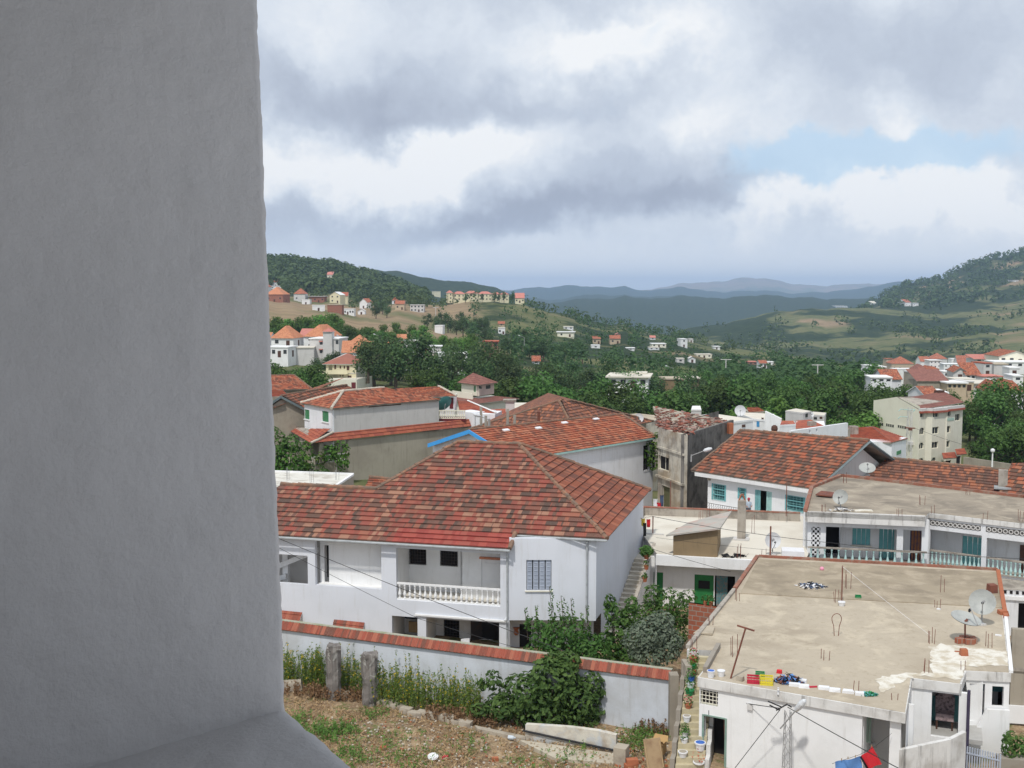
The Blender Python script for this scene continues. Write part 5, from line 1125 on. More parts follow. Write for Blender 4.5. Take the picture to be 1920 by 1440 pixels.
mb=MB(); ridge(mb,rc+up1,rd+up1,.12); ridge(mb,rd+up1,eb+up1,.12); mb.build('ridge_tiles',RIDG,bg)
def board(mb,a,b,h,t):
    a=Vector(a);b=Vector(b); w=Wall(a.xy,b.xy); P=[w.pt(0,0,0),w.pt(w.L,0,0),w.pt(w.L,0,-t),w.pt(0,0,-t)]; za=[a.z,b.z,b.z,a.z]
    mb.box8([Vector((p.x,p.y,z-h)) for p,z in zip(P,za)],[Vector((p.x,p.y,z)) for p,z in zip(P,za)])
gd=-dirE*.12
mb=MB(); board(mb,rc+gd+Vector((0,0,.02)),bL+gd,.34,.1); mb.build('blue_bargeboard',BLU,bg); mb=MB(); board(mb,rc+gd+Vector((.0,0,.02)),eL+gd,.30,.1); mb.build('blue_bargeboard',BLU,bg)
mb=MB(); i_=dirE*.5; mb.poly([eL+i_-Vector((0,0,.2)),rc+i_-Vector((0,0,.25)),bL+i_-Vector((0,0,.2)),(bL.x+i_.x,bL.y+i_.y,G-1),(eL.x+i_.x,eL.y+i_.y,G-1)]); mb.build('gable_wall',W,bg)
w=inset(eL,eb,.35); lo=[w.rect(1206,835,1218,882),w.rect(1223,838,1232,880)]
mb=MB(); panel(mb,w,0,w.L-.05,G-3,zb5-.1,lo,.3); mb.poly([w.pt(w.L-.05,G-3),w.pt(w.L-.05,G-3,-8),w.pt(w.L-.05,zb5-.1,-8),w.pt(w.L-.05,zb5-.1)]); mb.build('front_wall',W,bg)
for r in lo: pane(w,r,bg,mat=DK,depth=-.25,grille=(3,4))
mb=MB(); board(mb,eL+Vector((0,-.02,-.0)),eb+Vector((0,-.02,0)),.16,.1); mb.build('eaves_board',TQL,bg)
for x,y in((951,809),(1012,805),(1061,795),(1120,788)):
    p=onpl(x,y,ea,n); mb=MB(); q_=[p-dirE*.35,p+dirE*.35,p+dirE*.35+per.normalized()*.3,p-dirE*.35+per.normalized()*.3]; mb.box8([v+Vector((0,0,-.05)) for v in q_],[v+Vector((0,0,.12)) for v in q_]); mb.build('glass_tile',PW,bg)
# climbing plant on its balcony
vt=T('balcony_creeper','bright green creeper spilling from the balcony end of the blue-gabled house','climbing plant',at(1232,860,w.b.y)); Yc=w.b.y-.6
for i,(x,y,a,b,k) in enumerate(((1214,848,.5,1.3,150),(1240,832,1.0,1.2,220),(1225,866,.6,.8,90),(1246,850,.5,.8,80))): leafball('foliage',LV,vt,at(x,y,Yc),(a,.5,b),k,.22,60+i)
# ================= long house on the left with skirt roof
lh=T('long_skirt_roof_house','long pale two-storey house with orange hip roof and brown tiled skirt roof','house',at(640,900,122))
YA=124.
C0=at(625,766,YA); C1=at(566,756,128.0); C2=at(856,742,138); z=C0.z; zz=z-.0
C0=on(621,766,z); C1=on(564,755.5,z); C2=on(826,749,z)
if True:
    # eave at constant height; ridge higher
    rz_=z+1.45; Rg0=on(644,733,rz_); Rg1=on(720,727,rz_); C3=C1+(C2-C0)
    mb=MB(); slope(mb,[C0,C2,Rg1,Rg0],rh=.42,lift=.05,mu=1); slope(mb,[C1,C0,Rg0],rh=.42,lift=.05,mu=1); slope(mb,[C2,C3,Rg1],rh=.42,mu=1); slope(mb,[C3,C1,Rg0,Rg1],rh=.42,mu=1); mb.build('upper_roof',[TO,EDG],lh)
    mb=MB(); ridge(mb,C0+up1,Rg0+up1,.16); ridge(mb,C1+up1,Rg0+up1,.16); ridge(mb,Rg0+up1,Rg1+up1,.14); mb.build('ridge_tiles',surf('pale_mortar_ridge',(.55,.50,.42),(.42,.36,.29),2,.95,0),lh)
    wA=inset(C1,C0,.3); wB=inset(C0,C2,.3)
    wB=Wall(wA.pt(wA.L-.3,0).xy,wB.pt(wB.hit(823,780)[0],0).xy); wA=Wall(wA.pt(.3,0).xy,wB.a.xy)
    zl=wB.hit(650,808)[1]-.6
    a1=wA.rect(571,768,580,786); a2=wA.rect(604,771,616,791)
    mb=MB(); panel(mb,wA,0,wA.L,zl-1,z-.05,[a1,a2],.2); mb.build('end_wall',W,lh)
    mb=MB(); panel(mb,wB,0.01,wB.L,zl+.3,z-.05,[],.2); e_=wB.pt(wB.L,0); mb.poly([wB.pt(wB.L,zl-1),wB.pt(wB.L,zl-1,-8),wB.pt(wB.L,z,-8),wB.pt(wB.L,z)]); mb.build('long_wall',GW,lh)
    for r in(a1,a2):
        o=louvre(wA,r,lh,GRS,2,sill=WC,off=-.08)
    mb=MB(); r=wB.rect(691,757,752,762); wB.slab(mb,r[0],r[1],wB.hit(720,760)[1]-.1,wB.hit(720,760)[1]+.1,.003,.02); mb.build('dark_slot',BRN,lh)
    # skirt roof
    zs2=zl+.55; inA=wA.pt(wA.L,zs2,.003); 
    ou=2.2; K0=wB.pt(-1.8,0,ou); zo2=zs2-.9
    kA=on(583,831,zo2+.05); kB=kA+wB.d*24; kC=on(530,800,zo2)
    i0=wB.pt(0,zs2,.01); i1=wB.pt(wB.L+6,zs2,.01)
    mb=MB(); slope(mb,[kA,kB,i1,i0],rh=.40,lift=.05,mu=1); iC=wA.pt(0,zs2,.01); slope(mb,[kC,kA,i0,iC],rh=.40,lift=.05,mu=1); mb.build('skirt_roof',[TB if False else TR,EDG],lh)
    mb=MB(); ridge(mb,kA+up1,i0+up1,.14); mb.build('skirt_ridge',MATS['pale_mortar_ridge'],lh)
    wC=inset(kA,kB,.25); cz=zo2-.1; u6=wC.hit(652,850)[0]; op=wC.rect(628,833,652,866)
    gz=-21.5
    mb=MB(); panel(mb,wC,u6,wC.L,gz-1,cz,[],.25); mb.build('cement_wall',surf('large_cement_wall',(.44,.40,.33),(.34,.305,.25),.25,.95,.01,7,.8,((.17,.15,.12),.4)),lh)
    mb=MB(); zc=wC.hit(610,868)[1]; panel(mb,wC,0,u6,gz-1,zc,[],.25); panel(mb,wC,wC.hit(600,850)[0],wC.hit(607,850)[0],zc,cz,[],.25); mb.build('porch_wall',GR,lh)
    mb=MB(); wC.off(-2.5).slab(mb,-1,u6,gz,cz,-.2,0); mb.build('porch_back_wall',GR,lh)
    mb=MB(); wD=inset(kC,kA,.25); panel(mb,wD,0,wD.L,gz,wD.hit(570,850)[1],[],.2); panel(mb,wD,0,.6,wD.hit(570,850)[1],cz,[],.2); panel(mb,wD,wD.L*.55,wD.L*.65,wD.hit(570,850)[1],cz,[],.2); mb.build('veranda_wall',GR,lh)
    balustrade(lh,wC.pt(.2,0,-.1).xy,wC.pt(u6-.1,0,-.1).xy,zc,.85,9,GW,GW,r=.09)
    # rear wing with balcony
    zr_=z+.35; p0=on(805,742,zr_); p1=on(855,740,zr_)
    g0=at(852,742,140); g1_=at(745,735,141); rdg=at(826,724,146); rdl=at(730,733,150)
    mb=MB(); slope(mb,[at(770,746,139),at(856,742,139),at(822,724,144),at(742,731,144)],rh=.42,lift=.05,mu=1); mb.build('rear_roof',[TO,EDG],lh)
    mb=MB(); ridge(mb,at(856,741.5,139),at(822,723.5,144),.14); mb.build('rear_ridge',MATS['pale_mortar_ridge'],lh)
    mb=MB(); wE=Wall(at(824,760,139.6).xy,at(852,760,139.6).xy); dr_=wE.rect(843,746,850,766); panel(mb,wE,0,wE.L,gz,wE.hit(840,745)[1],[],.2); mb.prism([wE.pt(0,0,-.2).xy,wE.pt(wE.L,0,-.2).xy,wE.pt(wE.L,0,-6).xy,wE.pt(0,0,-6).xy],gz,wE.hit(840,746)[1]); mb.build('rear_wing_wall',WC,lh)
    mb=MB(); wE.slab(mb,*dr_,.003,.05); mb.build('maroon_door',MAR,lh)
    mb=MB(); wF=Wall(at(823,780,137).xy,at(873,780,137).xy); zq_=wF.hit(850,785)[1]; wF.slab(mb,0,wF.L,zq_-.3,zq_,-2,.1); mb.build('balcony_slab',MAR,lh)
    balustrade(lh,wF.pt(0,0).xy,wF.pt(wF.L,0).xy,zq_,wF.hit(850,769)[1]-zq_,14,CRL,CRL,r=.085)
dish(833,757,137.5,2.1,(-.5,.7,.5),'big teal satellite dish seen from behind on the balcony of the long house',surf('dark_teal_dish',(.06,.20,.19),None,2,.5,0),'block',mh=1.2)
# flat white slab behind the jamb
fs=T('white_flat_roof_block','low building with white lime-washed flat roof beside the window edge','building',at(590,940,85)); zf_=-14.6
pp=onl([(470,886),(663,893),(600,935),(470,960)],zf_); mb=MB(); mb.prism([p.xy for p in pp],G,zf_-.02); mb.build('wall',GR,fs); mb=MB(); mb.prism([p.xy for p in pp],zf_,zf_+.1); mb.build('roof_slab',surf('lime_washed_roof',(.66,.64,.58),(.50,.47,.41),.5,.95,.01,8,.8,c3=(.38,.34,.29),sc3=.8),fs)
mb=MB(); kerb(mb,pp[0],pp[1],.2,.14,zf_+.101); kerb(mb,pp[1]+Vector((-.05,-.15,0)),pp[2],.2,.13,zf_+.101); mb.build('roof_edge',WC,fs)
# old roofs at the far left
def gablehouse(name,label,eL,eR,rL,rR,walls,roof,zb,roofmat,wallmat,ovh=.3,fac=None,gabmat=None,rh=.42):
    """eL,eR eave ends, rL,rR ridge ends (world points)"""
    t=T(name,label,'house',((eL.x+eR.x)/2,(eL.y+eR.y)/2,zb)); d=(eR-eL).normalized(); n=(eR-eL).cross(rR-eL).normalized()
    per=(rR-eL)-d*((rR-eL).dot(d)); mL=Vector((2*rL.x-eL.x,2*rL.y-eL.y,eL.z)) if False else rL+Vector((per.x,per.y,-per.z)); mR=rR+Vector((per.x,per.y,-per.z))
    mb=MB(); slope(mb,[eL,eR,rR,rL],rh=rh,lift=.05,mu=1); slope(mb,[mR,mL,rL,rR],rh=99,mu=1); mb.build('roof',[roofmat,EDG],t)
    mb=MB(); ridge(mb,rL+up1,rR+up1,.13); mb.build('ridge_tiles',RIDG,t)
    i=d*ovh; h=Vector((0,0,.2)); 
    A_=eL+i+per.normalized()*.3; B_=eR-i+per.normalized()*.3
    w=Wall(A_.xy,B_.xy); mb=MB(); mb.poly([w.pt(0,zb-2),w.pt(w.L,zb-2),w.pt(w.L,eL.z),w.pt(0,eL.z)]); mb.build('front_wall',wallmat,t)
    mb=MB()
    for e,r,m_,s_ in((eL,rL,mL,1),(eR,rR,mR,-1)):
        k=d*ovh*s_; mb.poly([(e+k).xy.to_tuple()+(zb-2,),(m_+k).xy.to_tuple()+(zb-2,),m_+k-h,r+k-h*1.2,e+k-h])
    mb.build('gable_wall',gabmat or wallmat,t)
    if fac:
        mb=MB(); kk=d*-.02; board(mb,rL+kk,mL+kk,.28,.08); board(mb,rL+kk,eL+kk,.28,.08); mb.build('bargeboard',fac,t)
    return t,w,d
zo_=-15.3
# gable faces the viewer's side: apex (527,743)
apx=at(527,742,132); gl=at(470,780,130); gr_=at(590,775,133.5)
t=T('old_gabled_house','old house with brown tiled roof and bare grey gable at the left, behind the creeper','house',at(530,880,132))
far=at(655,722,150); rdg_=at(640,722,150); er=at(662,741,152)
mb=MB(); slope(mb,[gr_,at(690,742,152),at(650,722,150),apx],rh=.42,lift=.06,mu=1); slope(mb,[at(520,750,151),gl,apx,at(650,722,150)],rh=.42,mu=1)
mb.build('roof',[TX,EDG],t); mb=MB(); ridge(mb,apx,at(650,721.5,150),.15); mb.build('ridge_tiles',RIDG,t)
mb=MB(); i_=Vector((.3,.5,-.25)); a_,b_,c_=gl+i_,gr_+i_,apx+i_; mb.poly([(a_.x,a_.y,-22),(b_.x,b_.y,-22),b_,c_,a_]); mb.poly([(b_.x,b_.y,-22),(b_.x+2,b_.y+14,-22),(b_.x+2,b_.y+14,b_.z),b_]); mb.build('gable_wall',GR,t)
mb=MB(); board(mb,apx+Vector((-.02,-.08,0)),gl+Vector((0,-.08,0)),.3,.1); board(mb,apx+Vector((.02,-.08,0)),gr_+Vector((0,-.08,0)),.3,.1); mb.build('bargeboard',FAS,t)
t=T('old_hipped_house','old house with faded orange roof peeping out at the far left','house',at(520,790,155))
A_,B_,Cc,Dd=at(455,733,155),at(585,729,160),at(551,703,164),at(455,706,160)
mb=MB(); slope(mb,[A_,B_,Cc,Dd],rh=.42,lift=.05,mu=1); slope(mb,[B_,at(560,718,172),Cc],rh=.42,mu=1); mb.build('roof',[TO,EDG],t); mb=MB(); ridge(mb,Dd,Cc,.14); ridge(mb,B_,Cc,.14); mb.build('ridge_tiles',RIDG,t)
mb=MB(); mb.prism([A_.xy+Vector((0,.4)),B_.xy+Vector((-.4,.4)),at(560,718,170).xy,at(455,718,170).xy],-23,A_.z-.1); mb.build('wall',GR,t)
mb=MB(); slope(mb,[at(480,745,146),at(541,742,147),at(530,731,152),at(480,733,152)],rh=.42,mu=1); mb.build('lean_to_roof',[TR,EDG],t)
# creeper over the veranda
vt=T('veranda_creeper','dense green creeper over the veranda at the left','climbing plant',at(540,900,115))
for i,(x,y,a,b,k) in enumerate(((512,845,1.6,2.6,520),(538,868,2.0,2.2,560),(560,885,1.6,1.4,300),(575,855,.7,1.6,140),(590,890,1.6,1.0,220),(515,885,1.8,1.6,380),(545,832,1.1,1.0,160))): leafball('foliage',LV if i%2 else LM,vt,at(x,y,114.5),(a,1.2,b),k,.34,80+i)
vt=T('porch_creeper','creeper hanging over the porch balustrade right of the veranda','climbing plant',at(640,900,118)); Yp=wC.pt(2,0).y-.5
for i,(x,y,a,b,k) in enumerate(((638,847,1.1,1.3,260),(618,850,.8,1.0,120),(642,868,.8,1.0,150),(600,860,.7,.8,110))): leafball('foliage',LV,vt,at(x,y,Yp),(a,.6,b),k,.26,90+i)
# ================= old hip roof in the middle
Y0=118; t=T('old_hip_roof_house','broad old house with mottled brown hipped roof behind the orange one','house',at(1060,860,125)); zE=-15.2
E_a=on(905,822,zE);E_b=on(1250,800,zE); rA=on(1048,752,zE+3.3); rB=on(1072,751,zE+3.3)
E_a=at(880,806,128)
E_a=Vector((on(885,803,zE).x,on(885,803,zE).y,zE)); E_b=on(1225,790,zE); E_m=on(1085,822,zE)
mb=MB(); slope(mb,[E_a,E_m,rA],rh=.42,lift=.06,mu=1); slope(mb,[E_m,E_b,rB,rA],rh=.42,lift=.06,mu=1); mb.build('roof',[TB,EDG],t)
mb=MB(); bk=on(1040,770,zE)+Vector((0,25,0)); slope(mb,[E_b,bk,rB],rh=99,mu=1); slope(mb,[bk,E_a,rA,rB],rh=99,mu=1); mb.build('rear_roof',[TB,EDG],t)
mb=MB(); ridge(mb,E_m+up1,rA+up1,.16); ridge(mb,rA+up1,rB+up1); ridge(mb,E_b+up1,rB+up1,.12); ridge(mb,E_a+up1,rA+up1,.12); mb.build('ridge_tiles',RIDG,t)
mb=MB(); mb.prism([E_a.xy*.995+Vector((.5,.8)),E_m.xy+Vector((0,.6)),E_b.xy+Vector((-.8,.2)),bk.xy-Vector((0,.8))],-25,zE-.05); mb.build('wall',GR,t)
# posts rising between the roofs
for i,(x,y0,y1,Y) in enumerate(((902,762,795,112),(911,779,797,111),(917,785,800,110),(952,766,795,112),(965,778,794,111),(1010,771,792,109),)):
    p=at(x,y1+3,Y); h=(y1-y0+3)/2100*Y; t=tag(T('concrete_stub_post','slim grey %s post behind the orange roof, %s'%(('concrete','concrete','iron','concrete','iron','iron')[i],('tallest one at the left','beside the street lamp','shortest of the left three','fourth from the left','fifth from the left','rightmost one, standing alone')[i]),'post',p),group='posts rising behind the blue-gabled house')
    mb=MB(); mb.box(p,.22,.22,h,.3); mb.build('post_shaft',EDG if i!=5 else RST,t)
# ================= pavilion house
def hiproof(mb,P,zr,inset_,rh=.42,lift=.05,mu=1,m=0):
    """P: 4 eave corners front-left, front-right, back-right, back-left; ridge along the longer side"""
    a,b,c,d=P; w=(b-a).length; l=(c-b).length; up_=Vector((0,0,zr))
    if w>=l: k=min(.5,inset_/w); m1=(a+d)/2; m2=(b+c)/2; r1_=m1+(m2-m1)*k+up_; r2_=m2+(m1-m2)*k+up_; fs_=[[a,b,r2_,r1_],[b,c,r2_],[c,d,r1_,r2_],[d,a,r1_]]
    else: k=min(.5,inset_/l); m1=(a+b)/2; m2=(d+c)/2; r1_=m1+(m2-m1)*k+up_; r2_=m2+(m1-m2)*k+up_; fs_=[[a,b,r1_],[b,c,r2_,r1_],[c,d,r2_],[d,a,r1_,r2_]]
    for f in fs_:
        if len(f)==4 and (f[2]-f[3]).length<.05: f=f[:3]
        slope(mb,f,rh=rh,lift=lift,mu=mu,m=m)
    return r1_,r2_
def quadbox(cx,Y,w,l,rot,z): # front-left.. corners
    d=Vector((math.cos(rot),math.sin(rot),0)); n=Vector((-d.y,d.x,0)); c=Vector((cx,Y,z)); return [c-d*w/2,c+d*w/2,c+d*w/2+n*l,c-d*w/2+n*l]
t=T('pavilion_house','cream house with brown pavilion roof above a wide brown lower roof','house',at(905,800,175))
f=at(905,721,170); P=quadbox(f.x+.2,168,6.6,6.6,R(-35),f.z+.0); P=[at(897,721,166)+Vector((0,0,0)),on(934,719,at(897,721,166).z),None,None]
zp_=at(897,722,168).z; a=on(857.5,717,zp_); b=on(897,722,zp_); c=on(934,717,zp_); d=a+(c-b); Pq=[a,b,c,d]
mb=MB(); ap_=(a+b+c+d)/4+Vector((0,0,1.9)); ap_=at(887,699,ap_.y)
for q0,q1_ in((a,b),(b,c),(c,d),(d,a)): slope(mb,[q0,q1_,ap_],rh=.42,lift=.03,mu=1)
mb.build('pavilion_roof',[TPI,EDG],t)
cen=(a+b+c+d)/4; I=[cen+(v-cen)*.80 for v in Pq]; 
wL=Wall(I[0].xy,I[1].xy); wR=Wall(I[1].xy,I[2].xy); zlo=wL.hit(885,735)[1]-.5
mb=MB(); panel(mb,wL,0,wL.L,zlo,zp_-.02,[wL.rect(888,723,892,735),wL.rect(897,724,902,729)],.2); mb.build('pavilion_left_wall',CRL,t)
mb=MB(); panel(mb,wR,.003,wR.L,zlo,zp_-.02,[wR.rect(911,722,920,729)],.2); mb.build('pavilion_right_wall',surf('pinkish_render',(.50,.42,.37),None,.5,.9,0),t)
for w,rr in((wL,wL.rect(888,723,892,735)),(wL,wL.rect(897,724,902,729)),(wR,wR.rect(911,722,920,729))): pane(w,rr,t,mat=GRS if rr[3]-rr[2]>.8 and w is wL else GL,depth=-.1)
mb=MB(); zb6=wL.hit(880,741)[1]; wl3=wL.off(1.2); wl3.slab(mb,-.8,wl3.L+.2,zb6-.4,zb6+.55,-.15,0); mb.build('balcony_parapet',CRL,t)
zc_=at(895,757,163).z; A_=on(840,748,zc_);B_=on(893,757,zc_);C_=on(974,747,zc_); D_=A_+(C_-B_); tp2=[I[0],I[1],I[2],I[3]]
mb=MB(); tz=zb6-.3; T2=[Vector((v.x,v.y,tz)) for v in I]; 
for (q0,q1_),(t0,t1) in zip(((A_,B_),(B_,C_)),((T2[0],T2[1]),(T2[1],T2[2]))): slope(mb,[q0,q1_,t1,t0],rh=.42,lift=.03,mu=1)
mb.build('lower_roof',[TPI,EDG],t)
mb=MB(); cen=(A_+B_+C_+D_)/4; mb.prism([(cen+(v-cen)*.9).xy for v in (A_,B_,C_,D_)],-29,zc_-.1); mb.build('ground_floor_wall',CR,t)
# ================= red low roofs between
t=T('red_roofed_cottage','low cottage with dull red roof and white ridge line beside the long house balcony','house',at(890,800,140)); zq=at(900,775,140).z
mb=MB(); slope(mb,[at(862,772,141),at(930,775,137),at(878,752,145),at(858,752,146)],rh=.42,mu=1); mb.build('roof',[TR,EDG],t); mb=MB(); mb.bar(at(930,773.5,137),at(877,751,145),.12,5); mb.build('ridge_line',WC,t)
mb=MB(); w=Wall(at(892,790,137).xy,at(928,790,136.5).xy); w.slab(mb,0,w.L,-25,w.hit(900,776)[1],-4,0); w=Wall(at(858,790,139).xy,at(890,790,137.2).xy); w.slab(mb,0,w.L,-25,w.hit(880,773)[1],-4,0); mb.build('wall',W,t)
t=T('tank_roof_house','low house with red roof, grey water tank and pale flat side roof','house',at(965,800,150)); mb=MB(); slope(mb,[at(915,790,135),at(985,786,136),at(966,765,150),at(920,768,150)],rh=.42,mu=1); mb.build('roof',[TR,EDG],t)
mb=MB(); w=Wall(at(948,768,146).xy,at(965,768,146).xy); w.slab(mb,0,w.L,-24,w.hit(956,753)[1],-1.2,0); mb.build('tank_tower',GW,t); mb=MB(); w.slab(mb,-.3,w.L+.2,w.hit(956,753)[1]+.003,w.hit(956,751)[1]+.1,-1.4,.2); mb.build('tower_slab',EDG,t)
mb=MB(); mb.prism([at(965,771,147).xy,at(1015,768,147).xy,at(1005,760,158).xy,at(965,761,158).xy],-25,at(990,766,150).z); mb.build('flat_side_wing',RFW,t)
# ================= ruined stained building
rb=T('derelict_house','derelict house with blackened peeling walls and a heap of broken roof tiles','house',on(1283,1010,G))
cA=at(1234,850,100); cB=at(1283,850,95); cC=at(1375,830,106); zt_r=at(1283,815,95).z
wL=Wall(cA.xy,cB.xy); wR=Wall(cB.xy,cC.xy); wn1=wL.rect(1234,856,1254,882); dr1=wL.rect(1241,912,1256,948); dr1=(dr1[0],dr1[1],G-.2,dr1[3])
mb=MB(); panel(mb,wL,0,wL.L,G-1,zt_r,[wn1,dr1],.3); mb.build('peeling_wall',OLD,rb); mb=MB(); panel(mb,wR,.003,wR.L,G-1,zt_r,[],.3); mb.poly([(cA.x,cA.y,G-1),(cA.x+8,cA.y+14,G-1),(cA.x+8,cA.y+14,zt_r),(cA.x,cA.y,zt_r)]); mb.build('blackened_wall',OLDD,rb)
pane(wL,wn1,rb,mat=DK,depth=-.25,frame=CR,bars=1); pane(wL,dr1,rb,mat=surf('mouldy_green_door',(.12,.12,.06),None,3,.9,0),depth=-.2,name='door')
mb=MB(); k=0
for zz_,o_ in((wL.hit(1260,845)[1],.12),(wL.hit(1260,900)[1],.22)): wL.slab(mb,-.1,wL.L+.1,zz_-.12,zz_+.06,.003,o_)
mb.build('cornice',OLD,rb)
mb=MB(); rr7=random.Random(4); top4=[cA.xy,cB.xy,cC.xy,(cC+Vector((-6,14,0))).xy]
mb.prism(shrink(top4,.3),zt_r-.3,zt_r-.1); mb.build('roof_bed',STN,rb)
mb=MB()
for i in range(380):
    u,v=rr7.random(),rr7.random(); p=Vector(top4[0]).lerp(Vector(top4[1]),u).lerp(Vector(top4[3]).lerp(Vector(top4[2]),u),v*.95); hgt_=-.05+.22*noise.noise((p.x*.4,p.y*.4,2)); s=rr7.uniform(.10,.26)
    c=Vector((p.x,p.y,zt_r-.1+max(0,hgt_)+rr7.uniform(0,.15))); a=rr7.uniform(0,3.1); d=Vector((math.cos(a),math.sin(a),rr7.uniform(-.4,.4)))*s; e_=Vector((-math.sin(a),math.cos(a),rr7.uniform(-.4,.4)))*s*.6
    mb.box8([c-d-e_,c+d-e_,c+d+e_,c-d+e_],[v_+Vector((0,0,.05)) for v_ in(c-d-e_,c+d-e_,c+d+e_,c-d+e_)],rr7.choice((0,0,1,2)))
mb.build('broken_tiles',[surf('dusty_red_tile',(.27,.10,.07),None,3,.9,0),surf('dusty_dark_tile',(.15,.09,.075),None,3,.9,0),surf('pinkish_tile_bits',(.30,.20,.17),None,3,.9,0)],rb)
mb=MB(); mb.prism([(cB+Vector((1.5,1.8,0))).xy,(cB+Vector((2.6,2.9,0))).xy,(cB+Vector((2.2,3.6,0))).xy,(cB+Vector((1.2,2.6,0))).xy],G,zt_r+.0);  mb=MB()
wS=Wall((cC+Vector((-7,14,0))).xy,cC.xy); 
t=T('pale_low_wall_house','low house with pale stained parapet just behind the heap of broken tiles','house',at(1240,830,135)); w=Wall(at(1195,800,132).xy,at(1285,790,138).xy); mb=MB(); w.slab(mb,0,w.L,-26,w.hit(1240,787)[1],-.4,0); w.slab(mb,w.L+.01,w.L+.9,-26,w.hit(1240,783)[1],-.5,.2); mb.build('parapet',OLD,t); mb=MB(); mb.prism([w.pt(0,0,-.4).xy,w.pt(w.L,0,-.4).xy,w.pt(w.L,0,-8).xy,w.pt(0,0,-8).xy],-26,w.hit(1240,790)[1]); mb.build('roof_slab',RFC,t)
# ================= cream four-storey building
cb_=T('cream_apartment_block','four-storey cream apartment block with dark red roof and arched windows','apartment block',at(1727,905,190))
zE4=at(1725,765,190).z
kA=at(1638,752,203); kB=at(1725,765,190); kC=at(1807,757,196)
# left gable wall: eave corners at kA(back) and kB(front), apex near 1683,745
kA=Vector((kA.x,kA.y,at(1638,752,203).z)); kB.z=at(1725,765,190).z; zEv=kB.z
wL=Wall(kA.xy,kB.xy); wF=Wall(kB.xy,kC.xy); gz=-34
ax1=wL.hit(1683,744); apz=wL.pt(ax1[0],ax1[1])
mb=MB(); mb.poly([wL.pt(0,gz),wL.pt(wL.L,gz),wL.pt(wL.L,wL.hit(1724,762)[1]),apz,wL.pt(0,wL.hit(1640,751)[1])]); mb.build('gable_wall',CRL,cb_)
for x0,y0,x1,y1 in((1641,791,1656,797),(1661,794,1676,800),(1683,797,1699,803)):
    r=wL.rect(x0,y0,x1,y1); mb=MB(); wL.slab(mb,*r,.003,.02); o=mb.build('slit_window',GL,cb_); mb=MB()
    for i in range(4): u=r[0]+(r[1]-r[0])*i/4; wL.slab(mb,u,u+.12,r[2],r[3]-.1,.021,.06)
    wL.slab(mb,r[0],r[1],r[3]-.1,r[3],.021,.06)
    mb.build('bars',CRL,o)
zEf=wF.hit(1760,768)[1]
us=[wF.hit(x,800)[0] for x in(1725,1736,1763,1786,1807)]
# bay front: three facets; the middle one projects
bw1=[wF.pt(0,0),wF.pt(us[1],0,.0),wF.pt(us[1]+.5,0,.9),wF.pt(us[2]+.2,0,.9),wF.pt(us[2]+.9,0,.25),wF.pt(us[3]+.2,0,.1),wF.pt(us[4],0,-.3)]
segs=[Wall(bw1[i].xy,bw1[i+1].xy) for i in range(len(bw1)-1)]
WIN=[(0,1724,770,1732,783,0),(2,1740,770,1760,783,0),(4,1772,769,1783,781,0),(5,1791,776,1800,789,0),
 (0,1723,802,1733,815,1),(2,1740,801,1760,814,0),(4,1771,799,1782,812,0),(0,1722,830,1732,842,1),(2,1739,829,1759,841,0),(4,1770,827,1781,839,0),(0,1722,859,1732,868,1),(2,1741,858,1755,868,1)]
hol={}
for s_,x0,y0,x1,y1,arc in WIN: hol.setdefault(s_,[]).append(segs[s_].rect(x0,y0,x1,y1))
dr9=segs[4].rect(1768,864,1783,880); hol.setdefault(4,[]).append((dr9[0],min(dr9[1],segs[4].L-.1),gz,dr9[3])); dr8=segs[5].rect(1793,855,1802,872); hol[5].append((dr8[0],dr8[1],gz,dr8[3]))
mb=MB()
for i,s_ in enumerate(segs): panel(mb,s_,0,s_.L,gz,zEf,[(max(h[0],.05),min(h[1],s_.L-.05),h[2],h[3]) for h in hol.get(i,[])],.25)
p6=bw1[-1]; mb.poly([(p6.x,p6.y,gz),(p6.x+1,p6.y+12,gz),(p6.x+1,p6.y+12,zEf),(p6.x,p6.y,zEf)]); mb.build('front_wall',CR,cb_)
for i in hol:
    for h in hol[i]:
        h=(max(h[0],.05),min(h[1],segs[i].L-.05),h[2],h[3])
        if h[2]<=gz: mb=MB(); segs[i].slab(mb,*h,-.24,-.2); mb.build('doorway',DK,cb_)
        else: pane(segs[i],h,cb_,depth=-.2,frame=CRL,bars=1 if h[1]-h[0]>1 else 0,fw=.07)
mb=MB(); 
for s_,x0,y0,x1,y1,arc in WIN:
    if arc:
        r=segs[s_].rect(x0,y0,x1,y1); w=segs[s_]; r=(max(r[0],.05),min(r[1],w.L-.05),r[2],r[3]); cx=(r[0]+r[1])/2; ra=(r[1]-r[0])/2
        for sg in(-1,1):
            pts=[w.pt(cx+sg*ra,r[3]+.002,-.02),w.pt(cx+sg*ra,r[3]-ra,-.02)]+[w.pt(cx+sg*ra*math.cos(t_),r[3]-ra+ra*math.sin(t_),-.02) for t_ in(.3,.6,.9,1.2,1.57)]
            mb.poly(pts)
mb.build('arch_spandrels',CR,cb_)
rA_=apz; ey=Vector((0,0,.1)); kCb=Vector((bw1[-1].x,bw1[-1].y,zEf)); rB_=at(1765,740,206); fr=[Vector((v.x,v.y,zEf)) for v in(bw1[0]+wF.n*.3,bw1[-1]+wF.n*.3)]
mb=MB(); slope(mb,[Vector((kB.x,kB.y,zEf+.3)),Vector((kCb.x+.2,kCb.y,zEf+.9)),at(1768,741,204),apz],rh=.4,lift=.03,mu=1); mb.build('roof',[TPI,EDG],cb_)
mb=MB()
for s_ in segs: s_.slab(mb,-.05,s_.L+.05,zEf+.0,zEf+.45,-.2,.35)
mb.build('eaves_gutter',GW,cb_)
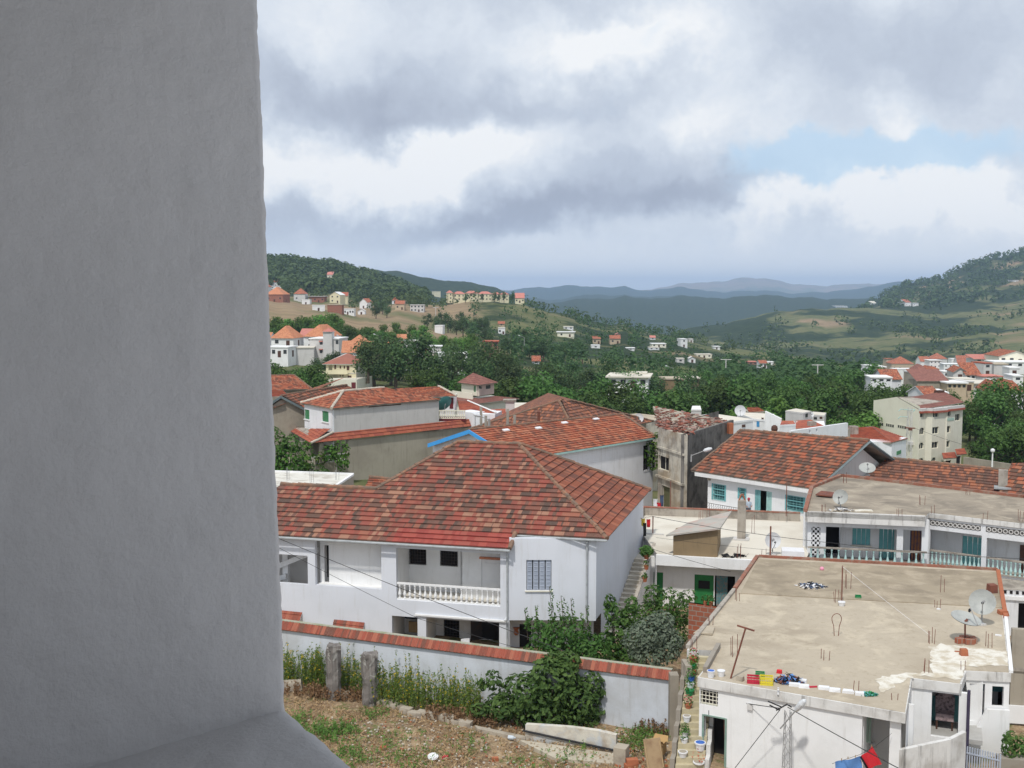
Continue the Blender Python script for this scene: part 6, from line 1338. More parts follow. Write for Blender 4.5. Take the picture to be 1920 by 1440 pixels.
mb=MB()
for s_ in segs: s_.slab(mb,-.05,s_.L+.05,zEf-.35,zEf-.002,-.1,.45)
mb.build('eaves_band',TR,cb_)
for x0,y0,x1,y1 in((1766,848,1795,860),(1791,841,1813,853)):
    P=[at(x0+3,y1,189),at(x1,y1-2,189.5),at(x1-5,y0,191.5),at(x0,y0+1,191)]; mb=MB(); slope(mb,P,rh=.42,mu=1,th=.15); mb.build('door_canopy',[TR,EDG],cb_)
r=segs[4].rect(1770,785,1786,789); mb=MB(); s_=segs[4]; s_.slab(mb,.02,s_.L-.02,s_.hit(1778,789)[1],s_.hit(1778,784)[1],.003,.06); mb.build('sign_board',surf('pale_green_sign',(.42,.55,.48),(.30,.45,.40),6,.6,0,amt=1),cb_)
mb=MB(); p=at(1761,741,203); mb.box(p-Vector((0,0,.5)),1.5,1,1.4,.4); mb.build('chimney',BRN,cb_)
mb=MB(); w=wL.off(.3); r=wL.rect(1705,828,1713,834); wL.slab(mb,*r,.003,.5); mb.build('air_conditioner',GW,cb_)
# steel pylon in front of it
def pylon(name,label,px,y0,y1,Y,wd,mat=STL,group=None,arm=None):
    b=at(px,y1,Y); h=(y1-y0)/2100*Y; t=T(name,label,'pylon',b,group); mb=MB(); c=[(-1,-1),(1,-1),(1,1),(-1,1)]; n_=max(4,int(h/(wd*1.3)))
    P=lambda i,k:Vector((b.x+c[i][0]*wd/2*(1-.4*k),b.y+c[i][1]*wd/2*(1-.4*k),b.z+h*k))
    for i in range(4): mb.bar(P(i,0),P(i,1),wd*.055,4)
    for j in range(n_):
        for i in range(4): mb.bar(P(i,j/n_),P((i+1)%4,(j+1)/n_),wd*.03,3)
    mb.build('lattice',mat,t); return t,b+Vector((0,0,h))
t,tp9=pylon('steel_pylon','pale lattice power pylon in front of the cream apartment block',1703,762,875,170,.8,GW)
for x0,y0,x1,y1 in((1685,769,1695,767),(1712,770,1722,768),(1684,783,1695,781)):
    mb=MB(); mb.bar(at(x0,y0+2,170),at(x0+4,y0-2,170),.06,4); mb.bar(at(x0+4,y0-2,170),at(1702,y0-1,170),.05,4); mb.build('insulator_arm',TQL,t)
mb=MB(); mb.bar(at(1698,802,169.6),at(1716,803,169.6),.10,5); mb.bar(at(1707,803,169.6),at(1707,807,169.6),.3,6); mb.build('transformer',RST,t)
# globe lamp
def globelamp(px,y0,y1,Y,label):
    b=at(px,y1,Y); h=(y1-y0)/2100*Y; t=T('globe_lamp',label,'street lamp',b); mb=MB(); mb.bar(b,b+Vector((0,0,h-.3)),.12,7,.08); mb.build('post',WC,t); mb=MB(); mb.lathe(b+Vector((0,0,h-.35)),[(.1,0),(.26,.12),(.3,.3),(.24,.46),(.05,.56)],10); mb.build('globe',PW,t,True)
globelamp(1860,843,880,150,'white post lamp with round globe at the right, above the brown tiled roof')
def streetlamp(px,y0,y1,Y,dx,label,L=1.6,lat=False,r=.07):
    b=at(px,y1,Y); h=(y1-y0)/2100*Y; t=T('street_lamp',label,'street lamp',b); top=b+Vector((0,0,h)); mb=MB(); mb.bar(b,top,r,6,r*.7); mb.build('pole',STL,t)
    e_=top+Vector((dx*L,0,L*.3)); mb=MB(); mb.bar(top-Vector((0,0,.1)),e_,r*.5,5); mb.build('arm',STL,t); mb=MB(); d=(e_-top).normalized(); mb.lathe(e_-d*.1,[(.06,0),(.16,.15),(.17,.5),(.08,.75)],8,ax=d); mb.build('lamp_head',LMP,t,True); return t
streetlamp(1296,852,866,93,1,'grey street lamp leaning out beside the blackened derelict wall',1.1)
streetlamp(1295,857,862,93,1,'x') if False else None
streetlamp(917,785,800,106,-1,'small white street lamp among the posts behind the orange roof',.9)
# two-storey white-walled house in front of the block
t=T('white_red_roof_house','white house with dull red roof and square chimney left of the cream block','house',at(1640,880,150)); zE_=at(1670,832,150).z
a=on(1500,840,zE_+.1); pts=[at(1548,822,150),at(1672,832,147),at(1700,823,150),at(1640,800,165),at(1560,806,165)]
A_=at(1560,826,150);B_=at(1671,830,147);D_=at(1636,799,163);E_=at(1568,806,163)
mb=MB(); slope(mb,[A_,B_,D_,E_],rh=.42,mu=1); slope(mb,[B_,at(1702,822,153),D_],rh=.42,mu=1); mb.build('roof',[TR,EDG],t)
mb=MB(); w=Wall(at(1632,850,147.6).xy,at(1671,850,147.3).xy); w.slab(mb,0,w.L,-30,w.hit(1660,829)[1],-3,0); w2=Wall(at(1672,850,147.5).xy,at(1699,850,153).xy); w2.slab(mb,.0,w2.L,-30,w2.hit(1690,824)[1],-3,0); mb.build('wall',W,t); mb=MB(); r=w2.rect(1681,845,1689,852); w2.slab(mb,*r,.003,.05); mb.build('green_window',GRS,t)
mb=MB(); mb.box(at(1600,812,156)-Vector((0,0,1)),1.0,1.0,2.0,.2); mb.build('chimney',EDG,t)
# ================= white cluster with terrace roofs
def flat(name,label,pts,ztop_px,zb,rmat,wmat,wins=(),Y=None,edge=.25,cat='house',lip=None,group=None):
    """pts: roof corners in the photo (front-left, front-right, back-right, back-left), first at distance Y"""
    p0=at(pts[0][0],pts[0][1],Y); z=p0.z; P=[on(a,b,z) for a,b in pts]; c=sum(P,Vector())/len(P); t=T(name,label,cat,Vector((c.x,c.y,zb)),group)
    mb=MB(); mb.prism([p.xy for p in P],zb-2,z-edge); mb.build('wall',wmat,t); mb=MB(); cc=c.xy; mb.prism([cc+(p.xy-cc)*1.02 for p in P],z-edge+.002,z); mb.build('roof_slab',lip or wmat,t); mb=MB(); mb.prism([cc+(p.xy-cc)*.96 for p in P],z+.002,z+.03); mb.build('roof_screed',rmat,t)
    for wi_i,x0,y0,x1,y1,m_,nm in wins:
        i,j=wi_i,(wi_i+1)%len(P); w=Wall(P[i].xy,P[j].xy); r=w.rect(x0,y0,x1,y1); mb=MB(); w.slab(mb,*r,.003,.06); mb.build(nm,m_,t)
    return t,P,z
t,P,z=flat('white_cubic_house','white cubic house with cream flat roof in the middle distance',[(1287,783),(1356,793),(1412,786),(1335,775)],0,-29,RFW,WC,[(0,1309,795,1312,803,BRN,'window'),(0,1322,797,1325,804,WOOD,'window'),(1,1391,796,1397,801,BRN,'window')],Y=140)
t,P,z=flat('blue_door_house','white house with two blue doors and outside stair right of the cubic one',[(1412,785),(1464,789),(1450,776),(1382,773)],0,-30,RFW,WC,[(0,1419,790,1424,800,BLD,'blue_door'),(0,1435,790,1441,801,BLD,'blue_door'),(0,1428,783,1432,786,BRN,'window')],Y=148)
mb=MB(); w=Wall(at(1434,790,146).xy,at(1464,800,145).xy); mb.box8([w.pt(0,-25),w.pt(w.L,-25),w.pt(w.L,-25,-.5),w.pt(0,-25,-.5)],[w.pt(0,w.hit(1436,771)[1]),w.pt(w.L,w.hit(1462,785)[1]),w.pt(w.L,w.hit(1462,785)[1],-.5),w.pt(0,w.hit(1436,771)[1],-.5)]); mb.build('stair_wall',WC,t)
t=T('orange_roof_cabin','small cabin with bright orange roof above the blue door house','cabin',at(1418,785,160)); mb=MB(); slope(mb,[at(1404,773,158),at(1434,771,158),at(1420,763,163),at(1400,764,163)],rh=.42,mu=1); mb.build('roof',[TO,EDG],t); mb=MB(); w=Wall(at(1404,775,158).xy,at(1432,775,158).xy); w.slab(mb,0,w.L,-27,w.hit(1418,773)[1],-4,0); mb.build('wall',GR,t)
t,P,z=flat('white_roof_kiosk','tiny kiosk with white pyramid-like roof left of the cubic house',[(1296,768),(1315,768),(1313,761),(1298,761)],0,-29,WC,GW,Y=165)
t,P,z=flat('grey_cement_house','grey cement house with cream roof behind the white cluster',[(1473,770),(1506,774),(1521,771),(1492,766)],0,-30,RFW,GW,[(1,1510,775,1514,782,GL,'window')],Y=165)
t,P,z=flat('grey_white_annex','grey and white annex right of the grey cement house',[(1521,777),(1546,779),(1549,774),(1524,772)],0,-30,RFW,GW,[(0,1526,782,1532,786,GL,'window'),(0,1537,781,1542,785,BRN,'window')],Y=170)
t,P,z=flat('low_white_terrace','low white terrace wall with red coping below the blue door house',[(1462,797),(1492,795),(1488,789),(1465,789)],0,-28,TR,WC,Y=142)
t=T('red_terrace_house','low house with bright red roof and chimney behind the turquoise-shutter roof','house',at(1515,810,150)); mb=MB(); slope(mb,[at(1488,804,146),at(1548,800,146),at(1520,787,156),at(1493,789,156)],rh=.42,mu=1); mb.build('roof',[TR,EDG],t); mb=MB(); mb.box(at(1522,800,148)-Vector((0,0,1)),.9,.9,1.7,.2); mb.build('chimney',EDG,t); mb=MB(); mb.prism([at(1488,804,146.3).xy,at(1548,800,146.3).xy,at(1545,800,155).xy,at(1493,800,155).xy],-30,at(1500,804,146.3).z); mb.build('wall',WC,t)
t=T('stained_white_parapet','long stained white parapet with small openings behind the turquoise-shutter roof','wall',at(1540,830,138)); w=Wall(at(1485,815,134).xy,at(1590,800,142).xy); mb=MB(); hl_=[w.rect(1517,806,1520,812),w.rect(1530,804,1533,810)]; panel(mb,w,0,w.L,-26,w.hit(1540,800)[1],hl_,.4); mb.build('parapet_wall',W,t); mb=MB(); w.slab(mb,w.L+.01,w.L+.5,-26,w.hit(1588,793)[1]-.8,-.4,.05); mb.build('end_post',EDG,t)
t=T('brick_chimney_stub','short red brick chimney on the ruined roof edge','chimney',at(1370,806,104)); mb=MB(); mb.box(at(1369,813,104),.45,.45,1.0,.3); mb.build('stack',TER,t)
t=T('ridge_cowl','dark round chimney cowl peeping over the tiled ridge','chimney',at(1452,812,95)); mb=MB(); mb.lathe(at(1452,809,95),[(.2,0),(.3,.2),(.25,.45),(.1,.55)],8); mb.build('cowl_body',BRN,t)
dish(1388,770,150,1.5,(-.2,-.9,.3),'white dish on the roof of the blue door house',DSL,'block',mh=1.2)
dish(1198,784,128,1.1,(-.2,-.9,.3),'white dish behind the corner of the orange roof',DSL,'block',mh=1.0)
dish(1520,777,168,1.0,(.2,-.9,.4),'small pale dish between the grey house and its annex',DSL,'block',mh=.6)

t=T('street_wall','low grey street wall under the dark trees right of the cream block','wall',at(1868,880,165)); w=Wall(at(1806,872,172).xy,at(1960,880,160).xy); mb=MB(); w.slab(mb,0,w.L,-34,w.hit(1868,866)[1],-.3,0); mb.build('wall_body',GR,t)
# ================= village and hillside houses, each with its own place on the land
MT=dict(W=WC,P=W,C=CRL,c=CR,G=GW,g=GR,B=BRK,K=surf('brown_render',(.30,.17,.13),(.22,.12,.09),.6,.9,0),O=OC,Y=surf('pale_yellow_render',(.72,.66,.46),(.62,.56,.38),.5,.9,0),T=surf('tan_render',(.52,.42,.30),(.42,.33,.23),.5,.9,0))
RT=dict(o=TOB,r=TR,t=TO,p=TPK,b=TPI,x=TX,w=WC,f=RFW,d=RFC,g=GW)
def vh(name,label,x0,x1,ye,yb,wm,rm,roof='hip',rot=0,dep=None,D=None,rise=.28,wins=None,fl=1,side=None,group=None,cat='house',wm2=None,over=.5,wmat=GL):
    """x0..x1 and ye..yb: the lit front as it shows in the photo; D its distance (else where its foot meets the land)"""
    mx=(x0+x1)/2
    if D is None:
        h_=ghit(mx,yb); D=min(h_.y if h_ else 900,1150)
    s=D/F; rot=R(rot); w=(x1-x0)*s/max(.3,math.cos(rot)); dep=dep or w*.9; base=at(mx,yb,D); zt=at(mx,ye,D).z; h=zt-base.z
    g0=hgt(base.x,D)
    c=Vector((base.x,D,0)); d=Vector((math.cos(rot),math.sin(rot),0)); n=Vector((-d.y,d.x,0))
    P=[c-d*w/2,c+d*w/2,c+d*w/2+n*dep,c-d*w/2+n*dep]
    t=T(name,label,cat,Vector((base.x,D,min(base.z,g0))),group)
    mb=MB(); mb.prism([p.xy for p in P],min(base.z,g0)-3,zt); mb.build('wall',[MT[wm]],t)
    r=(w*rise if w<dep else dep*rise)
    if roof in('hip','gable','shed'):
        cc=sum(P,Vector())/4; E=[Vector((p.x,p.y,zt-.0))+((p-cc).normalized())*over*1.3+Vector((0,0,-.05)) for p in P]
        mb=MB()
        if roof=='hip': hiproof(mb,E,r*1.25,min(w,dep)*.5,rh=99,mu=1)
        elif roof=='gable':  # ridge runs along the front
            up_=Vector((0,0,r*1.3)); m1=(E[0]+E[3])/2+up_; m2=(E[1]+E[2])/2+up_; slope(mb,[E[0],E[1],m2,m1],rh=99,mu=1); slope(mb,[E[2],E[3],m1,m2],rh=99,mu=1)
        else:
            up_=Vector((0,0,r)); slope(mb,[E[0],E[1],E[2]+up_,E[3]+up_],rh=99,mu=1)
        mb.build('roof',[RT[rm],WC if wm in 'WCY' else EDG],t)
        if roof=='gable':
            mb=MB(); P2=[Vector((p.x,p.y,zt)) for p in P]; up_=Vector((0,0,r*1.2)); mb.poly([P2[0],P2[3],(P2[0]+P2[3])/2+up_]); mb.poly([P2[1],P2[2],(P2[1]+P2[2])/2+up_]); mb.build('gable_wall',[MT[wm2 or wm]],t)
    elif roof=='gfront': # gable faces the viewer
        cc=sum(P,Vector())/4; E=[Vector((p.x,p.y,zt-.05))+((p-cc).normalized())*over for p in P]; up_=Vector((0,0,w*rise)); m1=(E[0]+E[1])/2+up_; m2=(E[3]+E[2])/2+up_; mb=MB()
        slope(mb,[E[3],E[0],m1,m2],rh=99,mu=1); slope(mb,[E[1],E[2],m2,m1],rh=99,mu=1); mb.build('roof',[RT[rm],EDG],t)
        mb=MB(); P2=[Vector((p.x,p.y,zt)) for p in P]; mb.poly([P2[0],P2[1],(P2[0]+P2[1])/2+Vector((0,0,w*rise*.93))]); mb.build('gable_wall',[MT[wm2 or wm]],t)
    else:
        cc=sum(P,Vector())/4; mb=MB(); mb.prism([(cc+(p-cc)*(1.05 if roof=='flat' else 1.14)).xy for p in P],zt+.002,zt+.35); mb.build('roof_slab',[RT[rm]],t)
    fw=Wall(P[0].xy,P[1].xy); sw=Wall(P[1].xy,P[2].xy); sl=Wall(P[3].xy,P[0].xy); fh_=h/fl
    nw_=wins if wins is not None else max(1,int(w/3.2))
    def put(w_,k,m=None):
        for f in range(fl):
            for i in range(k):
                u=w_.L*(i+.5)/k; z=base.z+fh_*f+fh_*.38; ww=min(.65,w_.L/k*.28); hh=min(1.3,fh_*.42)
                isd=(f==0 and i==k//2 and h>2.2)
                if isd: z=base.z+.05; hh=min(2.1,fh_*.72)
                mb=MB(); w_.slab(mb,u-ww,u+ww,z,z+hh,.003,.05); mb.build('door' if isd else 'window',[BRN if isd else wmat],t)
    if nw_ and h>1.2: put(fw,nw_)
    if side and h>1.2: put(sw if rot>=0 else sw,side)
    return t,P,zt,D
HS=[
# left village
('house','white cottage with tall orange pyramid roof at the left edge of the village',508,551,634,650,'W','o','hip',-8,11,392,.42,2,1),
('annex','white annex with low orange roof behind the orange pyramid roof',487,507,631,648,'W','o','gable',0,6,402,.3,1,1),
('house','small white house with pink tiled roof between the two big orange roofs',562,588,630,642,'W','p','gable',-10,7,425,.4,1,1),
('house','white wing under the broad orange hip roof beside the grey towered house',571,612,631,655,'W','o','hip',-14,14,398,.42,2,2),
('house','white flat-roofed house with pale green porch in front of the orange pyramid roof',496,541,652,670,'W','w','flat',-12,8,366,.2,4,1),
('annex','pale grey windowless annex with cream roof right of the white flat house',543,588,653,670,'G','f','flat',6,10,372,.2,0,1),
('long_house','long low house with bright orange hip roof right of the towered house',642,700,651,657,'P','o','hip',4,16,392,.30,3,1),
('long_house','narrow house with long orange roof just above the cream villa',643,696,661,667,'W','o','gable',3,8,352,.35,3,1),
('house','white cottage with orange gable roof and grey side wall, right of the left village',746,763,636,650,'W','o','gable',10,9,440,.4,1,1),
('shed','grey shed beside the small orange gable cottage',764,788,640,652,'G','g','flat',4,8,436,.2,0,1),
('house','white house with orange roof left of the white gabled house',724,752,656,665,'W','o','gable',-6,8,400,.4,2,1),
('house','white gabled house with orange roof under the trees below the village',773,800,664,672,'W','o','gfront',-6,9,385,.35,1,1),
('long_shed','long white flat shed roof above the white gabled house',793,827,650,655,'G','w','over',2,6,432,.2,0,1),
('house','white flat-roofed house with one dark window, right end of the left village',822,876,664,680,'W','w','flat',5,8,372,.2,3,1),
('house','tiny white houselet with flat roof beside the dark oaks',756,770,674,684,'W','w','flat',0,5,362,.2,1,1),
('house','low white house with tan roof below the white gabled house',800,822,668,680,'P','d','flat',0,7,378,.2,2,1),
('block','windowless white block standing alone on the grassy slope',815,830,611,625,'W','w','flat',-8,7,None,.2,0,1),
('house','dark red flat-roofed house among trees right of the lone white block',907,934,641,654,'K','r','over',0,8,455,.2,3,1),
('house','low white house by the right end of the left village',690,722,650,659,'W','f','flat',0,8,410,.2,2,1),
# hill row
('house','white house with orange pyramid roof at the window edge on the hill',480,502,538,552,'W','t','hip',0,12,None,.4,2,1),
('house','brown brick house with broad orange hip roof on the hill at the left',498,531,552,566,'B','o','hip',-4,16,None,.34,3,1),
('house','small white house with orange pyramid roof highest at the left',511,523,529,537,'W','t','hip',0,7,None,.45,1,1),
('terrace_house','white terrace house just below the highest orange pyramid roof',506,527,536,543,'W','w','flat',0,8,None,.2,2,1),
('house','grey house with orange-red pyramid roof in the hill row',551,572,551,566,'G','t','hip',0,10,None,.4,2,1),
('house','small white cubic house in the hill row under the brick shell',566,581,562,571,'W','w','flat',0,6,None,.2,1,1),
('unfinished_house','unfinished brick house shell with flat slab on the hill',580,608,556,567,'B','g','over',0,10,None,.2,4,1),
('house','white house with blue-shaded side beside the grass slope',586,609,573,583,'W','w','flat',10,8,None,.2,1,1),
('house','cream gabled house on the hill row',618,638,553,568,'Y','w','gfront',-10,10,None,.3,2,2),
('house','cream house with dull red roof next to the cream gabled one',638,652,555,570,'Y','r','gable',4,9,None,.4,1,2),
('house','brown brick house with flat roof at the foot of the hill row',614,641,572,586,'B','d','flat',0,9,None,.2,0,1),
('house','white house with small openings beside the flat brick house',640,664,580,590,'W','w','flat',0,7,None,.2,5,1),
('house','white house with bright red roof between the hill trees',674,689,567,578,'W','t','gfront',-12,10,None,.5,1,1),
('house','white little gabled house at the lower edge of the hill row',671,684,583,590,'W','g','gfront',0,6,None,.35,1,1),
('house','house with red roof and small tower on the dirt road slope',741,758,570,581,'T','t','gable',0,9,None,.3,2,1),
('house','small orange-roofed tower house above the dirt road',735,745,563,569,'P','t','hip',0,7,None,.45,1,1),
('unfinished_house','pale unfinished two-storey concrete frame above the dirt road',769,795,572,585,'G','g','flat',0,9,None,.2,4,2),
('house','lonely pinkish house high in the hill forest',613,624,515,521,'C','p','gable',0,8,None,.4,1,1),
('water_tower','cream round-looking water tower block left of the long ridge building',815,826,546,557,'Y','f','flat',20,6,None,.2,0,1),
# middle slope
('house','white house half hidden by trees on the middle slope',934,947,615,627,'W','f','flat',0,8,None,.2,2,1),
('house','brown-roofed house left of the half hidden white one',934,946,607,612,'T','t','gable',0,7,None,.3,1,1),
('house','long white roofed house on the tan terrace of the middle slope',1045,1076,623,632,'C','w','over',-6,9,None,.2,2,1),
('house','small pale house with flat roof above the long white roofed one',1057,1075,613,618,'P','f','flat',0,8,None,.2,2,1),
('house','brown house with small porch right of the tan terrace',1112,1126,635,645,'T','t','shed',0,8,None,.3,2,1),
('house','low white house below the brown porch house',1109,1125,648,653,'W','w','flat',0,7,None,.2,1,1),
('house','brown house with an orange roof and small upper room on the slope crest',1144,1163,635,645,'T','t','gable',0,9,None,.25,2,1),
('upper_room','tiny gabled upper house on the crest above the orange roof',1154,1164,627,632,'K','p','gfront',0,5,None,.3,1,1),
('house','small house with pink roof under the tree line crest',1219,1229,633,637,'P','p','gable',0,6,None,.3,1,1),
('house','pale low house with several flat roofs among slope trees',1222,1249,645,651,'C','w','flat',0,10,None,.2,3,1),
('house','low pale house just left of the flat-roofed slope group',1217,1236,652,656,'P','f','flat',0,7,None,.2,2,1),
('house','small white slab-roofed house left of the slope group',1175,1190,653,657,'W','w','over',0,6,None,.2,1,1),
('tall_house','tall white two-storey house on the middle slope crest',1276,1289,636,651,'W','w','flat',8,8,None,.2,1,2),
('house','grey house behind the tall white slope house',1292,1300,636,642,'G','g','flat',0,6,None,.2,1,1),
('house','small white slab house right of the tall slope house',1338,1350,650,655,'W','w','over',0,6,None,.2,1,1),
('house','long pale roofed house right of the slope centre',1306,1335,665,671,'C','f','flat',3,8,None,.2,3,1),
('house','small white gabled house on the lower slope',1292,1304,672,680,'W','g','gfront',0,6,None,.3,1,1),
('house','grey low house left of the white gabled slope house',1269,1283,673,680,'G','f','flat',0,6,None,.2,1,1),
('house','pink-walled house among trees on the right slope',1404,1420,679,684,'K','p','flat',0,8,None,.2,2,1),
('house','white house with red roof among trees on the right slope',1424,1438,681,690,'W','t','gable',0,8,None,.3,2,1),
('house','white flat house at the right end of the slope group',1436,1451,679,684,'W','w','flat',0,7,None,.2,1,1),
('cottage','cottage with bright orange roof alone among the dark oaks',998,1013,677,682,'P','t','gable',0,7,None,.5,1,1),
('house','white wall of a house glimpsed between the dark oaks',1012,1019,700,716,'W','w','flat',0,6,330,.2,1,2),
('house','white flat-roofed house behind the tree belt',1141,1214,708,728,'W','f','over',-10,12,292,.2,4,1),
('upper_room','small tan upper room on the white flat-roofed house behind the belt',1181,1211,701,707,'T','f','over',-8,5,300,.2,0,1),
('yard_house','ochre walled yard house right of the white flat-roofed one',1246,1285,712,724,'O','d','flat',4,8,308,.2,0,1),
('house','dark brown house beside the ochre yard',1290,1311,710,722,'K','f','over',0,7,315,.2,3,1),
# right village
('villa','tan villa with two-tiered orange hip roofs at the left of the right village',1672,1713,682,697,'T','t','hip',-5,14,None,.25,4,1),
('tower_house','tan stair tower at the left side of the tiered villa',1661,1673,673,697,'T','t','over',0,6,None,.2,1,2),
('wall_house','long low white house front below the tiered villa',1676,1716,693,699,'W','w','flat',0,4,400,.2,0,1),
('house','white flat house peeping left of the right village',1630,1643,687,697,'W','w','flat',12,6,400,.2,1,1),
('house','low tan house with white roof edge at the village left',1645,1662,689,697,'T','w','flat',0,8,405,.2,2,1),
('house','long white flat-roofed house nearest the trees',1633,1672,709,718,'P','w','flat',-6,9,340,.2,3,1),
('house','house with red hip roof behind the long white flat one',1656,1690,711,717,'P','t','gable',4,9,352,.4,2,1),
('house','white house with red roof at the back row left',1726,1744,678,688,'W','t','gable',0,9,None,.4,1,1),
('house','white two-storey house next to the back row red roof',1743,1764,676,690,'W','w','over',0,9,None,.2,3,2),
('house','pale house with wide red roof in the back row',1748,1776,673,684,'G','t','hip',0,10,None,.3,2,1),
('house','small grey house with brown pyramid roof in the village',1717,1739,694,704,'G','b','hip',-8,9,375,.36,1,1),
('house','cream house with orange hip roof in the village centre left',1741,1769,698,706,'C','t','hip',4,11,378,.3,2,1),
('house','white house with rows of little windows in the village',1770,1802,683,697,'W','w','flat',-6,10,None,.2,4,2),
('house','pure white cube house in the back row',1784,1796,673,684,'W','w','flat',0,6,None,.2,0,1),
('house','white flat house left of the grey gabled one',1769,1782,698,708,'W','w','flat',0,6,370,.2,1,1),
('gabled_house','grey gabled house with red roof in the village centre',1788,1812,698,713,'G','t','gfront',-12,12,352,.4,1,1),
('house','white fronted house with red shed roof right of the grey gable',1811,1838,703,713,'P','t','shed',0,6,350,.8,3,1),
('house','red roofed long house with white walls in the back row centre',1796,1832,681,690,'W','t','gable',-8,9,None,.4,3,1),
('house','long brown-roofed house in the right back row',1828,1865,679,688,'P','b','gable',-4,10,None,.3,3,1),
('house','house with faded pink roof behind the long brown one',1827,1862,673,679,'G','p','shed',0,8,430,.2,2,1),
('block_house','grey and cream block house with dark opening',1843,1860,682,703,'G','r','flat',10,7,372,.2,1,2),
('block_house','bare grey cement house right of the cream block',1864,1889,684,702,'G','d','flat',-10,8,376,.2,0,2),
('big_house','large cream house with shallow red gable roof at the right edge',1874,1935,668,684,'C','t','gfront',-4,16,415,.17,4,1),
('terrace_house','white terrace storey beneath the large cream gable house',1866,1940,680,690,'W','w','flat',-4,10,405,.2,4,1),
('shed','long grey cement shed with brown roof strip above the trees',1720,1776,714,728,'g','b','shed',0,8,315,.35,0,1),
('house','blank grey cement wall house behind the long shed',1716,1757,700,710,'g','g','flat',6,8,335,.2,0,1),
('house','cream house with dark purple-brown openings behind the trees',1776,1812,719,731,'T','w','over',0,8,310,.2,4,1),
('house','tan rounded house right of the cream one with dark openings',1808,1826,717,733,'T','g','flat',8,7,312,.2,1,1),
('long_house','long pale flat roofed grey house above the orange hip roofs',1826,1896,720,730,'G','f','over',-3,10,318,.2,2,1),
('house','white house with blue-shaded wall beside the grey block',1893,1911,691,704,'W','w','flat',-8,8,360,.2,1,1),
('house','white house with purple shaded side at the right edge',1899,1918,706,716,'W','w','flat',-6,8,345,.2,1,1),
('house','big orange hip-roofed house behind the right trees',1853,1885,735,745,'C','t','hip',-10,12,262,.5,1,1),
('house','orange hip-roofed white house with tall white wall at the right edge',1882,1918,733,750,'W','t','hip',-6,12,268,.45,2,2),
('house','small white house low between the right trees',1866,1884,741,752,'W','w','flat',0,5,258,.2,1,1),
('house','house with bright orange roof and white slab just behind the cream block',1733,1762,741,748,'W','t','gable',4,8,228,.4,1,1),
('house','white slab-roofed house behind the cream block',1755,1778,738,748,'W','w','flat',-6,8,236,.2,0,1),
('house','low tan-roofed house in the middle of the right village',1842,1880,707,714,'G','p','flat',0,8,345,.2,2,1),
('house','low white strip house below the grey gabled one',1790,1826,712,718,'W','f','over',0,6,335,.2,3,1),
# far right hill farms
('farmhouse','white farmhouse group with red roof on the sunny far slope',1697,1708,567,574,'W','t','gable',0,14,None,.4,2,1),
('farmhouse','white farmhouse right of the red-roofed far one',1712,1722,568,574,'W','w','flat',0,12,None,.2,2,1),
('farmhouse','pale farm shed left on the sunny far slope',1634,1643,568,571,'W','f','gable',0,10,None,.3,1,1),
('farmhouse','long white farm building on the far brown hill crest',1567,1589,573.5,576,'W','g','flat',0,10,None,.2,3,1),
('farmhouse','tiny white farmhouse high on the right mountain',1903,1910,525,528,'W','g','flat',0,10,None,.2,1,1),
]
KEEP=[]
for h in HS:
    nm,lb,x0,x1,ye,yb,wm,rm,ro,rt,dp,D,rise,wn_n,fl=h
    far=(D is None and yb<600)
    if D is None:
        hh=ghit((x0+x1)/2,yb); D=hh.y if hh else 1000
        dp=dp*max(1,D/700)
    KEEP.append((x0-1,x1+1,ye,yb,D))
    vh(nm,lb,x0,x1,ye,yb,wm,rm,ro,rt,dp,D,rise,wn_n,fl,side=1 if (x1-x0)>24 and wn_n else None)
# the grey towered house of the left village
t,P,zt,D=vh('towered_house','grey cement house with pink-capped stair tower and pink window hoods in the left village',580,636,636,664,'G','w','flat',-6,12,D=378,wins=0)
fw=Wall(P[0].xy,P[1].xy)
for x,y0,y1 in((602,641,646),(615.5,641,646),(602,656,662),(615.5,656,660),(632,638,645)):
    r=fw.rect(x-2.4,y0,x+2.4,y1); mb=MB(); fw.slab(mb,*r,.003,.06); o=mb.build('window',GL,t)
    if x<630: mb=MB(); fw.slab(mb,r[0]-.2,r[1]+.2,r[3]+.02,r[3]+.35,.003,.5); mb.build('window_hood',TPK,o)
tw_=quadbox(at(613.5,640,376).x,376.6,17*376/F,3.2,R(-6),0); mb=MB(); mb.prism([p.xy for p in tw_],zt-6,at(613,622,376).z); mb.build('stair_tower',GW,t)
E=[Vector((p.x,p.y,at(613,622,376).z)) for p in quadbox(at(613.5,640,376).x,376.1,19.5*376/F,4.0,R(-6),0)]; mb=MB(); hiproof(mb,E,1.2,1.7,rh=99); mb.build('tower_roof',[TPK,WC],t)
# cream villa with the big hip roof
D=290; t=T('cream_villa','cream two-storey villa with dull red hip roof and long balcony above the walled yard','house',at(650,730,D)); s=D/F
a=at(608,682,D-1); zE_=a.z; A_=on(604,682.5,zE_); B_=at(668,682.5,D); B_.z=zE_; Cx=on(691,678.5,zE_); Dx=A_+(Cx-B_); ap1=at(648,662.5,D+4); ap2=at(655,663,D+4.5)
B_=on(669,682.8,zE_)
mb=MB(); 
for f in([A_,B_,ap2,ap1],[B_,Cx,ap2],[Cx,Dx,ap1,ap2],[Dx,A_,ap1]): slope(mb,f,rh=.45,lift=.03,mu=1)
mb.build('roof',[surf('mottled_dull_red_roof',(.36,.15,.11),(.26,.12,.09),.6,.9,.01),WC],t)
I=[A_+Vector((.9,.6,0)),B_+Vector((-.3,.5,0)),Cx+Vector((-.9,0,0)),Dx]; wF=Wall(I[0].xy,I[1].xy); wS=Wall(I[1].xy,I[2].xy); zb7=wF.hit(640,711)[1]-1
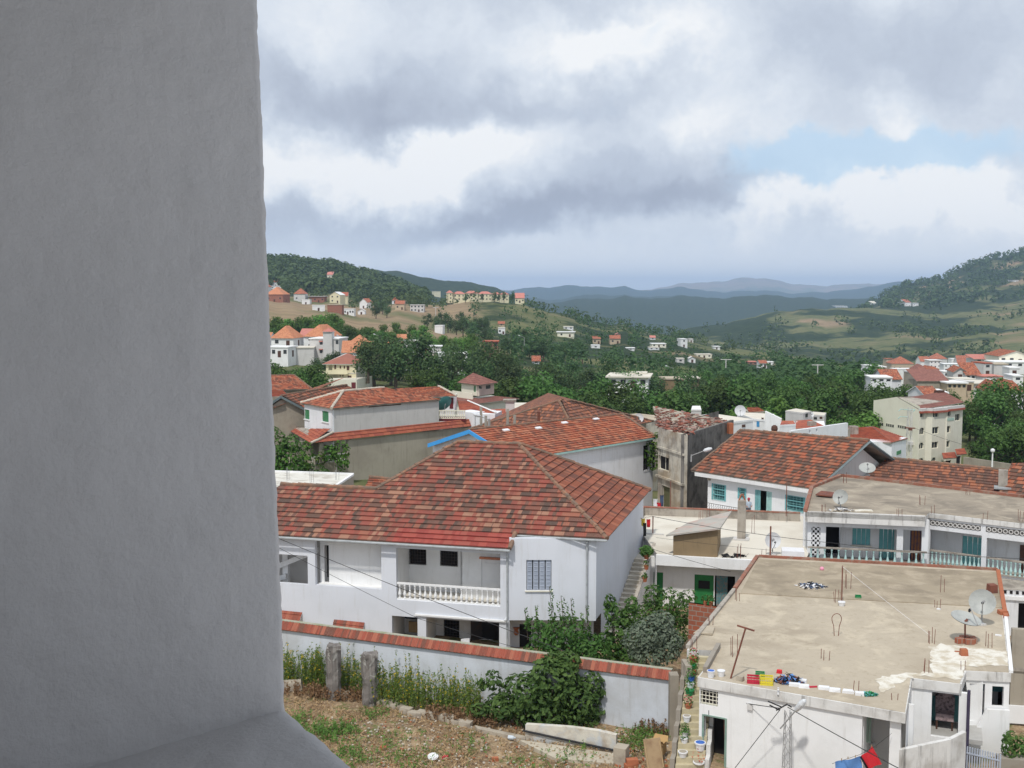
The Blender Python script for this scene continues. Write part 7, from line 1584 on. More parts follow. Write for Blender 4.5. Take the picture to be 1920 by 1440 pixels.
hs_=[wF.rect(616,685,623,698)]; W7=[(627,684,630,692),(637,686,639.5,691),(644.5,686,647,691),(650,686,655,694),(637,703,639,706),(642,703,644,706),(652,704,659,710)]
hs2=wF.rect(617,700,634,711)
mb=MB(); panel(mb,wF,0,wF.L,zb7-2,zE_-.02,[hs_[0],hs2],.3); mb.build('front_wall',MT['Y'],t); mb=MB(); panel(mb,wS,.003,wS.L,zb7-2,zE_-.02,[],.3); wS.slab(mb,wS.L,wS.L+.3,zb7-2,zE_-.02,-.3,0); mb.build('side_wall',CR,t)
mb=MB(); wF.off(-2).slab(mb,-.2,wF.L,zb7-2,zE_-.1,-.1,0); mb.build('inner_wall',MT['Y'],t)
for x0,y0,x1,y1 in W7: mb=MB(); wF.slab(mb,*wF.rect(x0,y0,x1,y1),.003,.05); mb.build('window',BRN,t)
mb=MB(); zz=wF.hit(640,699)[1]; wF.slab(mb,-1.6,wF.L*.75,zz-.1,zz+.75,1.0,1.15); wF.slab(mb,-1.6,wF.L*.75,zz-.3,zz-.1,.003,1.15); mb.build('balcony',MT['Y'],t)
mb=MB(); wF.slab(mb,wF.L*.75+.01,wF.L,zz-.15,zz+.0,.003,.12); mb.build('string_course',GW,t)
t=T('walled_yard','beige yard wall with maroon door in front of the cream villa','yard wall',at(660,735,D-12)); w1=Wall(at(613,730,D-12).xy,at(669,730,D-12).xy); w2=Wall(w1.b.xy,at(698,727,D).xy); zt_=w1.hit(640,711.5)[1]
mb=MB(); w1.slab(mb,0,w1.L,-28,zt_,-.3,0); w2.slab(mb,.003,w2.L,-28,zt_-.003,-.3,0); mb.build('wall_body',CR,t); mb=MB(); w1.slab(mb,*w1.rect(669-1,0,669,1)[:0],0,0,0,0,0,0) if False else None
q_=w1.hit(650,720); r=w1.rect(650,717,660,730); 
r=w2.rect(670,718,678,729); mb=MB(); rr=w1.rect(668-9,717,668-1,729); w1.slab(mb,rr[0],rr[1],rr[2]-1,rr[3],.003,.06); mb.build('maroon_door',MAR,t)
mb=MB(); mb.prism([w1.pt(0,0,-.31).xy,w1.pt(w1.L,0,-.31).xy,w2.pt(w2.L,0,-.31).xy,w1.pt(0,0,-8).xy],-28,zt_-.3); mb.build('annex_roof',RFW,t)
# long institutional building on the ridge
D=1010; t=T('ridge_institution','long pink-roofed cream institution with many windows along the ridge top','institution',at(900,566,D))
blk=[(841,849,549,556),(850,872,551,560),(873,896,550,560),(897,922,551,562),(923,940,552,565),(940,954,552,566)]
for i,(x0,x1,ye,yb) in enumerate(blk):
    w=Wall(at(x0,yb,D+i*2).xy,at(x1,yb,D+i*2+1).xy); z0=at(x0,yb,D).z-6; z1=at(x0,ye,D).z; mb=MB(); w.slab(mb,0,w.L,z0,z1,-10,0); mb.build('wing_wall',MT['Y'],t)
    E=[w.pt(-.5,z1,.5),w.pt(w.L+.5,z1,.5),w.pt(w.L+.5,z1,-10.5),w.pt(-.5,z1,-10.5)]; mb=MB(); hiproof(mb,E,2.2,4,rh=99); mb.build('roof',[TPK,WC],t)
    n_=max(1,int(w.L/3))
    for f in(0,1):
        for k in range(n_): u=w.L*(k+.5)/n_; z=z1-2.3-3*f; mb=MB(); w.slab(mb,u-.55,u+.55,z,z+1.2,.003,.06); mb.build('window',GL,t)
vh('ridge_house','cream house with pink-red roof at the right end of the ridge institution',966,983,559,568,'Y','p','gable',0,14,D=1015,rise=.45,wins=3)
# small street lamps and masts far off
for i,(x,y0,y1,D,dx,lb) in enumerate(((713,630,647,395,-1,'far street lamp above the orange roofs of the left village'),(644,632,650,392,-1,'far street lamp behind the long orange roof'),(545,619,640,400,-1,'far street lamp behind the orange pyramid roof'),(983,632,648,440,-1,'far street lamp by the path right of the dark red house'),(1262,690,705,340,-1,'far street lamp by the ochre yard'))): streetlamp(x,y0,y1,D,dx,lb,1.8,r=.12)
for x,y0,y1,D,lb in((1533,683,700,300,'thin power mast with crossbar above the tree belt, right of centre'),(1361,673,690,330,'thin power mast with crossbar among the slope trees'),(817,576,592,620,'wooden power mast by the dirt road'),):
    b=at(x,y1,D); h=(y1-y0)/F*D; t=T('power_mast',lb,'power mast',b); mb=MB(); mb.bar(b,b+Vector((0,0,h)),.14,5); mb.build('mast_pole',GW,t); mb=MB(); mb.bar(b+Vector((-1.6,0,h-.2)),b+Vector((1.6,0,h-.2)),.1,4); mb.build('crossbar',GW,t)
# ================= trees
def crown_mesh(name,mat,seed,n,s,lobes,h0,H,rx,seeds_gap=.12,flat=1.):
    r=random.Random(seed); mb=MB(); L=[]
    for i in range(lobes):
        a=r.uniform(0,6.283); k=r.random()**.6; z=r.uniform(0,1); ww=math.sin(math.pi*(.18+.72*z))**.8
        L.append((Vector((math.cos(a)*rx*.62*k*ww,math.sin(a)*rx*.62*k*ww,h0+(H-h0)*(.12+.74*z))),rx*r.uniform(.26,.50)))
    for i in range(n):
        c,q=L[r.randrange(lobes)]
        while 1:
            d=Vector((r.uniform(-1,1),r.uniform(-1,1),r.uniform(-1,1)))
            if .1<d.length<1: break
        d.normalize(); rr=q*(.55+.5*r.random()**.7); p=c+Vector((d.x*rr,d.y*rr,d.z*rr*.85*flat))
        if p.z<h0*.75: continue
        leaf(mb,p,(d+Vector((r.uniform(-.6,.6),r.uniform(-.6,.6),r.uniform(-.1,.9)))).normalized(),s*r.uniform(.6,1.4),r,1.25)
    me=mb.build(name,mat); return me
def tree_proto(kind,mat,seed,n,s,lobes,h0,H,rx,tr,label,cat,group):
    t=T(kind,label,cat,(0,0,0),group); c=crown_mesh('crown',mat,seed,n,s,lobes,h0,H,rx); c.parent=t
    mb=MB(); r=random.Random(seed+9); top=Vector((r.uniform(-.3,.3),r.uniform(-.3,.3),h0+(H-h0)*.45)); mb.bar((0,0,-.6),top,tr,7,tr*.45)
    for k in range(6):
        a=r.uniform(0,6.28); st_=Vector((0,0,0)).lerp(top,r.uniform(.45,.95)); mb.bar(st_,st_+Vector((math.cos(a)*rx*.55,math.sin(a)*rx*.55,(H-h0)*.28)),tr*.4,5,tr*.12)
    b=mb.build('trunk',BK); b.parent=t
    return t
PROT=[]
def protos(kind,mat,cfg,label,cat):
    out=[]
    for sd_,n,s,lb,h0,H,rx,tr in cfg: out.append(tree_proto(kind,mat,sd_,n,s,lb,h0,H,rx,tr,label,cat,None))
    for o in out: PROT.append(o)
    return out
pBR=protos('broadleaf_tree',LM,[(11,1500,.46,16,2.0,10,4.4,.28),(12,1500,.46,13,1.8,9,4.6,.28),(13,1500,.48,18,2.4,11,4.3,.3)],'green tree','tree')
pLT=protos('light_green_tree',LL,[(21,1200,.46,12,1.5,8.5,4.2,.25),(22,1200,.46,14,2.0,10,3.8,.25)],'green tree','tree')
pOK=protos('dark_oak',LD,[(31,1300,.52,14,2.6,11,5.2,.4),(32,1300,.52,11,2.2,10,5.6,.4),(33,1300,.50,17,3.,12,4.8,.4)],'dark oak','tree')
pOL=protos('olive_tree',LO,[(41,900,.4,9,1.2,6,3.0,.25)],'olive','tree')
pPO=protos('tall_tree',LM,[(51,1300,.48,12,2.0,15,3.4,.3)],'tall tree','tree')
def blocks(px,D,ztop,r):
    if D<415: return False
    w=r/D*F; y=545-ztop/D*F
    return any(D<k[4]+2 and k[0]-w<px<k[1]+w and y<k[3]-(k[3]-k[2])*.3 for k in KEEP) or (D<1010 and 838<px<985 and y<562)
used=set()
NT=0
def tree(pl,px,py,H,label,group,D=None,jit=.15,cat='tree',wide=1.):
    global NT
    r_=random.Random(int(px*13+py*7)); o=r_.choice(pl); 
    if D: p=at(px,py,D); p.z=min(p.z,hgt(p.x,D)+1.2) if p.z>hgt(p.x,D)+3 else p.z
    else:
        p=ghit(px,py)
        if p is None: return
    H0={'b':10,'l':9,'d':11,'o':6,'t':15}[o.name[0]]
    sc=H/H0*r_.uniform(1-jit,1+jit); p=p-Vector((0,0,.3*sc)); v=(sc*wide*r_.uniform(.9,1.12),sc*wide*r_.uniform(.9,1.12),sc); rz=r_.uniform(0,6.28)
    NT+=1
    if o.name not in used:
        used.add(o.name); o.location=p; o.rotation_euler=(0,0,rz); o.scale=v; tag(o,label,cat,group); return
    copytree(o,p,rz,v,label,group)
def belt(pl,poly,n,H,label,group,seed,D=None,wide=1.,sep=0):
    """scatter over a band: poly = [(x0,x1,yA,yB)...] feet in the photo"""
    r_=random.Random(seed); k=0
    for x0,x1,ya,yb in poly:
        m_=max(1,int(n*(x1-x0)/sum(q[1]-q[0] for q in poly)))
        for i in range(m_):
            x=x0+(x1-x0)*(i+r_.random())/m_; y=r_.uniform(ya,yb) if D is None else r_.uniform(ya,yb)
            tree(pl,x,y,H*r_.uniform(.8,1.15),label,group,D=None if D is None else r_.uniform(*D),wide=wide)
def band(pl,xs,Ds,H,n,label,group,seed,wide=1.):
    """stand a row of trees on the land between two distances"""
    r_=random.Random(seed)
    for i in range(n):
        x=xs[0]+(xs[1]-xs[0])*(i+r_.random())/n; D=r_.uniform(*Ds); X=(x-960)/F*D; z=hgt(X,D)
        if blocks(x,D,z+H,H*.3): continue
        global NT; o=r_.choice(pl); H0={'b':10,'l':9,'d':11,'o':6,'t':15}[o.name[0]]; sc=H/H0*r_.uniform(.82,1.18); p=Vector((X,D,z-.3)); v=(sc*wide*r_.uniform(.9,1.12),sc*wide*r_.uniform(.9,1.12),sc); rz=r_.uniform(0,6.28); NT+=1
        if o.name not in used: used.add(o.name); o.location=p; o.rotation_euler=(0,0,rz); o.scale=v; tag(o,label,'tree',group)
        else: copytree(o,p,rz,v,label,group)
# the green belt behind the roofs
band(pBR,(930,1110),(205,240),11,12,'leafy green tree in the belt right of the brown pavilion house','belt trees right of the pavilion',1)
band(pBR,(1095,1300),(200,245),11,17,'leafy green tree in the belt behind the broken-tiled derelict house','belt trees behind the derelict house',2)
band(pBR,(1290,1640),(222,262),11.5,26,'leafy green tree in the belt behind the white cubic houses','belt trees behind the white cluster',3)
band(pBR,(1540,1700),(222,285),12.5,14,'tall leafy tree massed left of the cream apartment block','trees left of the cream block',4)
band(pBR,(1690,1800),(238,285),8.5,9,'leafy tree rising just behind the cream apartment block','trees behind the cream block',5)
band(pBR,(1816,1935),(200,245),10.5,12,'large dark leafy tree right of the cream apartment block','trees right of the cream block',6)
band(pBR,(1856,1945),(178,200),9,10,'low leafy tree above the street wall right of the cream block','low trees above the street wall',61)
band(pLT,(1360,1480),(205,222),9.5,6,'yellow-green tree in front of the belt, left of the grey cement house','yellow-green belt trees',7)
band(pLT,(1560,1640),(200,215),9,3,'yellow-green tree at the left foot of the cream apartment block','yellow-green trees by the cream block',8)
band(pOL,(1470,1530),(196,210),6,3,'grey-green olive tree behind the grey cement house','olives behind the grey cement house',9)
band(pOL,(1815,1850),(160,175),3,2,'grey-green bush beyond the brown tiled roof at the right','bushes beyond the brown roof',10)
# second line, dark oaks
band(pOK,(700,960),(290,345),12.5,17,'dark oak behind the brown pavilion house','oaks behind the pavilion house',11)
band(pOK,(950,1330),(285,350),11.5,26,'dark oak in the middle ground behind the green belt','oaks behind the belt',12)
band(pBR,(780,905),(215,255),8.5,9,'round green tree below the oaks, left of the pavilion house','round green trees left of the pavilion',13)
band(pBR,(1320,1640),(290,380),10.5,24,'green tree behind the main belt on the right','trees behind the right belt',14)
band(pBR,(490,612),(215,262),8,13,'dense green tree just above the old roofs at the far left','trees above the old left roofs',15)
band(pOK,(590,660),(318,335),6.5,6,'dark bushy tree left of the cream villa','bushy trees left of the cream villa',16)
band(pOK,(688,745),(300,335),13,5,'big dark oak right of the cream villa','big oaks right of the cream villa',17)
# behind the left village
band(pLT,(488,640),(440,500),11,20,'light green tree in the strip behind the left village roofs','light strip trees behind the left village',18)
band(pBR,(488,700),(430,480),10,16,'mid green tree in the strip behind the left village roofs','mid green strip trees behind the left village',19)
band(pBR,(600,780),(425,475),10.5,10,'mid green tree in the strip above the long orange roofs','strip trees above the long orange roofs',62)
band(pLT,(690,905),(430,520),9.5,26,'light green tree on the slope right of the left village','slope trees right of the left village',20)
band(pOK,(800,960),(640,760),11,22,'green tree of the grove right of the lone white block','grove right of the lone white block',21)
band(pOK,(640,790),(800,900),11,20,'green tree among the hill-row houses','trees among the hill-row houses',22)
band(pOK,(900,1110),(520,640),11,20,'dark tree of the grove below the ridge institution','grove below the ridge institution',23)
tree(pOK,1258,705,8,'single dark round tree by the ochre yard',None); tree(pOK,690,712,13,'large dark oak shading the right side of the cream villa',None,D=285)
for x in(873,904,928,936,945,962): tree(pOK,x,567,9,'small dark tree in front of the ridge institution','trees fronting the ridge institution',D=985,wide=.7)
for o in PROT:
    if o.name not in used:
        for c in list(o.children): bpy.data.objects.remove(c)
        bpy.data.objects.remove(o)
print('TREES',NT)
# woods farther off: one mass per hillside
def woods(name,label,regs,n,H,seed,q=34,mat=LH,size=1.9,cond=None):
    r=random.Random(seed); mb=MB()
    for i in range(n):
        x0,x1,D0,D1=r.choice(regs); px=r.uniform(x0,x1); D=r.uniform(D0,D1); X=(px-960)/F*D
        if cond and not cond(px,D,X,r): continue
        z=hgt(X,D); h=H*r.uniform(.65,1.25); rr=h*.45
        if blocks(px,D,z+h,rr*.8): continue
        c=Vector((X,D,z+h*.5))
        for k in range(q):
            while 1:
                d=Vector((r.uniform(-1,1),r.uniform(-1,1),r.uniform(-1,1)))
                if .3<d.length<1: break
            d.normalize(); p=c+Vector((d.x*rr,d.y*rr,d.z*h*.5))*r.uniform(.7,1.05); leaf(mb,p,(d+Vector((r.uniform(-.5,.5),r.uniform(-.5,.5),r.uniform(0,.8)))).normalized(),size*h/10*r.uniform(.7,1.3),r,1.1)
    o=mb.build(name,mat); tag(o,label,None,None,'stuff'); return o
def cl(px,D,X,r): return noise.noise((X/70,D/110,1))>r.uniform(-.55,.25)
def cl2(px,D,X,r): return noise.noise((X/150,D/260,4))>r.uniform(-.1,.55)
woods('slope_woods','trees covering the middle slope',[(960,1500,390,620),(1000,1560,500,900),(880,1300,600,1250),(1400,1640,380,620)],1500,9.5,1,26,LH,1.9,cl)
woods('spur_woods','trees along the spur',[(800,1480,1100,1330),(480,800,1080,1300),(640,900,900,1120)],620,10,2,18,LH,2.4,cl)
woods('hill_woods','wooded hill at the left',[(470,800,1250,1790)],2300,13,3,14,LH,3.4)
woods('valley_woods','hedges and copses on the right hills',[(1250,1960,1500,2400),(1560,1960,1300,2300)],1300,13,4,10,LH,3.6,cl2)
woods('mountain_woods','trees on the right mountain',[(1590,1960,2450,3400)],1500,15,5,8,LH,4.6,cl)
# ================= garden shrubs of the white house
def bush(kind,label,cat,x,y,D,lobes,mat,s,seed,trunk=True):
    b=at(x,y,D); b.z=G; t=T(kind,label,cat,b)
    mb=MB(); r=random.Random(seed)
    for lx,ly,rx,rz_,n in lobes:
        c=at(lx,ly,D); tip=c; td=Vector((0,0,1))
        for i in range(n):
            while 1:
                d=Vector((r.uniform(-1,1),r.uniform(-1,1),r.uniform(-1,1)))
                if .15<d.length<1: break
            d=d.normalized()*d.length**.5; p=c+Vector((d.x*rx,d.y*rx*.9,d.z*rz_))
            if p.z<G+.05: continue
            leaf(mb,p,(d+Vector((r.uniform(-.8,.8),r.uniform(-.8,.8),r.uniform(-.1,1)))).normalized(),s*r.uniform(.6,1.35),r,1.5)
    mb.build('foliage',mat,t)
    mb=MB()
    for lx,ly,rx,rz_,n in lobes[:5]:
        c=at(lx,ly,D); mb.bar(b,c,.05,5,.02)
    mb.build('trunk',BK,t); return t
bush('fig_tree','big fig tree with large lobed leaves overhanging the tiled garden wall','fig tree',1020,1370,52.2,[(1040,1280,1.3,1.5,936),(985,1300,1.3,1.0,645),(1080,1310,1.2,1.1,645),(940,1325,.9,.65,353),(1010,1335,1.4,.7,541),(1090,1350,.9,.55,270),(1045,1245,.7,.5,343),(900,1332,.45,.35,93),(1110,1335,.6,.4,124),(905,1283,.3,.3,41),(925,1275,.4,.5,83),(1110,1290,.7,.8,277),(1062,1240,.7,.5,208),(1000,1352,.6,.3,99),(1075,1355,.7,.28,108)],LF,.21,71)
bush('citrus_tree','slender-shooted citrus tree in the walled garden before the white house','citrus tree',1050,1235,59.5,[(1060,1180,1.4,.7,420),(1030,1195,1.1,.6,300),(1090,1205,1.2,.6,320),(1000,1170,.6,.4,90),(1070,1225,1.5,.5,300),(1110,1215,1.2,.7,420),(1020,1222,1.2,.6,360),(1050,1205,1.5,.8,500)],LC,.17,72)
t=T('citrus_shoots','thin upright leafy shoots above the citrus tree','shoots',at(1055,1150,59.4))
mb=MB(); r=random.Random(8)
for x,y0,y1 in((1040,1100,1170),(1060,1118,1170),(1078,1122,1175),(1052,1125,1180),(990,1140,1180),(1010,1135,1180),(1068,1130,1180),(1105,1135,1180),(1095,1150,1190),(1035,1130,1180)):
    for i in range(26): k=i/25; p=at(x+r.uniform(-3,3)-(y1-y0)*.1*k,y1+(y0-y1)*k,59.4+r.uniform(-.3,.3)); leaf(mb,p,Vector((r.uniform(-1,1),r.uniform(-1,1),r.uniform(0,1))).normalized(),.15*(1.2-.5*k),r,1.6)
mb.build('leaves',LC,t); mb=MB()
for x,y0,y1 in((1040,1100,1200),(1060,1118,1200),(1078,1122,1200),(990,1140,1200),(1010,1135,1200),(1105,1135,1200)): mb.bar(at(x,y1,59.4),at(x-(y1-y0)*.1,y0,59.4),.015,4)
mb.build('stems',BK,t)
bush('broad_leaf_shrub','dark shrub with drooping leafy shoots at the foot of the outdoor staircase','shrub',1155,1225,60.5,[(1145,1130,.35,.5,70),(1150,1150,.5,.7,120),(1160,1180,.8,.7,180),(1185,1135,.4,.5,90),(1140,1205,.9,.6,170),(1175,1160,.5,.6,100),(1165,1215,.9,.4,120),(1130,1222,1.1,.55,260),(1180,1228,1.0,.5,260)],LC,.22,73)
bush('olive_tree','rounded grey-green olive tree in the garden beside the flat-roofed house','olive tree',1225,1245,57.5,[(1225,1185,1.1,.9,900),(1200,1200,1.0,.9,700),(1250,1205,.9,.9,600),(1225,1225,1.4,.6,700),(1240,1165,.7,.6,260)],LO,.15,74)
bush('garden_shrubs','mixed green shrubs crowding before the green doors','shrubs',1255,1170,63.5,[(1225,1120,.6,.8,200),(1255,1130,.9,.9,330),(1275,1150,.7,.9,280),(1245,1160,1.1,.7,330),(1215,1150,.7,.7,180),(1290,1120,.5,.5,90),(1270,1190,.7,.6,260),(1200,1190,1.2,.8,420),(1230,1205,1.4,.9,420),(1190,1160,.8,.7,260)],LC,.17,75)
t=T('brick_wall','short red hollow brick wall between the shrubs and the flat roof','wall',at(1312,1200,60)); w=Wall(on(1291,1252,G).xy,on(1360,1262,G).xy); w=Wall(at(1291,1150,61.8).xy,at(1345,1150,61.0).xy); mb=MB(); w.slab(mb,0,w.L,G,w.hit(1310,1133)[1],-.2,0); 
mb=MB(); panel(mb,w,0,w.L,G,w.hit(1310,1133)[1],[],.2); mb.poly([w.pt(0,w.hit(1310,1133)[1]),w.pt(w.L,w.hit(1310,1133)[1]),w.pt(w.L,w.hit(1310,1133)[1],-.2),w.pt(0,w.hit(1310,1133)[1],-.2)],[(0,0)]*4); mb.build('brickwork',BRK,t)
for i,(x,lb) in enumerate(((1321,'small potted plant on the red brick wall, left'),(1332,'second potted plant on the red brick wall, right'))):
    p=w.pt(w.hit(x,1140)[0],w.hit(1310,1133)[1],-.1); t=T('potted_plant',lb,'potted plant',p); mb=MB(); mb.lathe(p,[(.09,0),(.13,.2)],8); mb.build('pot',TER,t); leafball('foliage',LC,t,p+Vector((0,0,.35)),(.22,.22,.22),50,.12,300+i)
# plants in the lot: yellow-flowered weeds, straw, scrub
def weeds(name,label,spots,mats,seed,hmin,hmax,ls=.07,dens=1.,fl=True):
    r=random.Random(seed); mb=MB()
    for x0,x1,ya0,ya1,yb0,yb1,n in spots:
        for i in range(int(n*dens)):
            k=r.random(); x=x0+(x1-x0)*k; ya=ya0+(ya1-ya0)*k; yb=yb0+(yb1-yb0)*k; p=on(x,r.uniform(ya,yb),G); h=r.uniform(hmin,hmax)*(1 if r.random()>.12 else 1.35); lean=Vector((r.uniform(-.15,.15),r.uniform(-.15,.15),1))
            mb.bar(p-Vector((0,0,.1)),p+lean*h,.008,3,.004,False)
            for j in range(int(h*15)):
                q_=p+lean*(h*r.uniform(.12,1)); d=Vector((r.uniform(-1,1),r.uniform(-1,1),r.uniform(-.1,.8))).normalized(); 
                n0=len(mb.f); leaf(mb,q_+d*.05*r.random()*2,d,ls*r.uniform(.6,1.3),r,2.0)
                if fl and r.random()<.13*(q_.z-G)/h+.02: mb.mi[-1]=1
    o=mb.build(name,mats); tag(o,label,None,None,'stuff')
weeds('flowering_weeds','yellow-flowered weeds along the wall',[(505,612,1272,1280,1288,1292,230),(628,690,1281,1290,1300,1308,110),(700,900,1300,1328,1325,1350,400)],[LW,LY],5,.8,1.9)
weeds('reddish_scrub','dry reddish scrub',[(515,700,1290,1310,1305,1322,260),(800,930,1335,1350,1352,1368,200),(1190,1260,1355,1372,1375,1385,90)],[LR],6,.25,.6,.09,1,False)
r=random.Random(12); mb=MB()
for i in range(11000):
    x=r.uniform(515,1230); y=r.uniform(1295,1446)
    if y<1308+(x-560)*.085: continue
    p=on(x,y,G); 
    if noise.noise((p.x*.55,p.y*.55,3))<r.uniform(-.5,.35): continue
    h=r.uniform(.05,.20); a=r.uniform(0,6.28); d=Vector((math.cos(a),math.sin(a),r.uniform(.2,1.3))).normalized(); mb.bar(p,p+d*h*1.5,.012,3,.004,False); leaf(mb,p+d*h,d,.08,r,2.6); mb.mi[-1]=0
tag(mb.build('dry_grass',LS),kind='stuff')
r=random.Random(13); mb=MB()
for cx,cy,sp_,n in((600,1375,16,260),(645,1372,12,150),(700,1340,10,60),(650,1420,20,160),(760,1430,22,90),(560,1350,10,70),(1190,1395,14,130),(1210,1378,14,130),(1070,1420,16,60),(880,1400,20,40),(745,1395,20,50),(1235,1350,12,60),(990,1440,24,60)):
    for i in range(n):
        p=on(cx+r.gauss(0,sp_*1.5),cy+r.gauss(0,sp_*.6),G); h=r.uniform(.08,.5); mb.bar(p,p+Vector((r.uniform(-.1,.1),r.uniform(-.1,.1),h)),.006,3,.003,False)
        for j in range(3): leaf(mb,p+Vector((r.uniform(-.08,.08),r.uniform(-.08,.08),h*r.random())),Vector((r.uniform(-1,1),r.uniform(-1,1),.6)).normalized(),.08,r,2.2)
tag(mb.build('green_tufts',LW),kind='stuff')
HZ=7.5e-5
# ================= things on the flat roofs
def rebars(px,py,z,n,h,label,spread=.22,group=None,mat=RST):
    p=on(px,py,z); t=T('rebar_stubs',label,'rebar',p,group); r=random.Random(int(px*3+py))
    for i in range(n):
        mb=MB(); o=Vector(((i%2)*spread+r.uniform(-.04,.04)-spread/2,(i//2)*spread+r.uniform(-.04,.04),0)); mb.path([p+o-Vector((0,0,.02)),p+o+Vector((r.uniform(-.04,.04),0,h*r.uniform(.75,1.1)))],.014,4)
        mb.build('rebar',mat,t)
    return t
z=ZR+.02
RB=[(1384,1127,3,.6,'rusty rebar stubs on the left brick edge of the tan roof, upper'),(1333,1172,3,.55,'rebar stubs beside the loose sheet at the tan roof left edge'),(1303,1217,3,.6,'rebar stubs just above the stair head'),(1377,1232,3,1.0,'rebar stubs behind the leaning rusty pole foot'),
(1548,1238,3,.45,'bent rebar stubs in the middle front of the tan roof'),(1570,1130,4,.7,'rebar stubs around the bucket in the middle of the tan roof'),(1590,1105,3,1.0,'rebar stubs right of the upright rusty pole'),(1767,1112,2,.95,'pair of tall rebars on the rear right of the tan roof'),
(1759,1141,3,.5,'rebar stubs at the seam of the two screeds, right'),(1748,1208,4,.75,'rebar stubs left of the brick-weighted dish'),(1738,1262,3,.6,'rebar stubs at the left rim of the lime patch'),(1857,1215,3,.7,'rebar stubs right of the brick-weighted dish'),(1805,1256,2,.4,'short rebars by the notch of the lime patch'),(1604,1300,2,.7,'rebar stub at the front roof edge by the white blocks'),(1678,1312,2,.3,'low rebars near the front right roof corner')]
for a in RB: rebars(a[0],a[1],z,a[2],a[3],a[4],group='rebar stubs on the tan roof')
zt=ZT+.03
for a in((1315,975,3,.8,'rebar stubs behind the ochre shed on the pale terrace'),(1412,1000,2,1.3,'tall rebars right of the terrace chimney'),(1386,1047,4,.9,'rebar stubs at the front edge of the pale terrace'),(1432,1044,2,.6,'rebars left of the terrace red pole'),(1328,972,2,1.0,'rebars right behind the ochre shed')): rebars(a[0],a[1],zt,a[2],a[3],a[4],group='rebar stubs on the pale terrace')
zb=ZB+.03
for a in((1585,906,4,.9,'bent rebar stubs on the rear left of the grey roof'),(1730,947,3,.6,'rebar stubs in the middle of the grey roof'),(1688,967,3,.5,'rebar stubs at the front edge of the grey roof, centre'),(1749,962,2,.6,'rebars beside the step of the grey roof front'),(1545,960,3,.5,'rebars at the front left edge of the grey roof'),(1816,928,3,.4,'rebar stubs near the rear brick edge of the grey roof'),(1847,974,2,.5,'rebars over the mint balcony post'),(1915,978,3,.8,'rebars at the right end of the grey roof')): rebars(a[0],a[1],zb,a[2],a[3],a[4],group='rebar stubs on the grey roof')
for x,y,h,lb in((540,900,1.0,'rebars on the white flat roof, left pair'),(585,905,1.0,'rebars on the white flat roof, middle'),(632,900,.9,'rebars on the white flat roof, right')): rebars(x,y,zf_+.1,3,h,lb,group='rebar stubs on the white flat roof',mat=STL)
def polet(px,y0,y1,z,label,bar_=None,r=.035,lean=0,name='rusty_pole',cat='pole'):
    b=on(px,y1,z); h=(y1-y0)/F*b.y; t=T(name,label,cat,b); mb=MB(); top=b+Vector((lean,0,h)); mb.bar(b,top,r,6); mb.build('pole_shaft',RST,t)
    if bar_: mb=MB(); mb.bar(top-Vector((bar_,-.1,-.06)),top+Vector((bar_,-.1,-.12)),r*1.1,5); mb.build('crossbar',RST,t)
    return t
b=on(1370,1272,z); polet(1370,1172,1272,z,'leaning rusty T-shaped clothes pole at the front of the tan roof',.36,.04,.62)
polet(1578,1058,1132,z,'upright rusty pole in the middle of the tan roof',None,.035)
polet(1444,985,1044,zt,'rusty red pole before the white dish on the pale terrace',None,.05)
polet(1224,967,1002,zt,'rusty clothes-line pole beside the stair landing balustrade',None,.04)
t=polet(1474,905,968,zt+.5,'slim rusty pole before the turquoise-shutter house',None,.03)
t=polet(1257,900,958,zt+.2,'slim rusty pole before the derelict house',None,.03)
# wire loop
p=on(1568,1192,z); t=T('wire_loop','upright loop of bent dark rebar on the tan roof','rebar loop',p); mb=MB(); pts=[p+Vector((-.10,0,0)),p+Vector((-.14,0,.5))]+[p+Vector((.24*math.cos(a),0,.85+.26*math.sin(a))) for a in [math.pi*(1.1-i*.15) for i in range(9)]]+[p+Vector((.14,0,.5)),p+Vector((.10,0,0))]; mb.path(pts,.018,5); mb.build('loop',RST,t)
# crates
def crate(px,py,mat,label,w=.52,d=.36,h=.3,rz=-.2,zz=None):
    p=on(px,py,zz or z); t=T('plastic_crate',label,'crate',p); ca,sa=math.cos(rz),math.sin(rz); mb=MB()
    def bx_(x0,x1,y0,y1,z0,z1):
        P=[(p.x+x*ca-y*sa,p.y+x*sa+y*ca) for x,y in((x0,y0),(x1,y0),(x1,y1),(x0,y1))]; mb.prism(P,p.z+z0,p.z+z1)
    bx_(-w/2,w/2,-d/2,d/2,0,.02)
    for zz0,zz1 in((.02,.06),(.12,.15),(h-.07,h)):
        bx_(-w/2,w/2,-d/2,-d/2+.02,zz0,zz1); bx_(-w/2,w/2,d/2-.02,d/2,zz0,zz1); bx_(-w/2,-w/2+.02,-d/2+.02,d/2-.02,zz0,zz1); bx_(w/2-.02,w/2,-d/2+.02,d/2-.02,zz0,zz1)
    for i in range(9): x=-w/2+w*i/8-.012; bx_(max(x,-w/2),min(x+.024,w/2),-d/2-.004,-d/2,.03,h-.01); bx_(max(x,-w/2),min(x+.024,w/2),d/2,d/2+.004,.03,h-.01)
    mb.build('crate_body',mat,t); return t
crate(1412,1280,PR,'red plastic crate on the front edge of the tan roof'); crate(1437,1283,PY,'yellow plastic crate beside the red one',.56,.36,.36)
crate(1425,1272,PG,'green plastic crate half hidden behind the yellow one',.4,.3,.28)
crate(1609,1122,PG,'small green crate lying on the rear of the tan roof',.32,.25,.18)
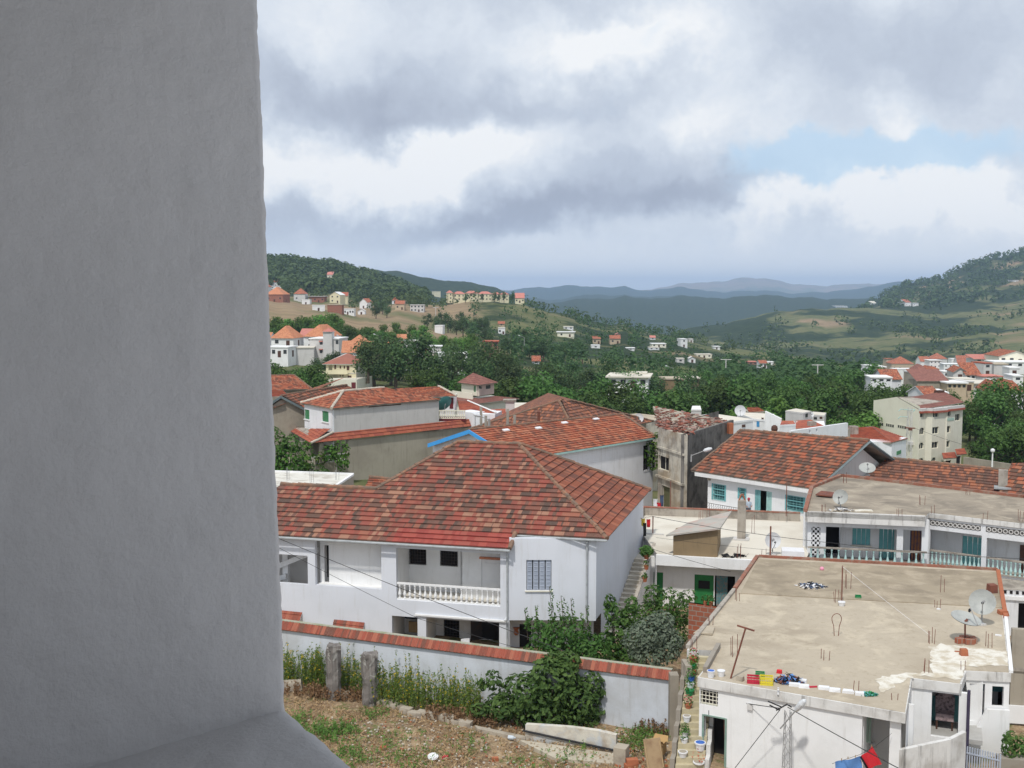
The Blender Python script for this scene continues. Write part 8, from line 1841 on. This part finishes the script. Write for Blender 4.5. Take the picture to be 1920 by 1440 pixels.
def heap(name,label,cat,px,py,z_,rx,ry,h,n,mats,seed,s=.16):
    p=on(px,py,z_); t=T(name,label,cat,p); r=random.Random(seed)
    for mi_,m in enumerate(mats):
        mb=MB()
        for i in range(n):
            a=r.uniform(0,6.28); k=r.random()**.5; q_=p+Vector((rx*k*math.cos(a),ry*k*math.sin(a),h*(1-k)*r.random())); leaf(mb,q_+Vector((0,0,.03)),Vector((r.uniform(-.6,.6),r.uniform(-.6,.6),1)).normalized(),s*r.uniform(.5,1.5),r,1.8)
            mb.bar(q_,q_+Vector((r.uniform(-1,1),r.uniform(-1,1),r.uniform(0,.5)))*s,.012,4)
        mb.build(('rags','scraps','sticks')[mi_],m,t)
    return t
heap('scrap_heap','heap of black bags and blue rags at the front edge of the tan roof','scrap heap',1478,1278,z,.62,.4,.35,60,[CLK,CLB,RST],1)
heap('rag_heap','scattered white and dark rags on the rear of the tan roof','rag heap',1522,1100,z,.85,.8,.05,45,[CLW,CLD,CLK],2,.18)
heap('net_heap','crumpled teal netting at the front right edge of the tan roof','netting heap',1628,1303,z,.4,.2,.14,60,[TQ,PG],3,.1)
heap('plaster_bits','broken white plaster at the foot of the grey dish','plaster rubble',1575,958,zb,.9,.35,.12,30,[PW,STN],4,.2)
heap('cable_coil','black cable coil at the front of the pale terrace','cable coil',1372,1043,zt,.9,.4,.06,20,[CBL],5,.3)
for i,(x,y,w_,lb) in enumerate(((1490,1286,.5,'white slab block nearest the scrap heap'),(1508,1289,.45,'second white block along the front roof edge'),(1505,1279,.35,'small white block lying behind the second one'),(1545,1292,.48,'white block with dark underside at mid edge'),(1565,1296,.5,'rounded white block right of mid edge'),(1591,1299,.5,'white block beside the front rebar'),(1612,1303,.4,'small white block next to the teal netting'))):
    stone(x,y,w_,.28,.12,lb,PW,'white_block','block',z=z,rz=-.3,group='white blocks along the roof edge')
stone(1520,1289,.6,.08,.06,'short red iron bar between the white blocks',PR,'iron_bar','bar',z=z,rz=.1)
stone(1461,1262,.25,.18,.14,'crumpled red cloth behind the scrap heap',CLR,'red_cloth','cloth',z=z)
stone(1388,1276,.3,.22,.2,'rough stone left of the red crate',STN,'loose_stone','stone',z=z)
stone(1807,1228,.34,.28,.28,'single hollow brick lying on the lime patch',TER,'hollow_brick','brick',z=z+.02)
stone(1796,1222,.3,.05,.04,'short brick-coloured stick beside the single hollow brick',TER,'brick_stick','stick',z=z+.02)
stone(1872,1192,.3,.16,.05,'white slab scrap near the right edge of the tan roof',PW,'slab_scrap','slab',z=z)
stone(1760,1143,.2,.14,.06,'white scrap at the seam of the two screeds',PW,'slab_scrap','slab',z=z)
stone(1880,1151,.5,.4,.2,'red brick block on the right roof edge behind the dishes',TER,'brick_block','brick',z=z)
stone(1860,1112,.5,.4,.5,'rusty red tin drum on the rear right roof corner',RST,'tin_drum','drum',z=z)
t=bucket(1333,1270,z,.17,.3,PW,'white bucket with blue label on the front left roof edge',rim=PB); bucket(1352,1268,z,.17,.26,PW,'dull white pot beside the blue-labelled bucket',cat='pot',name='white_pot')
bucket(1578,1136,z,.19,.22,PW,'white tin around the foot of the upright rusty pole',cat='tin',name='paint_tin')
t=T('pink_ball','pink ball on the rear of the tan roof','ball',on(1541,1070,z)); mb=MB(); c=on(1541,1070,z)+Vector((0,0,.12)); mb.lathe(c,[(.13*math.sin(math.pi*i/8)+.0005,-.13*math.cos(math.pi*i/8)) for i in range(9)],12); mb.build('ball_skin',PP,t,True)
t=T('loose_sheet','thin warped tan sheet lying by the left edge of the tan roof','sheet',on(1325,1185,z)); mb=MB(); P=onl([(1300,1188),(1336,1191),(1340,1177),(1320,1175)],z+.03); mb.box8(P,[p+Vector((0,0,.04+.05*(i%2))) for i,p in enumerate(P)]); mb.build('sheet_body',RFC,t)
t=T('red_sheet','rusty red flat sheet on the grey roof beside the round dish','sheet',on(1548,933,zb)); mb=MB(); P=onl([(1529,929),(1560,932),(1566,925),(1540,922)],zb+.1); mb.box8(P,[p+Vector((0,0,.08)) for p in P]); mb.build('sheet_body',RST,t)
stone(1618,958,1.2,.6,.05,'pale lime mound on the front of the grey roof',LIME,'lime_mound','mound',z=zb); stone(1556,925,.9,.5,.08,'white board on the grey roof behind the red sheet',LIME,'white_board','board',z=zb+.02)
t=T('tarpaulin_table','white cloth covered table on the terrace before the pierced screen','table',on(1485,1042,zt)); w=Wall(on(1466,1047,zt).xy,on(1508,1049,zt).xy); mb=MB(); w.slab(mb,0,w.L,zt,w.hit(1485,1034)[1],-1.2,0); mb.build('cloth',CLW,t)
# pots along the concrete steps
pot(1,0,.20,.24,PW,'white pot with soil low on the concrete steps',None); pot(0,1,.24,.10,PW,'shallow white bowl with pink flowers on the lowest step',None,LP)
pot(2,1,.24,.34,PW,'large white bucket filled with blue water on the steps',None)
pot(3,0,.17,.24,PW,'grey-white pot with sparse plant on the lower steps',LC); pot(4,0,.15,.2,GW,'small cement pot with green plant on the lower steps',LC)
pot(6,0,.17,.28,PW,'white pot with bare soil halfway up the steps',None); pot(8,0,.15,.2,TER,'clay pot with red flowers on the steps',LC,LP)
pot(10,0,.2,.25,PG,'green pot with dark foliage on the steps',LC); pot(11,0,.18,.26,PW,'white pot beside the blue one on the upper steps',LC); pot(12,0,.17,.24,PB,'light blue pot on the upper steps',LC)
pot(13,0,.18,.22,TER,'clay pot with trailing green plant near the top of the steps',LV); pot(14,0,.18,.22,PG,'green bowl plant below the top of the steps',LV); pot(15,0,.18,.24,TER,'clay pot with red geranium at the top of the steps',LV,LP)
bush('doorway_shrub','small green shrub beside the dark doorway of the flat-roofed house','shrub',1324,1440,48.6,[(1322,1420,.18,.45,90),(1326,1435,.25,.35,90)],LC,.12,88)
t=T('rebar_column','six tall upright rebars tied with rings before the dark doorway','rebar column',at(1374,1440,47.6))
pb=at(1374,1444,47.6); mb0=None
for i,(x,y0) in enumerate(((1357,1332),(1364,1325),(1368,1335),(1377,1332),(1380,1337),(1386,1333))):
    mb=MB(); q_=at(x+4,1446,47.6+.25*(i%2)); mb.bar(q_,at(x,y0,47.6+.25*(i%2)),.017,4); mb.build('rebar',RST,t)
for y in(1412,1418): mb=MB(); mb.path([at(1358,y,47.5),at(1385,y+4,47.5),at(1387,y+3,47.9),at(1360,y-1,47.9),at(1358,y,47.5)],.01,4); mb.build('tie_ring',RST,t)
t=T('concrete_stub','pale broken concrete footing under the tall rebars','footing',at(1370,1446,47.6)); mb=MB(); c=at(1370,1442,47.7); mb.box((c.x,c.y,c.z-.8),1.1,.8,.85,-.3); mb.build('footing_body',RFW,t)
# lattice lamp mast
Ym=45.2; t,tp0=pylon('lattice_mast','slim galvanised lattice mast with a street lamp before the white wall',1474,1322,1500,Ym,.36,STL)
mb=MB(); a_=at(1463,1366,Ym-.1); b_=at(1492,1332,Ym-.6); mb.bar(a_,b_,.03,6); mb.build('lamp_arm',STL,t)
mb=MB(); d=(at(1509,1313,Ym-.9)-b_).normalized(); mb.lathe(b_-d*.05,[(.03,0),(.09,.08),(.13,.27),(.14,.50),(.09,.70),(.02,.78)],12,ax=d); mb.build('lamp_head',LMP,t,True)
mb=MB(); 
for (x0,y0),(x1,y1) in(((1440,1315),(1466,1326)),((1466,1326),(1477,1320)),((1466,1326),(1455,1332)),((1443,1322),(1462,1332)),((1478,1322),(1484,1326))): mb.bar(at(x0,y0,Ym-.15),at(x1,y1,Ym-.15),.03,5)
mb.build('cable_clamps',CBL,t)
# cables
def wire(name,label,pts,sag=.3,r=.012,mat=CBL,n=14):
    P=[at(*p) for p in pts]; t=None; mb=MB(); Q=[]
    for a,b in zip(P,P[1:]):
        for i in range(n+(b is P[-1])): k=i/n; Q.append(a.lerp(b,k)-Vector((0,0,sag*4*k*(1-k)*((b-a).length/20))))
    mb.path(Q,r,4); o=mb.build(name,mat,None,loc=P[0]); return tag(o,label,'cable',None)
wire('overhead_cable','twisted dark cable descending from the porch eave across the white house to the steps',[(500,1000,60),(1255,1292,51.5),(1463,1328,Ym)],.15,.017)
wire('overhead_cable','lower dark cable crossing the left wall of the white house',[(500,1015,59),(785,1160,57.5),(1255,1294,51.6)],.1,.012)
wire('overhead_cable','dark cable running right and down from the lattice mast',[(1477,1326,Ym),(1760,1480,38)],.1,.02)
wire('guy_wire','dark guy wire slanting left down from the lattice mast',[(1463,1330,Ym),(1378,1440,46.5)],.0,.014)
wire('overhead_cable','long cable over the pale terrace toward the pierced screen',[(1222,968,66),(1560,1018,64),(1925,1048,60)],.25,.014)
wire('overhead_cable','lower cable over the terrace front fascia',[(1225,1030,63),(1370,1072,60)],.1,.012)
wire('overhead_cable','thin cable across the dry side of the balcony building',[(1230,1008,66),(1450,1032,66)],.1,.008)
wire('antenna_lead','thin pale lead from the rusty pole across the tan roof',[(1579,1062,on(1578,1132,z).y),(1745,1192,on(1748,1196,z).y)],.05,.008,PW)
wire('overhead_cable','cable bundle from the cream block pylon to the right',[(1716,803,169),(1925,862,150)],.4,.02)
# laundry
t=T('laundry_line','washing line with a yellow and dark shirt above the stair landing','laundry',at(1213,985,74)); 
def cloth(px,py,Y,w_,h,mat,t,seed,name='garment'):
    c=at(px,py,Y); mb=MB(); r=random.Random(seed); nu,nv=6,6
    def f(u,v): return (c.x+(u-.5)*w_*(1-.15*v),c.y+.05*math.sin(u*9+seed)+.03*math.sin(v*7),c.z-v*h-.03*math.sin(u*3.14))
    grid_sheet(mb,f,nu,nv); def_=mb.build(name,mat,t); return def_
mb=MB(); mb.path([at(1200,972,74),at(1224,968,74)],.01,4); mb.build('line',CBL,t)
cloth(1206,972,74,.25,.5,CLY,t,1); cloth(1216,973,74,.25,.55,CLR,t,2); cloth(1209,980,73.9,.22,.9,CLK,t,3,'trousers')
t=T('hanging_laundry','white and red laundry hanging over the rear parapet by the blue-gabled house','laundry',at(1232,950,88)); cloth(1229,935,88,.35,1.2,CLW,t,4); cloth(1236,942,88,.4,1.1,CLR,t,5); cloth(1241,928,88,.3,.9,CLD,t,6)
t=T('laundry_line','washing line with a blue towel and red cloth at the bottom right','laundry',at(1620,1400,43))
mb=MB(); mb.path([at(1560,1432,43.5),at(1612,1415,43),at(1640,1400,42.7),at(1672,1375,44)],.008,4); mb.build('line',CBL,t)
def quadcloth(P,mat,name,mat2=None,nu=8,nv=8):
    mb=MB(); P=[Vector(p) for p in P]
    def f(u,v): q_=P[0].lerp(P[1],u).lerp(P[3].lerp(P[2],u),v); return (q_.x,q_.y+.04*math.sin(u*8+v*3),q_.z-.02*math.sin(u*3.1))
    grid_sheet(mb,f,nu,nv); return mb.build(name,mat,t)
Yq=43; quadcloth([at(1566,1428,Yq),at(1614,1418,Yq),at(1618,1452,Yq),at(1568,1460,Yq)],CLB,'blue_towel'); o=quadcloth([at(1613,1419,Yq-.1),at(1636,1400,Yq-.1),at(1653,1432,Yq-.1),at(1626,1442,Yq-.1)],CLR,'red_cloth')
quadcloth([at(1612,1419,Yq-.13),at(1615,1417,Yq-.13),at(1629,1441,Yq-.13),at(1626,1444,Yq-.13)],CLK,'black_hem')
for x,y in((1578,1426),(1590,1423),(1604,1420),(1634,1401)): mb=MB(); mb.box(at(x,y,Yq-.02),.03,.03,.09); mb.build('clothes_peg',WOOD,t)
t=T('rolled_awning','pale rolled awning above the washing line','awning',at(1633,1398,46)); mb=MB(); mb.bar(at(1628,1400,46),at(1642,1396,46),.14,8); mb.build('roll',GW,t)
t=T('terrace_plant','agave in a pot on the parapet at the top of the outdoor staircase','potted plant',at(1212,1042,72)); p=at(1212,1048,71.5); mb=MB(); mb.lathe(p,[(.13,0),(.2,.3)],8); mb.build('pot',TER,t); leafball('foliage',LC,t,p+Vector((0,0,.5)),(.4,.35,.3),50,.34,401)
for i,(x,y,lb) in enumerate(((1212,1062,'terracotta pot by the upper stair steps'),(1209,1085,'dark potted plant on the middle stair steps'))):
    p=at(x,y,71-i*1.2); t=T('stair_pot',lb,'pot',p); mb=MB(); mb.lathe(p-Vector((0,0,.2)),[(.12,0),(.16,.28)],8); mb.build('pot_body',TER,t); leafball('foliage',LC,t,p+Vector((0,0,.2)),(.2,.2,.2),30,.15,410+i)
t=T('white_bird_cage','white wire chair outside the lower terrace of the white house','chair',at(877,1205,62.5)); p=at(877,1214,62.4)
for dx in(-.2,.2):
    for dy in(-.2,.2): mb=MB(); mb.bar(p+Vector((dx,dy,-.4)),p+Vector((dx,dy,0)),.02,4); mb.build('leg',PW,t)
mb=MB(); mb.box(p,.5,.5,.05,.3); mb.build('seat',PW,t); mb=MB(); mb.box(p+Vector((-.15,.2,.05)),.5,.05,.4,.3); mb.build('backrest',PW,t)
t['label']='white plastic chair on the lower terrace of the white house'; t.name='plastic_chair'
# ================= the person on the balcony
def figure(px,py_foot,Y,label):
    p=at(px,py_foot,Y); t=T('person',label,'person',p)
    me=bpy.data.meshes.new('body'); J={'pel':(0,0,.95),'lh':(-.09,0,.92),'lk':(-.10,-.03,.5),'la':(-.11,0,.08),'lt':(-.12,-.13,.03),'rh':(.09,0,.92),'rk':(.10,-.05,.5),'ra':(.11,0,.08),'rt':(.12,-.13,.03),'ch':(0,-.02,1.28),'nk':(0,-.02,1.47),'hd':(0,-.05,1.60),'tp':(0,-.05,1.72),
     'ls':(-.19,-.02,1.40),'le':(-.24,-.12,1.14),'lw':(-.14,-.32,1.06),'lm':(-.10,-.40,1.06),'rs':(.19,-.02,1.40),'re':(.24,-.12,1.14),'rw':(.14,-.32,1.06),'rm':(.10,-.40,1.06)}
    rad={'pel':.15,'lh':.10,'lk':.065,'la':.045,'lt':.04,'rh':.10,'rk':.065,'ra':.045,'rt':.04,'ch':.16,'nk':.06,'hd':.10,'tp':.07,'ls':.075,'le':.048,'lw':.032,'lm':.038,'rs':.075,'re':.048,'rw':.032,'rm':.038}
    E=[('pel','lh'),('lh','lk'),('lk','la'),('la','lt'),('pel','rh'),('rh','rk'),('rk','ra'),('ra','rt'),('pel','ch'),('ch','nk'),('nk','hd'),('hd','tp'),('ch','ls'),('ls','le'),('le','lw'),('lw','lm'),('ch','rs'),('rs','re'),('re','rw'),('rw','rm')]
    K=list(J); me.from_pydata([J[k] for k in K],[(K.index(a),K.index(b)) for a,b in E],[]); o=bpy.data.objects.new('body',me); C.objects.link(o); o.parent=t
    sk=o.modifiers.new('skin','SKIN'); sv=me.skin_vertices[0].data if me.skin_vertices else None
    if sv is None:
        bm=bmesh.new(); bm.from_mesh(me); bm.verts.layers.skin.verify(); bm.to_mesh(me); bm.free(); sv=me.skin_vertices[0].data
    for i,k in enumerate(K): sv[i].radius=(rad[k],rad[k]*(.8 if k in('pel','ch') else 1))
    sv[0].use_root=True; ss=o.modifiers.new('sub','SUBSURF'); ss.levels=ss.render_levels=2; me.materials.append(SKN)
    mb=MB(); q_=Vector(p); mb.lathe(q_+Vector((0,-.02,0)),[(.17,.95),(.20,1.05),(.20,1.3),(.17,1.42),(.08,1.47)],12)
    for s_ in(-1,1): mb.bar(q_+Vector((s_*.17,-.02,1.41)),q_+Vector((s_*.23,-.12,1.12)),.075,8,.06)
    mb.build('shirt',surf('pale_blue_shirt',(.45,.52,.60),None,3,.9,0),t,True)
    mb=MB(); mb.lathe(q_+Vector((0,-.05,0)),[(.105,1.60),(.115,1.66),(.10,1.74),(.03,1.78)],12); mb.bar(q_+Vector((0,-.12,1.64)),q_+Vector((0,-.20,1.63)),.07,6,.05); mb.build('cap',surf('red_cap_cloth',(.45,.05,.08),None,3,.9,0),t,True)
    mb=MB(); 
    for s_ in(-1,1): mb.bar(q_+Vector((s_*.09,0,.95)),q_+Vector((s_*.10,-.03,.5)),.11,8,.085); mb.bar(q_+Vector((s_*.10,-.03,.5)),q_+Vector((s_*.11,0,.08)),.085,8,.07)
    mb.build('trousers',surf('grey_blue_trousers',(.14,.17,.22),None,3,.9,0),t,True)
    return t
pf=wt_.pt(wt_.hit(1403,950)[0],zb0,.9); fp=F*pf.x/pf.y
figure(1403,974,wt_.off(.9).pt(wt_.off(.9).hit(1403,950)[0],0).y,'person in red cap and pale shirt standing behind the turquoise house balcony railing')
# ================= air
m=bpy.data.materials.new('air_haze'); m.use_nodes=True; g=N(m.node_tree); o=g.n('ShaderNodeOutputMaterial'); v=g.n('ShaderNodeVolumePrincipled'); v.inputs['Color'].default_value=(.52,.70,1.0,1); v.inputs['Density'].default_value=HZ; v.inputs['Anisotropy'].default_value=0.0; g.l(v.outputs[0],o.inputs['Volume'])
zlo=min(v[2] for v in verts)-1; zhi=max(v[2] for v in verts)+60
mb=MB(); mb.prism([(-60000,-200),(60000,-200),(60000,24300),(-60000,24300)],zlo,zhi); tag(mb.build('haze',m),kind='stuff')
S.render.engine='CYCLES'; S.cycles.volume_bounces=2; S.cycles.max_bounces=6; S.cycles.diffuse_bounces=3; S.cycles.transmission_bounces=4; S.cycles.transparent_max_bounces=8
